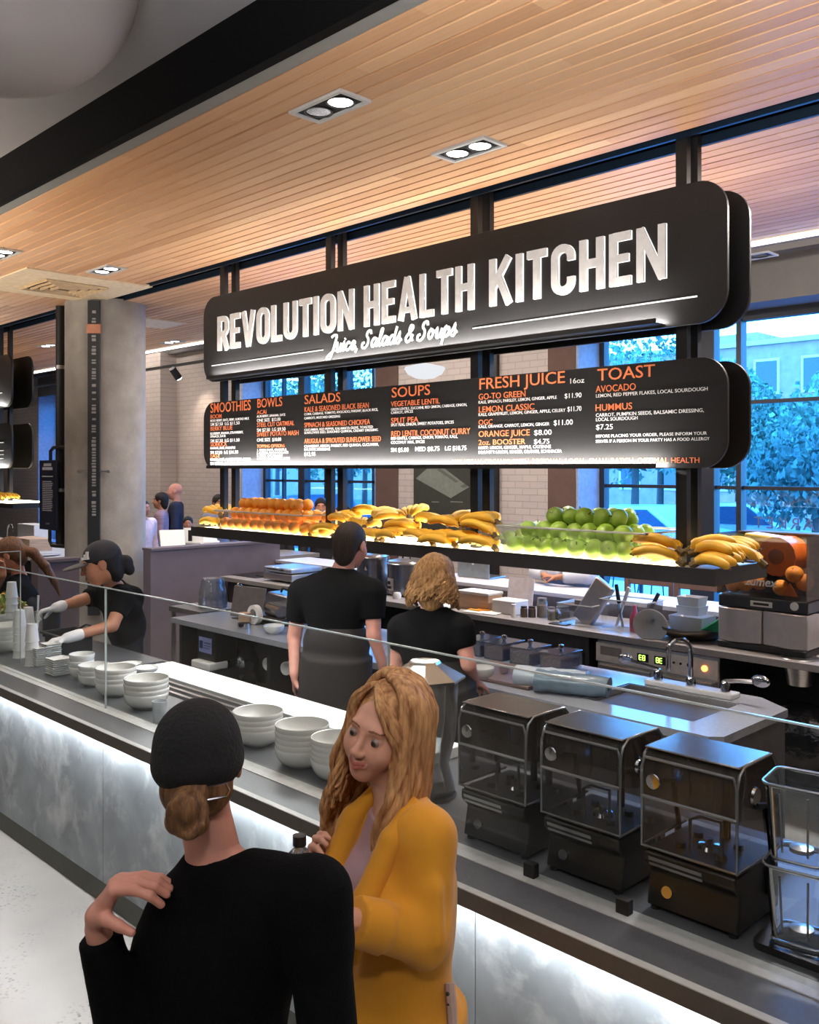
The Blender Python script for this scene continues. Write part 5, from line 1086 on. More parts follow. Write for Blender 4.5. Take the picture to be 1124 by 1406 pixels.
MB().tube([(w*.55, .015, 0), (w*.55, .015, -.12), (w*.65, .02, -.17), (w+.12, .06, -.17)], .02, 8).tube([(w*.6, .015, h), (w*.6, .015, h+.10), (w*.75, .02, h+.14), (w+.12, .06, h+.14)], .02, 8).build('arm', M['black'], ps)
# papers, till and machines on the low wall right of the column
def onwall(px, y): return V(at(px, 750, Y=y).x, y, 1.285)
q = at(232, 748, Z=1.285)
for i, (px, py, rz, lab) in enumerate(((222, 742, .2, 'white box file standing open on the low wall beside the column'), (246, 738, -.4, 'grey and white card machine on the low wall'), (262, 730, .5, 'white till screen tilted back behind the low wall'))):
    c = at(px, py, Y=5.05+.32*i); t = thing('counter_machine', lab, 'machine', (-8.74-.14*i, 5.1+.3*i, 1.245+.0*i), rz+1.0)
    MB().box(-.11, .11, -.08, .08, -.16, .04).build('base', M['whiteplastic'] if i != 1 else M['fasciagrey'], t, bevel=.01)
    s_ = MB().box(-.13, .13, -.012, .012, .02, .22).build('screen', M['whiteplastic'], t, bevel=.006); s_.rotation_euler = (-.5, 0, 0)
    if i == 1: MB().box(-.02, .02, -.03, -.012, .06, .18).build('keypad', M['black'], t)
tag(MB().box(-.9, .0, -.9, .9, -.05, 0).build('till_counter', M['rear'], bevel=.004), 'pale till counter behind the low wall right of the column', 'counter').location = (-8.69, 6.15, 1.08)
for i in range(3): 
    o = tag(MB().box(-.14, .14, -.2, .2, 0, .012).build('pink_tray', mat('pink_paper', S(222, 192, 186), .7) if not i else bpy.data.materials['pink_paper'], bevel=.003), ('lowest pink tray stacked beside the column', 'middle pink tray stacked beside the column', 'topmost pink tray stacked beside the column')[i], 'tray', 'pink trays'); o.location = (-8.95, 5.75, 1.085+.05*i)
for i in range(5): c = at(318+9*i, 740, Y=6.9) if False else None
# ================================================================ people: smooth bodies grown from blended limbs
def Wp(px, py, d):
    u, v = (px-CX)/FPX, (CY-py)/FPX
    return V(d*(_fx+u*_fy), d*(_fy-u*_fx), CAM_Z+d*v)
RC, FC, UC = V(_fy, -_fx, 0), V(_fx, _fy, 0), V(0, 0, 1)      # the camera's right, forward and up, used to describe poses
def frame(fw, up):
    fw = fw.normalized(); up = (up-fw*up.dot(fw)).normalized(); r = fw.cross(up); return np.array([[r.x, fw.x, up.x], [r.y, fw.y, up.y], [r.z, fw.z, up.z]])
class Flesh:
    def __init__(s): s.a = []; s.s = []; s.c = []
    def cap(s, a, b, ra, rb=None, k=.02, sub=False): (s.s if sub else s.a).append(('c', np.array(a, float), np.array(b, float), ra, ra if rb is None else rb, k)); return s
    def ell(s, c, r, R=None, k=.02, sub=False): (s.s if sub else s.a).append(('e', np.array(c, float), np.array(r, float), np.eye(3) if R is None else R, 0, k)); return s
    def sleeve(s, a, b, ra, rb, k=.015): s.a.append(('t', np.array(a, float), np.array(b, float), ra, rb, k)); return s
    def cut(s, p, n): s.c.append((np.array(p, float), np.array(n, float)/np.linalg.norm(n))); return s
    @staticmethod
    def bounds(p):
        t, a, b, c, d, k = p
        if t == 'e':
            e = np.sqrt(((d*0+c if False else c) @ np.diag(b**2) @ c.T).diagonal()); return a-e, a+e
        m = max(c, d); return np.minimum(a, b)-m, np.maximum(a, b)+m
    @staticmethod
    def dist(p, X):
        t, a, b, c, d, k = p
        if t == 'e':
            q = (X-a) @ c; k0 = np.sqrt(((q/b)**2).sum(-1)); k1 = np.sqrt(((q/b**2)**2).sum(-1))+1e-9
            return k0*(k0-1)/k1
        ab = b-a; L2 = ab @ ab+1e-12; tt = ((X-a) @ ab)/L2
        if t == 'c':
            tc = np.clip(tt, 0, 1); return np.linalg.norm(X-a-tc[..., None]*ab, axis=-1)-(c+(d-c)*tc)
        tc = np.clip(tt, 0, 1); rad = np.linalg.norm(X-a-tt[..., None]*ab, axis=-1)-(c+(d-c)*tc)
        ax = np.abs(tt-.5)*math.sqrt(L2)-.5*math.sqrt(L2); return np.maximum(rad, ax)
    def mesh(s, h):
        lo = np.min([s.bounds(p)[0] for p in s.a], 0)-3*h; hi = np.max([s.bounds(p)[1] for p in s.a], 0)+3*h
        n = np.ceil((hi-lo)/h).astype(int)+1; F = np.full(n, 1.0, np.float32)
        ax = [lo[i]+h*np.arange(n[i]) for i in range(3)]
        for lst, sub in ((s.a, 0), (s.s, 1)):
            for p in lst:
                b0, b1 = s.bounds(p); m = p[5]+3*h
                i0 = np.maximum(((b0-m-lo)/h).astype(int), 0); i1 = np.minimum(((b1+m-lo)/h).astype(int)+2, n)
                if (i1 <= i0).any(): continue
                sl = tuple(slice(i0[q], i1[q]) for q in range(3))
                X = np.stack(np.meshgrid(*[ax[q][sl[q]] for q in range(3)], indexing='ij'), -1); D = s.dist(p, X).astype(np.float32); k = p[5]; f = F[sl]
                if sub:
                    D = -D; hh = np.maximum(k-np.abs(f-D), 0)/k; F[sl] = np.maximum(f, D)+hh*hh*k/4
                else:
                    hh = np.maximum(k-np.abs(f-D), 0)/k; F[sl] = np.minimum(f, D)-hh*hh*k/4
        for p, nn in s.c:
            pl = sum((ax[q]-p[q]).reshape([-1 if w == q else 1 for w in range(3)])*nn[q] for q in range(3)); F = np.maximum(F, pl.astype(np.float32))
        S_ = F < 0; nx, ny, nz = n
        cnt = sum(S_[i:nx-1+i, j:ny-1+j, k:nz-1+k].astype(np.int8) for i in (0, 1) for j in (0, 1) for k in (0, 1))
        cell = np.argwhere((cnt > 0) & (cnt < 8)); idx = np.full((nx-1, ny-1, nz-1), -1, np.int32); idx[tuple(cell.T)] = np.arange(len(cell))
        co = np.array([(i, j, k) for i in (0, 1) for j in (0, 1) for k in (0, 1)]); val = [F[tuple((cell+c).T)] for c in co]
        acc = np.zeros((len(cell), 3)); num = np.zeros(len(cell))
        for a in range(8):
            for b in range(a+1, 8):
                if np.abs(co[a]-co[b]).sum() != 1: continue
                fa, fb = val[a], val[b]; m = (fa < 0) != (fb < 0); t = np.where(m, fa/np.where(m, fa-fb, 1), 0)
                acc += np.where(m[:, None], co[a]+t[:, None]*(co[b]-co[a]), 0); num += m
        vs = lo+h*(cell+acc/num[:, None]); fs = []
        for q in range(3):
            d = np.zeros(3, int); d[q] = 1; u = np.zeros(3, int); u[(q+1) % 3] = 1; w = np.zeros(3, int); w[(q+2) % 3] = 1
            A = S_[tuple(slice(0, n[z]-d[z]) for z in range(3))]; B = S_[tuple(slice(d[z], n[z]) for z in range(3))]
            e = np.argwhere(A != B); e = e[(e[:, (q+1) % 3] > 0) & (e[:, (q+2) % 3] > 0) & (e[:, (q+1) % 3] < n[(q+1) % 3]-1) & (e[:, (q+2) % 3] < n[(q+2) % 3]-1)]
            qd = np.stack([idx[tuple((e-u-w).T)], idx[tuple((e-w).T)], idx[tuple(e.T)], idx[tuple((e-u).T)]], 1)
            fl = ~A[tuple(e.T)]; qd[fl] = qd[fl][:, ::-1]; fs.append(qd)
        return vs, np.concatenate(fs)
def grow(name, pieces, m, parent, base, pick=None):
    "one mesh from several grown pieces; pick(points) gives each face its material"
    vs = []; fs = []; o = 0
    for fl, h in pieces:
        v, f = fl.mesh(h); vs.append(v); fs.append(f+o); o += len(v)
    vs = np.concatenate(vs); fs = np.concatenate(fs)
    me = bpy.data.meshes.new(name); me.from_pydata((vs-np.array(base)).tolist(), [], fs.tolist())
    for x in (m if isinstance(m, (list, tuple)) else [m]): me.materials.append(x)
    if pick is not None: me.polygons.foreach_set('material_index', pick(vs[fs].mean(1)).astype(np.int32))
    me.shade_smooth(); ob = bpy.data.objects.new(name, me); COL.objects.link(ob); ob.parent = parent; return ob
def head(fl, c, R, s=1.0, jaw=1.0):
    T = lambda x, y, z: np.array(c)+R @ (np.array([x, y, z])*s)
    e = lambda p, r, k=.02, sub=False: fl.ell(T(*p), np.array(r)*s, R, k*s, sub)
    q = lambda a, b, ra, rb=None, k=.015: fl.cap(T(*a), T(*b), ra*s, (ra if rb is None else rb)*s, k*s)
    e((0, -.018, .030), (.073, .093, .084)); e((0, .030, -.025), (.060*jaw, .060, .082), .03)
    e((0, .052, -.088), (.026*jaw, .026, .024), .03); e((.036, .055, -.030), (.026, .026, .030), .025); e((-.036, .055, -.030), (.026, .026, .030), .025)
    q((-.034, .078, .028), (.034, .078, .028), .009, None, .02)
    for x in (-1, 1): e((x*.031, .094, .004), (.016, .011, .011), .014, True)
    for x in (-1, 1):
        e((x*.031, .0765, .004), (.0145, .0135, .0128), .006); e((x*.031, .0935, .0022), (.0108, .009, .0028), .002, True)
        e((x*.0755, -.008, -.004), (.009, .020, .032), .012)
        e((x*.011, .097, -.031), (.008, .009, .0068), .006)
    q((0, .086, .010), (0, .106, -.026), .0075, .0105, .012)
    q((-.021, .082, -.056), (0, .0925, -.0545), .0042, .0055, .007); q((.021, .082, -.056), (0, .0925, -.0545), .0042, .0055, .007)
    q((-.018, .082, -.063), (0, .0915, -.0665), .0045, .0068, .008); q((.018, .082, -.063), (0, .0915, -.0665), .0045, .0068, .008)
    return T
def face_pick(c, R, s=1.0):
    def f(P):
        q = (P-np.array(c)) @ R/s; x, y, z = q.T; out = np.zeros(len(P), int)
        smile = z-.004*(x/.022)**2
        lips = (np.abs(x) < .0235) & (y > .078) & (smile < -.0515) & (smile > -.0725+.010*(np.abs(x)/.023)**2); out[lips] = 1
        mouth = (np.abs(x) < .021) & (y > .078) & (np.abs(smile+.0598) < .0011); out[mouth] = 3
        bz = .0262+.0035*np.sin((np.abs(x)-.012)/.040*PI)+.0*x; out[(np.abs(x) > .012) & (np.abs(x) < .050) & (y > .05) & (np.abs(z-bz) < .0024)] = 2
        return out
    return f
def eyes(T, R, s, root, base, skin=None):
    for x in (-1, 1):
        c = Vector(T(x*.031, .0760, .0035))-Vector(base); Rm = Matrix(R.tolist())
        e = MB().ball(c, .0121*s, 20, 14).build('eye', M['eyewhite'], root, angle=80)
        f = Rm @ V(-.12*0, 1, -.10); f.normalize()
        MB().cyl(c+f*.0108*s, c+f*.0125*s, .0068*s, .0060*s, 16).build('iris', M['iris'], e); MB().cyl(c+f*.0120*s, c+f*.0128*s, .0028*s, n=12).build('pupil', M['pupil'], e)
M['eyewhite'] = mat('eye_white', S(128, 114, 108), .35); M['iris'] = mat('iris_brown', S(70, 52, 40), .2); M['pupil'] = mat('pupil', S(8, 8, 8), .1)
def hand(fl, w, fd, pn, ts, curl=.5, s=1.0, k=.006, fist=None):
    "palm, four unequal bent fingers and a thumb from the palm's side; ts = +1/-1 side of the thumb"
    w = Vector(w); fd = Vector(fd).normalized(); pn = Vector(pn); pn = (pn-fd*pn.dot(fd)).normalized(); lat = fd.cross(pn)*ts
    for i, (o, L) in enumerate(((.029, .072), (.010, .082), (-.010, .076), (-.028, .060))):
        kn = w+fd*(.088-.004*abs(i-1))*s+lat*o*s; fl.cap(w+lat*o*.55*s+fd*.008*s, kn, .0135*s, .0105*s, .012)
        p = kn; a = curl*(.55+.12*i)
        for sg, r in ((.45, .0092), (.31, .0084), (.24, .0076)):
            d = fd*math.cos(a)+pn*math.sin(a)+lat*o*.8*(1-min(1, curl)); q = p+d.normalized()*L*sg*s; fl.cap(p, q, r*s, (r-.0008)*s, k); p = q; a += curl
    p0 = w+fd*.022*s+lat*.022*s; p1 = p0+(fd*.55+lat*.62+pn*.45).normalized()*.046*s; p2 = p1+(fd*.8+lat*.25+pn*.55).normalized()*.032*s; p3 = p2+(fd*.85+pn*.6).normalized()*.024*s
    fl.cap(p0, p1, .0145*s, .0115*s, .012); fl.cap(p1, p2, .0108*s, .0096*s, k); fl.cap(p2, p3, .0094*s, .0080*s, k)

def locks(mb, T, b0, rnd, n, ln0, ln1, part=.018, lift0=1.03, span=2.35, am0=.006, r1=.0052, flare=.18, hi=None):
    "tapered locks falling from the parting over the skull"
    for i in range(n):
        u = rnd.random(); th = -span+(span+(hi or span))*u                      # angle round the head, 0 at the back
        x0, y0 = .085*math.sin(th), -.028-.096*math.cos(th); ln = ln0+(ln1-ln0)*rnd.random()-(.09*ln0/.36 if abs(th) > 1.9 else 0)
        px_ = part+.004*rnd.random(); pts = []; wv = rnd.random()*6.28; am = am0+2*am0*rnd.random(); lift = lift0+.08*rnd.random()
        for k in range(15):
            q = k/14
            if q < .36:
                e = q/.36*PI/2; xx = px_*(1-math.sin(e))+x0*math.sin(e)*lift; yy = (-.02-.03*math.cos(th))*(1-math.sin(e))+y0*math.sin(e)*lift; zz = .036+(.086*math.cos(e))*lift
                if abs(th) > 1.7: zz += .012*math.sin(2*e)
            else:
                g = (q-.36)/.64; xx = x0*lift*(1+flare*g)+am*math.sin(wv+g*9)*g**.5; yy = y0*lift+(-.012*g)+am*math.cos(wv+g*8)*g**.5+(.03*g if abs(th) > 1.7 else 0); zz = .036-g*ln
            pts.append(Vector(T(xx, yy, zz))-b0)
        r0 = r1+.004*rnd.random(); mb.tube(pts, [r0*(.5+1.2*math.sin(PI*min(1, .12+.86*k/14))**.6) for k in range(15)], 5)
def bob_head(t, base, T, R, s):
    hairshell(HBL, .03, -.085, .004, wid=.008)(t, base, T, R, s); rnd = random.Random(5); mb = MB()
    locks(mb, T, Vector(base), rnd, 230, .115, .165, .01, 1.02, 2.0, .009, .0055, .22); mb.build('hair_locks', HBL, t, angle=80)
def skinmat(n, c, c2=None): return mat(n, S(*c), .5, 0, .06, 30, sss=.12, spec=.4)
M['skin'] = skinmat('skin_light', (214, 160, 136)); M['skinpink'] = skinmat('skin_pink', (206, 146, 128)); M['skintan'] = skinmat('skin_tan', (176, 120, 92))
M['lip'] = mat('lips', S(190, 108, 98), .4); M['brow'] = mat('brow_brown', S(128, 88, 66), .8); M['browdark'] = mat('brow_dark', S(60, 42, 34), .8); M['mouthline'] = mat('mouth_line', S(122, 66, 58), .5)
M['tee'] = mat('black_cotton', S(10, 10, 11), .9, 0, .15, 12, bump=.3, bscale=9, spec=.15); M['knit'] = mat('black_knit', S(9, 9, 11), .95, 0, .2, 40, bump=.3, bscale=160, spec=.1)
M['apron'] = mat('dark_brown_apron', S(25, 19, 17), .85, 0, .1, 10, bump=.3, bscale=8); M['jeans'] = mat('dark_trousers', S(30, 30, 36), .85, 0, .12, 12, bump=.2, bscale=14)
M['shoe'] = mat('dark_shoe', S(26, 24, 24), .5)
M['glove'] = mat('vinyl_glove', S(226, 224, 226), .4, 0, .05, 30, bump=.3, bscale=60)

def person(name_label, base, P, C, N, rt, H, HR, arms, skin, s=1.0, hs=1.0, top=None, topm=None, slv=.5, slim=1.0, bust=False, legs=M['jeans'], hb=.011, hh=.006, glove=None, face=False, neckline=.07, hem=None, apron=None, hd=None, k=.02, infl=.012, jaw=1.0, group=None, handh=None, knees=None, collar=None):
    "arms: ((shoulder, elbow, wrist, finger dir, palm normal, thumb side, curl), ...)"
    base = Vector(base); t = thing('person', name_label, 'person', base, 0, group)
    rt = Vector(rt).normalized(); up = (N-P).normalized(); R = frame(up.cross(rt), up); fw = Vector(R[:, 1]); rt = Vector(R[:, 0])
    def torso(f, g):
        f.ell(C, np.array((.150*slim+g, .100+g, .175+g))*s, R, .05*s); f.ell(P*.48+C*.52, np.array((.125*slim+g, .088+g, .15+g))*s, R, .05*s); f.ell(P, np.array((.155*slim+g, .108+g, .125+g))*s, R, .05*s)
        if bust:
            for x in (-1, 1): f.ell(C+rt*x*.070*s+fw*.085*s+up*.02*s, np.array((.062+g*.5, .050+g*.5, .062+g*.5))*s, R, .04*s)
        for a in arms: f.cap(N-up*.035*s, a[0], (.046+g)*s, (.050+g)*s, .05*s); f.ell(a[0]*.6+C*.4, np.array((.06+g, .07+g, .09+g))*s, R, .05*s)
    body = Flesh(); torso(body, 0); body.cap(N-up*.03*s, Vector(H)+Vector(HR @ np.array([0, -.022, -.055]))*hs, .052*s, .050*hs, .03)
    for a in arms: body.cap(a[0], a[1], .047*s, .038*s, .03); body.cap(a[1], a[2], .037*s, .025*s, .015)
    fx = Vector((fw.x, fw.y, 0)).normalized()
    J = []
    for x, sd in ((-1, 0), (1, 1)):
        hp = P+rt*x*.085*s-up*.04*s; kn = knees[sd] if knees else V(base.x+(hp.x-P.x)*1.05+(P.x-base.x)*.5, base.y+(hp.y-P.y)*1.05+(P.y-base.y)*.5, .48*s)+fx*.02; an = V(base.x+(hp.x-P.x)*1.15, base.y+(hp.y-P.y)*1.15, .09)
        if knees: an = V(kn.x, kn.y, .09)-fx*.05
        J.append((hp, kn, an)); body.cap(hp, kn, .082*s, .056*s, .03); body.cap(kn, an, .054*s, .036*s, .02); body.ell(an+fx*.06+V(0, 0, -.05), (.045, .045, .038), None, .03); body.cap(an, an+fx*.14+V(0, 0, -.055), .035, .03, .03)
    hf = Flesh(); T = head(hf, H, HR, hs, jaw); hf.cap(Vector(H)+Vector(HR @ np.array([0, -.022, -.055]))*hs, N, .050*hs, .053*s, .03)
    pieces = [(body, hb), (hf, hh)]
    for a in arms:
        f = Flesh(); f.cap(a[1]*.3+a[2]*.7, a[2], .029*s, .026*s, .01)
        if len(a) > 7: a[7](f)
        else: hand(f, a[2], a[3], a[4], a[5], a[6], s)
        if glove:
            f.cap(a[1]*.25+a[2]*.75, a[2], .034*s, .030*s, .012); grow('glove', [(f, handh or hh)], glove, t, base)
        else: pieces.append((f, handh or hh))
    fp = face_pick(H, HR, hs)
    grow('body', pieces, [skin, M['lip'] if face else skin, M['brow'] if hh < .003 else M['browdark'], M['mouthline']], t, base, fp)
    if face: eyes(T, HR, hs, t, base)
    if topm:
        f = Flesh(); torso(f, infl)
        for a in arms:
            e = a[0]+(a[1]-a[0])*min(1, slv); f.cap(a[0], a[0]+(a[1]-a[0])*.25, (.052+infl)*s, (.05+infl)*s, .03)
            if slv <= 1: f.sleeve(a[0], e, (.050+infl)*s, (.046+infl)*s, .025)
            else: f.cap(a[0], a[1], (.049+infl)*s, (.040+infl)*s, .03); f.sleeve(a[1], a[1]+(a[2]-a[1])*(slv-1), (.040+infl)*s, (.029+infl*.9)*s, .02)
        f.ell(N+fw*.02*s+up*.035*s, (neckline*s, neckline*1.05*s, neckline*.9*s), R, .012, True)
        if collar: f.a += collar
        f.cut(P-up*(hem if hem is not None else .10)*s, -np.array(up)); grow('shirt' if slv < 1.2 else 'sweater', [(f, hb*.85)], topm, t, base)
    f = Flesh(); g = .012; f.ell(P, np.array((.155*slim+g, .108+g, .135+g))*s, R, .04)
    for hp, kn, an in J: f.cap(hp, kn, (.082+g)*s, (.058+g)*s, .03); f.sleeve(kn, an+V(0, 0, .0), (.060+g)*s, (.044+g)*s, .03)
    f.cut(P+up*.10*s, np.array(up)); grow('trousers', [(f, hb*1.1)], legs, t, base)
    for hp, kn, an in J:
        f = Flesh(); f.cap(an+V(0, 0, -.045)-fx*.03, an+fx*.13+V(0, 0, -.05), .046, .040, .02); f.ell(an+fx*.03, (.05, .05, .05), None, .03); f.cut((0, 0, .004), (0, 0, -1)); grow('shoe', [(f, .009)], M['shoe'], t, base)
    if apron:
        f = Flesh(); f.ell(P*.7+C*.3, np.array((.150*slim+.03, .112+.03, .16))*s, R, .05); f.sleeve(P+up*.02*s, P-up*.46*s, .19*s*slim, .21*s*slim, .05); grow('apron', [(f, hb)], apron, t, base)
    if hd: hd(t, base, T, HR, hs)
    return t
def hairshell(m, front=.035, low=-.06, puff=.0, name='hair', bun=None, h=.007, wid=0, extra=None):
    "hair over skull and nape, hairline kept off the face"
    def f(t, base, T, R, s):
        fl = Flesh(); fl.ell(T(0, -.022, .034), np.array((.080+puff+wid, .100+puff, .090+puff))*s, R, .02); fl.ell(T(0, -.062, low*.5), np.array((.066+puff+wid, .052+puff, abs(low)*.75+.05))*s, R, .03)
        if extra: extra(fl, T, R, s)
        fl.ell(T(0, .10, -.04), np.array((.072, .075, .10))*s, R, .012, True); fl.ell(T(0, front+.075, .02), np.array((.060, .05, .055))*s, R, .012, True)
        if bun:
            for c, r in bun: fl.ell(T(*c), np.array(r)*s, R, .012)
        grow(name, [(fl, h)], m, t, base)
    return f
def hairmat(n, a, b): return mat(n, S(*a), .55, 0, .2, 26, bump=.6, bscale=70, stretch=(3, 3, .5), col2=S(*b), spec=.3)
HB, HD, HBL = hairmat('hair_dark_brown', (22, 15, 10), (46, 31, 21)), hairmat('hair_black', (16, 14, 14), (34, 28, 26)), hairmat('hair_blond_brown', (112, 78, 46), (178, 136, 86))
def stand(px, Y, top, ang, s=1.0, z0=0.0):
    "a simple standing pose: photo column, depth, height of the head top, facing angle"
    p = at(px, 700, Y=Y); b = V(p.x, Y, z0); k = (top-z0)/1.70; fw = V(math.cos(ang), math.sin(ang), 0); rt = fw.cross(V(0, 0, 1)); q = lambda x, y, z: b+rt*x*k+fw*y*k+V(0, 0, z*k)
    arms = tuple((q(x*.175, -.01, 1.37), q(x*.225, -.02, 1.10), q(x*.22, .06, .87), V(0, 0, -1)+fw*.2, rt*-x, -x, .4) for x in (-1, 1))
    return dict(base=b, P=q(0, 0, .94), C=q(0, .005, 1.24), N=q(0, -.015, 1.43), rt=rt, H=q(0, .015, 1.585), HR=frame(fw, V(0, 0, 1)), arms=arms, s=k, hs=k)

# ---- the woman in the black cap, seen from behind
A_N, A_H = Wp(296, 1176, 1.80), Wp(274, 1046, 1.80); A_SR, A_SL = Wp(430, 1230, 1.70), Wp(236, 1296, 1.87)
A_base = V(A_N.x, A_N.y, 0)+FC*.02; A_rt = A_SR-A_SL; A_rt.z = 0
A_P = V(A_base.x, A_base.y, .86); A_C = A_N*.60+A_P*.40
def a_hand(f):
    for ch in ([(131, 1262, 1.765), (158, 1214, 1.745), (187, 1211, 1.735), (211, 1217, 1.735), (229, 1228, 1.745)], [(133, 1264, 1.755), (157, 1222, 1.725), (184, 1222, 1.71), (206, 1230, 1.71), (221, 1242, 1.72)],
               [(130, 1258, 1.775), (163, 1210, 1.765), (194, 1205, 1.76), (217, 1210, 1.76), (233, 1220, 1.765)], [(130, 1255, 1.785), (167, 1208, 1.785), (198, 1203, 1.785), (220, 1206, 1.785), (235, 1214, 1.785)]):
        P_ = [Wp(*c) for c in ch]; rr = (.0165, .0125, .0098, .0088, .0078, .0070)
        for i in range(4): f.cap(P_[i], P_[i+1], rr[i], rr[i+1], .010 if i == 0 else .006)
    P_ = [Wp(132, 1258, 1.75), Wp(146, 1262, 1.725), Wp(163, 1271, 1.715), Wp(180, 1280, 1.715)]
    for i, r in enumerate((.018, .0125, .0105)): f.cap(P_[i], P_[i+1], r, (.0125, .0105, .0085)[i], .01 if i == 0 else .006)
A_fw = (FC*.99-RC*.08+UC*-.05)
def a_head(t, base, T, R, s):
    f = Flesh(); f.ell(T(0, -.020, .036), np.array((.086, .104, .092))*s, R, .02); f.ell(T(0, -.022, .004), np.array((.087, .106, .055))*s, R, .02)
    f.cut(T(0, -.10, -.042), R @ np.array([0, .35, -1.0])); cp = grow('cap', [(f, .005)], mat('black_cap', S(6, 6, 8), .9, 0, .2, 40, bump=.4, bscale=120), t, base)
    f = Flesh(); f.ell(T(0, .115, .012), np.array((.068, .075, .011))*s, R, .01); grow('cap_brim', [(f, .005)], bpy.data.materials['black_cap'], cp, base)
    b0 = Vector(T(.030, -.121, -.028))-Vector(base); Rm = Matrix(R.tolist()); MB().tube([b0+Rm @ V(*q) for q in ((.0, -.004, .013), (.032, .008, .013), (.038, .010, .0), (.032, .008, -.011), (.0, -.004, -.011))], .0024, 6).build('buckle', M['chrome'], cp)
    f = Flesh(); f.ell(T(0, -.055, -.035), np.array((.070, .062, .060))*s, R, .02); f.cap(T(0, -.09, -.03), T(-.02, -.11, -.075), .04*s, .02*s, .02)
    for c, r in (((-.008, -.128, -.050), (.032, .032, .036)), ((-.022, -.122, -.074), (.028, .028, .026)), ((.006, -.124, -.080), (.026, .026, .024))): f.ell(T(*c), np.array(r)*s, R, .006)
    for i in range(26):
        a = .5*i; c = T(-.006+.032*math.cos(a), -.136+.012*math.sin(2.1*a), -.060+.036*math.sin(a)); d = T(-.006+.032*math.cos(a+.8), -.140+.012*math.sin(2.1*a+1), -.060+.036*math.sin(a+.8)); f.cap(c, d, .0075*s, .0065*s, .003)
    grow('hair', [(f, .0035)], hairmat('hair_light_brown', (70, 46, 28), (136, 98, 62)), t, base)
person('person in black cap and sweater seen from behind, hand on shoulder, low bun', A_base, A_P, A_C, A_N, A_rt, A_H, frame(A_fw, UC+RC*-.05), (
    (A_SR, Wp(456, 1470, 1.66), Wp(452, 1640, 1.58), V(0, 0, -1), -A_rt, -1, .5), (A_SL, Wp(176, 1450, 1.82), Wp(134, 1274, 1.775), UC, FC, 1, .5, a_hand)),
    M['skinpink'], s=.93, hs=.98, topm=M['knit'], slv=1.93, slim=1.14, hb=.009, hh=.0045, handh=.0032, neckline=.070, infl=.016, hem=.06, hd=a_head, bust=True)

# ---- the fair-haired woman in the mustard coat
B_H, B_N = Wp(526, 1002, 2.14), Wp(549, 1104, 2.15); B_SL, B_SR = Wp(584, 1150, 2.06), Wp(500, 1142, 2.26)
B_rt = B_SR-B_SL; B_rt.z = 0; B_base = V(B_N.x, B_N.y, 0)+RC*-.02; B_P = V(B_base.x, B_base.y, .84); B_C = B_N*.60+B_P*.40
B_R = frame(RC*-.52-FC*.83-UC*.02, UC+RC*.34)
def b_head(t, base, T, R, s):
    hm = hairmat('hair_strawberry_blond', (138, 88, 52), (226, 176, 122)); rnd = random.Random(3)
    f = Flesh(); f.ell(T(0, -.030, .036), np.array((.084, .100, .086))*s, R, .02); f.ell(T(-.012, -.07, -.07), np.array((.088, .058, .14))*s, R, .03)
    f.cap(T(-.085, -.02, -.02), T(-.118, -.04, -.27), .030*s, .040*s, .03); f.cap(T(.074, -.035, -.02), T(.070, -.05, -.13), .024*s, .018*s, .03)
    f.ell(T(0, .085, -.035), np.array((.064, .085, .098))*s, R, .012, True); f.ell(T(-.01, .11, .035), np.array((.052, .075, .035))*s, R, .012, True)
    f.cut(T(0, 0, -.31), -R[:, 2]); grow('hair', [(f, .005)], hm, t, base)
    mb = MB(); b0 = Vector(base); locks(mb, T, b0, rnd, 200, .38, .50, am0=.0085, flare=.48, hi=1.5)
    for way, n in ((((.030, .030, .116), (-.012, .068, .090), (-.052, .066, .050), (-.080, .036, -.005), (-.092, .022, -.08), (-.096, .024, -.16), (-.086, .028, -.25)), 34), (((.030, .030, .116), (.056, .050, .082), (.078, .034, .020), (.081, .028, -.06), (.079, .036, -.13), (.070, .042, -.19)), 20)):
        for i in range(n):                                         # side-parted fringe framing the face
            j = (rnd.uniform(-.008, .010), rnd.uniform(-.034, .006), rnd.uniform(-.012, .010)); wv = rnd.random()*6; zj = rnd.uniform(-.05, .05); c = []
            W_ = [V(*p) for p in way]; Q = [W_[0]]+W_+[W_[-1]]; nk = 16
            for k in range(nk):
                q = k/(nk-1)*(len(W_)-1); m_ = min(int(q), len(W_)-2); t_ = q-m_; p0, p1, p2, p3 = Q[m_:m_+4]
                p = .5*((2*p1)+(p2-p0)*t_+(2*p0-5*p1+4*p2-p3)*t_*t_+(3*p1-p0-3*p2+p3)*t_**3); g_ = k/(nk-1)
                p = p+V(*j)*min(1, g_*2.5)+V(math.sin(wv+g_*12), math.cos(wv+g_*11), 0)*.011*g_
                p.z += zj*g_*g_; c.append(Vector(T(*p))-b0)
            mb.tube(c, [.0048*(.5+1.1*math.sin(PI*min(1, .1+.88*k/(nk-1)))**.6) for k in range(nk)], 5)
    mb.build('hair_locks', hm, t, angle=80)
blouse = mat('lilac_blouse', S(186, 154, 160), .6, 0, .08, 10, bump=.3, bscale=10); coatm = mat('mustard_coat', S(208, 142, 26), .85, 0, .08, 8, bump=.8, bscale=6, sheen=.15)
B_arms = ((B_SR, Wp(462, 1270, 2.34), Wp(446, 1200, 2.20), UC*.8-RC*.3-FC*.3, -FC*.6+RC*.6, 1, .8), (B_SL, Wp(588, 1290, 2.00), Wp(480, 1262, 1.90), -RC-FC*.2+UC*.15, -FC*.1-UC, -1, .7))
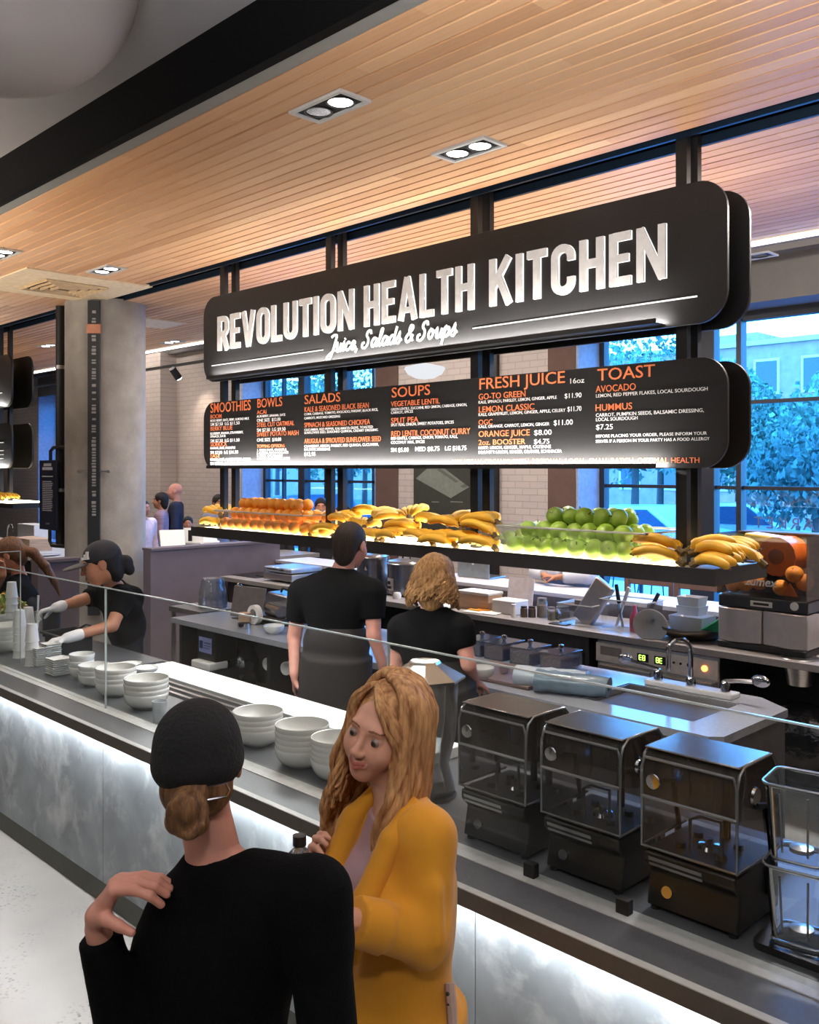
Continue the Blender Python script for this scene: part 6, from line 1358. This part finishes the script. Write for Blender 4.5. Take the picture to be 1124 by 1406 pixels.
bw = person('person with long wavy fair hair in a mustard coat and lilac blouse, smiling', B_base, B_P, B_C, B_N, B_rt, B_H, B_R, B_arms, M['skin'], s=.92, hs=.97, topm=blouse, slv=.4, slim=.92, bust=True, hb=.008, hh=.0019, handh=.004, face=True, neckline=.078, infl=.010, hd=b_head, jaw=.95, legs=mat('beige_trousers', S(150, 130, 112), .85))
def coat():
    s = .92; rt = B_rt.normalized(); up = (B_N-B_P).normalized(); R = frame(up.cross(rt), up); fw = Vector(R[:, 1]); rt = Vector(R[:, 0]); f = Flesh(); g = .036
    f.ell(B_C, np.array((.150*.92+g, .102+g, .18+g))*s, R, .05); f.ell(B_P*.48+B_C*.52, np.array((.128+g, .094+g, .16+g))*s, R, .05); f.ell(B_P, np.array((.150+g, .110+g, .14+g))*s, R, .05)
    for x in (-1, 1): f.ell(B_C+rt*x*.07*s+fw*.085*s+up*.01, np.array((.070, .060, .075))*s, R, .05)
    f.sleeve(B_P+up*.02, B_P-up*.38, .185*s, .225*s, .06)
    for a in B_arms:
        f.cap(B_N-up*.030, a[0], .064*s, .070*s, .05); f.cap(a[0], a[1], .070*s, .058*s, .03); f.sleeve(a[1], a[1]+(a[2]-a[1])*.93, .060*s, .048*s, .03)
        c0 = a[1]+(a[2]-a[1])*.60; c1 = a[1]+(a[2]-a[1])*.94; f.sleeve(c0, c1, .059*s, .054*s, .004)
    for i in range(7):                                             # drag folds in the sleeve and the skirt
        a = B_arms[1]; q = a[0]+(a[1]-a[0])*(.35+.09*i); f.cap(q+V(*(rt*-.065*s))+fw*.02, q+fw*.06*s+up*-.03, .010, .006, .02)
    for i in range(10): d = rt*math.cos(.6*i)+fw*math.sin(.6*i); f.cap(B_P+d*.165*s, B_P+d*.212*s-up*.38, .012, .022, .03)
    top = B_N+up*.02+fw*.03; lowp = B_P+up*.12+fw*.16
    f.ell(B_N+fw*.05*s+up*.03, (.075, .085, .075), R, .012, True)
    f.cap(B_N+fw*.10*s, B_P+up*.16*s+fw*.17*s, .070*s, .045*s, .012, True); f.cap(B_P+up*.16*s+fw*.17*s, B_P-up*.40*s+fw*.24*s, .045*s, .03*s, .012, True)
    grow('coat', [(f, .007)], coatm, bw, B_base)
    for x in (-1, 1):
        f = Flesh(); p = [B_N+rt*x*.070*s+fw*.015*s+up*.022, B_N+rt*x*.085*s+fw*.085*s-up*.045*s, B_C+rt*x*.082*s+fw*.150*s+up*.03*s, B_C+rt*x*.052*s+fw*.155*s-up*.12*s]
        for i, (r0, r1) in enumerate(((.018, .024), (.026, .030), (.030, .012))): f.cap(p[i], p[i+1], r0, r1, .012)
        grow('lapel', [(f, .006)], coatm, bw, B_base)
coat()
hp = Wp(437, 1190, 2.12); bt = thing('water_bottle', 'clear bottle with a dark cap held by the fair-haired person', 'bottle', (hp.x, hp.y, hp.z-.10)); bt.location = Wp(411, 1205, 2.14)-V(0, 0, .07)
MB().lathe([(0, 0), (.034, 0), (.036, .01), (.036, .10), (.028, .125), (.013, .14), (.013, .15)], n=24).build('bottle_body', clear('bottle_clear', (.86, .88, .88), 1.2, .04, .16, (.8, .8, .8)), bt); MB().lathe([(.016, .145), (.016, .168), (0, .169)], n=18).build('bottle_cap', M['black'], bt)
sb_ = Wp(622, 1400, 2.02); ch = thing('bag_chain', 'beige bag strap with dark studs hanging behind the mustard coat', 'strap', sb_)
MB().tube([(-.03, .02, .06), (.0, .0, -.02), (.03, -.01, -.14)], [.012, .012, .012], 8).build('strap_band', mat('beige_strap', S(176, 150, 140), .6), ch)
for i in range(9): MB().ball((-.022+.006*i, .006-.0025*i, .045-.02*i), .005, 8, 6).build('stud', M['black'], ch)

# ---- kitchen man from behind
Mb = Wp(462, 900, 5.42); Mb = V(Mb.x, Mb.y, 0); mrt = RC*.99-FC*.10
person('person with short dark hair in black t-shirt, back turned, at the island', Mb, V(Mb.x, Mb.y, .98)+FC*.0, Wp(461, 832, 5.42), Wp(468, 784, 5.43), mrt, Wp(482, 749, 5.46), frame(FC*.86+RC*.45-UC*.22, UC), (
    (Wp(511, 813, 5.36), Wp(513, 872, 5.33), Wp(528, 922, 5.36), V(0, 0, -1)+FC*.5, -RC, -1, .5), (Wp(414, 813, 5.46), Wp(404, 874, 5.50), Wp(404, 925, 5.40), V(0, 0, -1)+FC*.4, RC, 1, .5)),
    M['skinpink'], s=1.10, hs=1.12, topm=M['tee'], slv=.62, hb=.011, hh=.007, infl=.016, neckline=.066, hem=.02, apron=M['apron'], hd=hairshell(HB, .03, -.055, .0))
# ---- kitchen woman with the blond bob
Kb = Wp(600, 900, 4.92); Kb = V(Kb.x, Kb.y, 0); krt = RC*.98-FC*.15
person('person with a blond-brown bob in a black t-shirt, back turned, working at the chopping board', Kb, V(Kb.x, Kb.y, .93), Wp(594, 888, 4.92), Wp(593, 835, 4.90), krt, Wp(596, 800, 4.95), frame(FC*.93+RC*.18-UC*.35, UC), (
    (Wp(632, 862, 4.83), Wp(643, 912, 4.80), Wp(652, 938, 5.0), FC+RC*.2-UC*.3, -UC, -1, .7), (Wp(551, 862, 4.97), Wp(544, 915, 5.0), Wp(575, 940, 5.25), FC+RC*.5, -UC, 1, .7)),
    M['skinpink'], s=1.03, hs=1.08, topm=M['tee'], slv=.5, hb=.011, hh=.007, infl=.014, neckline=.075, hem=.0, apron=M['apron'], slim=1.05, hd=bob_head)
kw = Wp(660, 918, 5.05); tag(MB().lathe(bowl_prof(.075, .06), n=30, cap=False).build('bowl', M['white'], angle=60), 'white bowl in the hand of the woman with the bob', 'bowl').location = (kw.x, kw.y, .955)
# ---- worker in the black cap with white gloves
Cb = Wp(174, 880, 6.70); Cb = V(Cb.x, Cb.y, 0)
def c_head(t, base, T, R, s):
    f = Flesh(); f.ell(T(0, -.018, .040), np.array((.084, .102, .086))*s, R, .02); f.cut(T(0, 0, .022), -R[:, 2]+R[:, 1]*.05); cp = grow('cap', [(f, .007)], mat('charcoal_cap', S(44, 44, 50), .8), t, base)
    f = Flesh(); f.ell(T(0, .115, .022), np.array((.070, .085, .012))*s, R, .01); grow('cap_brim', [(f, .007)], mat('brim_grey', S(86, 84, 84), .8), cp, base)
    az = .62; o_ = Vector(R @ np.array([-math.sin(az), math.cos(az), .25]))*.012; tx = np.array([-math.cos(az), -math.sin(az), 0]); mid = np.array([-.086*math.sin(az), -.018+.104*math.cos(az), 0])
    for k, (x, z1) in enumerate(((-.019, .062), (-.002, .075), (.015, .088))):
        q = [mid*(1-.2*(zz-.048)/.04)+tx*xx+np.array([0, 0, zz]) for xx, zz in ((x-.007, .048), (x+.007, .048), (x+.002, z1), (x-.009, z1))]
        a = [Vector(T(*p))-Vector(base) for p in q]
        MB().add([p+o_ for p in a]+[p-o_ for p in a], [(0, 1, 2, 3), (0, 4, 5, 1), (1, 5, 6, 2), (2, 6, 7, 3), (3, 7, 4, 0)]).build('cap_stripe', M['whiteplastic'], cp, smooth=False)
    hairshell(HD, .02, -.06, .0, bun=[((0, -.125, -.035), (.035, .042, .045)), ((.0, -.135, -.075), (.03, .03, .035))])(t, base, T, R, s)
    for x in (-1, 1): MB().tube([Vector(T(x*.031+.018*math.cos(a), .100, .002+.013*math.sin(a)))-Vector(base) for a in [PI*2*i/14 for i in range(14)]], .002*s, 5, True).build('glasses', M['black'], t)
person('person in dark cap, glasses and white gloves working behind the serving counter', Cb, V(Cb.x, Cb.y, .95), Wp(167, 836, 6.58), Wp(155, 803, 6.46), -FC*.9+RC*.1, Wp(138, 774, 6.28), frame(-RC*.93-FC*.35-UC*.28, UC), (
    (Wp(140, 815, 6.66), Wp(106, 826, 6.50), Wp(77, 834, 6.32), -RC-UC*.25-FC*.2, -UC, -1, .7), (Wp(169, 822, 6.28), Wp(154, 859, 6.14), Wp(92, 876, 5.95), -RC-FC*.3-UC*.15, -UC, 1, .7)),
    M['skintan'], s=1.10, hs=1.24, topm=M['tee'], slv=.62, hb=.012, hh=.007, infl=.014, hem=.06, hd=c_head, glove=M['glove'], slim=1.05, bust=True)
tag(MB().tube([(0, 0, 0), (.01, .0, .10), (.02, 0, .22)], [.010, .006, .008], 8).build('serving_spoon', M['whiteplastic']), 'white serving spoon in the raised glove of the worker', 'spoon').location = Wp(51, 862, 6.25)
# ---- worker with the ponytail at the left edge
Db = Wp(32, 850, 7.90); Db = V(Db.x, Db.y, 0)
def d_head(t, base, T, R, s):
    def tail(fl, T_, R_, s_):
        pts = [(0, -.10, .0), (.0, -.16, -.06), (.01, -.19, -.18), (.02, -.20, -.32), (.02, -.19, -.42)]
        for i, (a, b) in enumerate(zip(pts, pts[1:])): fl.cap(T_(*a), T_(*b), (.03, .036, .032, .024)[i]*s_, (.036, .032, .024, .008)[i]*s_, .02)
    hairshell(hairmat('hair_chestnut', (66, 42, 28), (122, 84, 56)), .03, -.05, .004, extra=tail)(t, base, T, R, s)
person('person with a brown ponytail in a black sleeveless top working at the left edge', Db, V(Db.x, Db.y, .95), Wp(31, 826, 7.93), Wp(26, 788, 7.95), -FC*.8+RC*.5, Wp(12, 762, 7.90), frame(-RC*.95-FC*.1-UC*.45, UC), (
    (Wp(8, 806, 8.10), Wp(-16, 830, 7.95), Wp(4, 790, 7.65), UC-RC*.2, -FC, -1, .6), (Wp(28, 810, 7.77), Wp(20, 852, 7.60), Wp(-20, 868, 7.45), -RC-UC*.2, -UC, 1, .5)),
    M['skintan'], s=1.04, hs=1.18, topm=M['tee'], slv=.04, hb=.013, hh=.009, infl=.012, hem=.05, hd=d_head, neckline=.085)
# ---- visitors by the brick wall and the windows
navy = mat('navy_sweater', S(32, 36, 58), .85); grey = mat('grey_shirt', S(120, 118, 124), .8); pink = mat('pale_pink_shirt', S(226, 196, 194), .8); stripe = mat('mauve_striped_top', S(150, 120, 130), .8, 0, .3, 6, stretch=(.2, .2, 14)); dk = mat('dark_jacket', S(36, 34, 40), .85); whsh = mat('white_shirt', S(206, 208, 214), .8, 0, .05, 6, bump=.4, bscale=6)
ANG = math.atan2(-RC.y, -RC.x)
def visitor(lab, px, Y, top, ang, topm, hair, skin=M['skintan'], **kw):
    d = stand(px, Y, top, ang); return person(lab, topm=topm, skin=skin, slv=kw.pop('slv', 1.9), hb=.016, hh=.012, infl=.016, hd=hair, **d, **kw)
visitor('bald person in a navy sweater facing left by the white brick wall', 241, 7.45, 1.87, ANG+.1, navy, None, M['skinpink'])
visitor('person with dark short hair in a mauve striped top beside the bald person', 221, 7.10, 1.73, ANG+.1, stripe, hairshell(HD, .03, -.07, .006, h=.01))
visitor('person in a pale pink shirt mostly hidden by the concrete column', 196, 6.35, 1.66, ANG+2.6, pink, hairshell(HB, .03, -.05, h=.01))
visitor('person with grey-black hair seated low behind the till counter', 258, 6.9, 1.42, ANG+1.8, dk, hairshell(HD, .03, -.06, .004, h=.01))
visitor('person with long brown hair standing behind the left end of the hanging shelf', 300, 7.35, 1.72, ANG+2.2, grey, hairshell(HB, .03, -.20, .004, h=.01))
visitor('person with a dark head by the first window, above the oranges', 357, 7.3, 1.70, ANG+2.0, dk, hairshell(HD, .03, -.05, h=.01))
visitor('person with dark hair lower beside the first window', 378, 7.0, 1.60, ANG+1.2, dk, hairshell(HD, .03, -.05, h=.01))
visitor('person in a dark cap against the middle of the first window', 441, 7.45, 1.72, ANG+1.6, dk, hairshell(HD, .06, -.05, .004, h=.01))
visitor('person with dark hair at the right side of the first window', 470, 7.2, 1.66, ANG+.4, grey, hairshell(HD, .03, -.05, h=.01))
g = at(795, 792, Y=7.0); G = V(g.x, 7.02, 0)
person('person in a white shirt bent low over the pale ledge with a dark strap', G, V(G.x, 7.12, .76), V(G.x-.02, 7.02, 1.06), V(G.x-.02, 6.90, 1.20), V(-1, 0, 0), V(G.x-.02, 6.78, 1.30), frame(V(-.1, -.8, -.55), UC), (
    (V(G.x-.19, 6.94, 1.12), V(G.x-.30, 6.76, 1.16), V(G.x-.10, 6.62, 1.15), V(1, -.2, 0), V(0, 0, -1), -1, .3), (V(G.x+.15, 6.94, 1.12), V(G.x+.26, 6.76, 1.16), V(G.x+.06, 6.60, 1.15), V(-1, -.2, 0), V(0, 0, -1), 1, .3)),
    M['skintan'], s=1.0, hs=1.0, topm=whsh, slv=1.85, hb=.015, hh=.012, infl=.03, hd=hairshell(HD, .03, -.05, h=.01), knees=(V(G.x-.12, 6.98, .45), V(G.x+.12, 6.98, .45)))
# ================================================================ the street beyond the windows
struct('pavement', MB().box(-60, 40, WY+.65, 15.5, -.25, -.08), mat('outdoor_paving', S(196, 196, 200), .8, 0, .06, 4), smooth=False)
struct('road', MB().box(-60, 40, 15.5, 24, -.25, -.12), mat('asphalt', S(110, 112, 118), .9), smooth=False)
struct('lawn', MB().box(-80, 60, 24, 70, -.25, -.05), mat('lawn_green', S(96, 128, 84), .9, 0, .2, 2), smooth=False)
leafm = [mat('leaf_green', S(104, 140, 116), .8, 0, .5, 3), mat('leaf_dark', S(76, 112, 98), .8, 0, .5, 3), mat('leaf_pale', S(138, 168, 146), .8, 0, .4, 3)]; barkm = mat('bark', S(90, 80, 72), .9)
def tree(x, y, h, r, k, lab, crown=.35):
    t = thing('tree', lab, 'tree', (x, y, -.08), 0, 'trees across the street'); rnd = random.Random(int(x*10+y)); mb = MB()
    MB().tube([(0, 0, 0), (.05, 0, h*.4), (-.05, .05, h*.8)], [.12, .09, .04], 8).build('trunk', barkm, t)
    for i in range(2600):
        while True:
            p = V(rnd.uniform(-1, 1), rnd.uniform(-1, 1), rnd.uniform(-1, 1))
            if .35 < p.length < 1: break
        p = p*(1+.18*math.sin(5*p.x+3*p.z)); c = V(p.x*r, p.y*r, h*(crown+1)/2+p.z*h*(1-crown)/2); R_ = Euler((rnd.uniform(0, 6), rnd.uniform(0, 6), rnd.uniform(0, 6))).to_matrix(); s_ = rnd.uniform(.045, .12)
        mb.add([c+R_ @ V(*q)*s_ for q in ((-1, 0, 0), (0, -.6, .1), (1, 0, 0), (0, .6, .1))], [(0, 1, 2, 3)])
    mb.build('foliage', leafm[k], t, smooth=False)['kind'] = 'stuff'
for i, (px, Y, h, r, k) in enumerate(((870, 20, 5.2, 2.0, 0), (905, 24, 6.2, 2.4, 1), (1012, 24, 5.0, 1.6, 0), (1050, 25, 4.3, 1.7, 2), (1088, 24.5, 3.9, 1.6, 0), (1118, 19, 3.0, 1.3, 1), (1150, 22, 4.2, 1.7, 0), (1200, 24, 4.8, 2.2, 2), (415, 22, 6.0, 2.2, 0), (448, 26, 6.5, 2.5, 2), (500, 24, 6.0, 2.4, 1), (470, 20, 5.0, 1.8, 0), (380, 24, 6, 2.4, 1), (70, 24, 6, 2.5, 0))):
    tree(at(px, 600, Y=Y).x, Y, h, r, k, ('tall green tree seen through the right window', 'dark leafy tree in the right window, behind the nearer tree', 'tree left of the brick building in the right window', 'pale tree in front of the brick building', 'green tree before the building front', 'low dark tree at the right edge', 'tree beyond the right edge', 'pale tall tree beyond the right edge', 'green tree at the left of the first window', 'pale tree in the middle of the first window', 'dark tree at the right of the first window', 'small tree low in the first window', 'dark tree behind the left reveal of the first window', 'tree in the far left window')[i])
bx, by = at(1085, 500, Y=38).x, 38
bl = thing('brick_building', 'large brick building with rows of windows across the street', 'building', (bx, by, -.1))
bm_ = mat('red_brick_far', S(176, 140, 130), .9, 0, .15, 3)
MB().box(-9, 2.2, 0, 9, 0, 7.5).build('left_block', bm_, bl, smooth=False); MB().box(2.2, 14, -.8, 9, 0, 6.9).build('right_block', mat('pale_brick_far', S(196, 170, 160), .9), bl, smooth=False)
MB().box(-5.2, -1.5, .2, 5, 7.5, 8.0).build('roof_house', bm_, bl, smooth=False); MB().box(-9.2, 2.4, -.2, .3, 7.4, 7.6).box(2.1, 14.2, -1.0, -.5, 6.8, 7.0).build('cornice', mat('cornice_far', S(206, 196, 190), .8), bl, smooth=False)
for zz in (1.2, 3.3, 5.3):
    for xx in (-7.6, -5.4, -3.2, -1.0, 1.0, 4.0, 6.4, 8.8, 11.2):
        y = -.06 if xx < 2.2 else -.86; w_ = MB().box(xx-.55, xx+.55, y, y+.1, zz, zz+1.5).build('window', M['whiteplastic'], bl, smooth=False); MB().box(xx-.45, xx+.45, y-.02, y, zz+.1, zz+1.4).build('pane', mat('far_glass', S(60, 76, 92), .1) if 'far_glass' not in bpy.data.materials else bpy.data.materials['far_glass'], w_, smooth=False)
ob = at(440, 500, Y=40).x; bl2 = thing('pale_building', 'pale building front behind the trees of the first window', 'building', (ob, 42, -.1)); MB().box(-14, 10, 0, 6, 0, 7.2).build('block', bpy.data.materials['pale_brick_far'], bl2, smooth=False)
for xx in range(-12, 10, 3): MB().box(xx, xx+1.2, -.05, .05, 2.6, 4.4).build('window', bpy.data.materials['far_glass'], bl2, smooth=False)
def car(px, Y, lab, m):
    t = thing('parked_car', lab, 'car', (at(px, 680, Y=Y).x, Y, -.12), 0, 'cars parked across the street')
    MB().prism([(-2.1, .35), (-2.15, .75), (-1.5, .9), (-.9, 1.38), (.7, 1.42), (1.35, .95), (2.1, .85), (2.15, .4)], -.85, .85).build('car_body', m, t, bevel=.06)
    MB().prism([(-1.35, .93), (-.85, 1.32), (.65, 1.35), (1.2, .95)], -.87, .87).build('side_glass', bpy.data.materials['far_glass'], t, smooth=False)
    for x in (-1.35, 1.35):
        for y in (-.8, .8): MB().cyl((x, y-.1, .33), (x, y+.1, .33), .33, n=20).build('wheel', M['black'], t)
    for y in (-.6, .6): MB().ball((2.12, y, .68), (.06, .16, .08), 12, 8).build('headlamp', glow('headlamp_glow', (1, .96, .9), 10) if 'headlamp_glow' not in bpy.data.materials else bpy.data.materials['headlamp_glow'], t)
car(880, 18, 'pale car parked across the street, left of the mullion in the right window', mat('car_silver', S(190, 196, 204), .3, .4)); car(1012, 21, 'silver car with a lit headlamp beyond the terrace chairs', bpy.data.materials['car_silver']); car(430, 18, 'dark car across the street in the first window', mat('car_dark', S(70, 80, 96), .3, .4))
def chair(px, Y, rz, lab):
    t = thing('terrace_chair', lab, 'chair', (at(px, 700, Y=Y).x, Y, -.08), rz, 'metal chairs on the terrace')
    MB().prism(rrect(-.22, .22, -.22, .22, .05), .44, .46, 'XY').build('seat', M['frame'], t, smooth=False); MB().tube([(-.2, .22, .45), (-.2, .28, .85), (.2, .28, .85), (.2, .22, .45)], .014, 6).box(-.19, .19, .255, .27, .62, .80).build('backrest', M['frame'], t)
    for x in (-1, 1):
        for y in (-1, 1): MB().tube([(x*.19, y*.19, .45), (x*.24, y*.25, 0)], .013, 6).build('leg', M['frame'], t)
for i, (px, Y, rz) in enumerate(((856, 13, .4), (902, 13.6, 2.6), (1022, 13, .3), (1070, 13.6, 2.9), (1102, 12.4, .2), (398, 13, .4), (448, 13.6, 2.5))): chair(px, Y, rz, ('terrace chair first from the left in the right window', 'terrace chair second from the left in the right window', 'terrace chair under the silver car', 'terrace chair facing the one under the silver car', 'terrace chair nearest the right edge', 'terrace chair at the left of the first window', 'terrace chair in the middle of the first window')[i])
for px, lab in ((880, 'round terrace table in the right window, left of the posts'), (1046, 'round terrace table between the chairs under the silver car'), (425, 'round terrace table in the first window')):
    t = thing('terrace_table', lab, 'table', (at(px, 700, Y=11.6).x, 11.6, -.08), 0, 'round tables on the terrace'); MB().lathe([(.35, .72), (.36, .735), (.35, .75), (0, .75)], n=28).build('tabletop', M['frame'], t); MB().cyl((0, 0, .02), (0, 0, .72), .03).lathe([(.25, 0), (.24, .02), (0, .03)], n=20).build('pedestal', M['frame'], t)
tag(MB().box(at(1040, 700, Y=14.6).x, 12, 14.6, 15.0, -.08, .28).build('planter_kerb', mat('kerb_dark', S(86, 92, 104), .8), smooth=False), 'low dark kerb along the terrace beyond the right window', 'kerb')
# indoor window seats: two wooden chairs before the right window
M['seatwood'] = mat('chair_wood', S(112, 84, 70), .6, 0, .12, 5)
for px, lab in ((905, 'brown wooden chair before the right window, left of the tubs'), (975, 'brown wooden chair before the right window, beside the juicer')):
    t = thing('wooden_chair', lab, 'chair', (at(px, 790, Y=7.5).x, 7.5, 0), .1, 'wooden window chairs')
    MB().box(-.24, .24, -.24, .24, .70, .74).build('seat', M['seatwood'], t, bevel=.006)
    for x in (-1, 1):
        for y in (-1, 1): MB().box(x*.21-.022, x*.21+.022, y*.21-.022, y*.21+.022, 0, .70 if y > 0 else 1.14).build('leg', M['seatwood'], t, smooth=False)
    MB().box(-.19, .19, -.225, -.195, 1.06, 1.14).box(-.19, .19, -.225, -.195, .84, .89).build('backrest', M['seatwood'], t, bevel=.004)
# mirrored lettering on the right window
cu = bpy.data.curves.new('window_lettering', 'FONT'); cu.body = 'MARKET'; cu.size = .16; cu.space_character = 1.3; cu.extrude = .001; cu.align_x = 'CENTER'; cu.materials.append(mat('etched_white', S(90, 100, 130), .6))
o = bpy.data.objects.new('window_lettering', cu); COL.objects.link(o); p = at(1086, 727, Y=WY+.44); o.location = (p.x, WY+.44, p.z); o.rotation_euler = (PI/2, 0, 0); o.scale = (-1, 1, 1); bpy.context.view_layer.update(); tag(solid(o), 'small word MARKET in mirror writing on the right window pane', 'lettering')

# ================================================================ the next stall on the left
n0 = thing('neighbour_sign', 'rounded black sign board end of the next stall at the left edge', 'sign'); boards(n0, SZ0, SZ1-.1, .17, -15.5, -11.66); light_bar(n0, SZ0+.03, -15.3, -12.0)
n1 = thing('neighbour_menu', 'rounded black menu board end of the next stall under its sign', 'menu board'); boards(n1, MZ0, MZ1-.02, .15, -15.5, -11.66); light_bar(n1, MZ0+.012, -15.3, -12.0)
for z, h in ((2.42, .012), (2.32, .008), (2.27, .008), (2.22, .008)): MB().box(-12.6, -11.9, SY-.006, SY-.002, z, z+h).build('menu_line', M['menuwhite'], n1, smooth=False)
MB().box(-14.5, -11.95, SY-.006, SY-.002, 3.05, 3.058).build('rule_line', M['rule'], n0, smooth=False)
n2_ = thing('neighbour_shelf', 'black hanging shelf of the next stall with a glowing top', 'shelf'); MB().box(-16, -11.2, HY0, HY1, HZ0+.12, HZ1+.09).build('shelf_box', bpy.data.materials['shelf_metal'], n2_, smooth=False)
MB().box(-15.9, -11.4, HY0+.02, HY1-.02, HZ1+.09, HZ1+.095).build('light_panel', M['lightdeck'], n2_, smooth=False)
for x in (-12.2, -14.2):
    for y in (4.625, 4.745): MB().box(x-.035, x+.035, y-.022, y+.022, HZ1+.09, ZC+.17).build('post', M['black'], n2_, smooth=False)
for i in range(9):
    r = dup(proto_b, (-11.8-.22*i, 4.50+.02*(i % 2), HZ1+.13), .3*(i % 3), '%s banana bunch from the right end of the hanging shelf of the next stall' % NTH[i], 'bananas of the next stall')
n3 = thing('neighbour_counter', 'pale worktop of the next stall left of the column', 'counter'); MB().box(-16, -10.35, 4.6, 5.6, .98, 1.02).build('worktop', M['palestone'], n3, smooth=False); MB().box(-15.9, -10.4, 4.68, 5.5, 0, .98).build('carcass', M['dark'], n3, smooth=False)
q = at(10, 720, Y=5.1); t = thing('neighbour_faucet', 'chrome arched faucet on the worktop of the next stall', 'faucet', (q.x, 5.1, 1.02)); MB().tube([(0, 0, 0), (0, 0, .2)]+[(.10-.10*math.cos(a), 0, .2+.10*math.sin(a)) for a in [PI*i/8 for i in range(1, 9)]], .012, 8).build('spout', M['chrome'], t)
q = at(38, 740, Y=5.0); tag(MB().box(-.3, .3, -.15, .15, 0, .16).build('carton', M['lightwood'], bevel=.006), 'brown carton on the worktop of the next stall', 'box').location = (q.x, 5.05, 1.02)
q = at(42, 728, Y=5.3); tag(MB().box(-.28, .28, -.12, .12, 0, .30).build('white_crate', M['whiteplastic'], bevel=.006), 'white crate behind the carton in the next stall', 'box').location = (q.x, 5.35, 1.02)
q = at(60, 746, Y=4.8); tag(MB().lathe([(0, 0), (.12, 0), (.16, .015), (.0, .02)], n=24).build('plate', M['white']), 'white plate on the worktop left of the black standpipe', 'plate').location = (q.x, 4.85, 1.02)
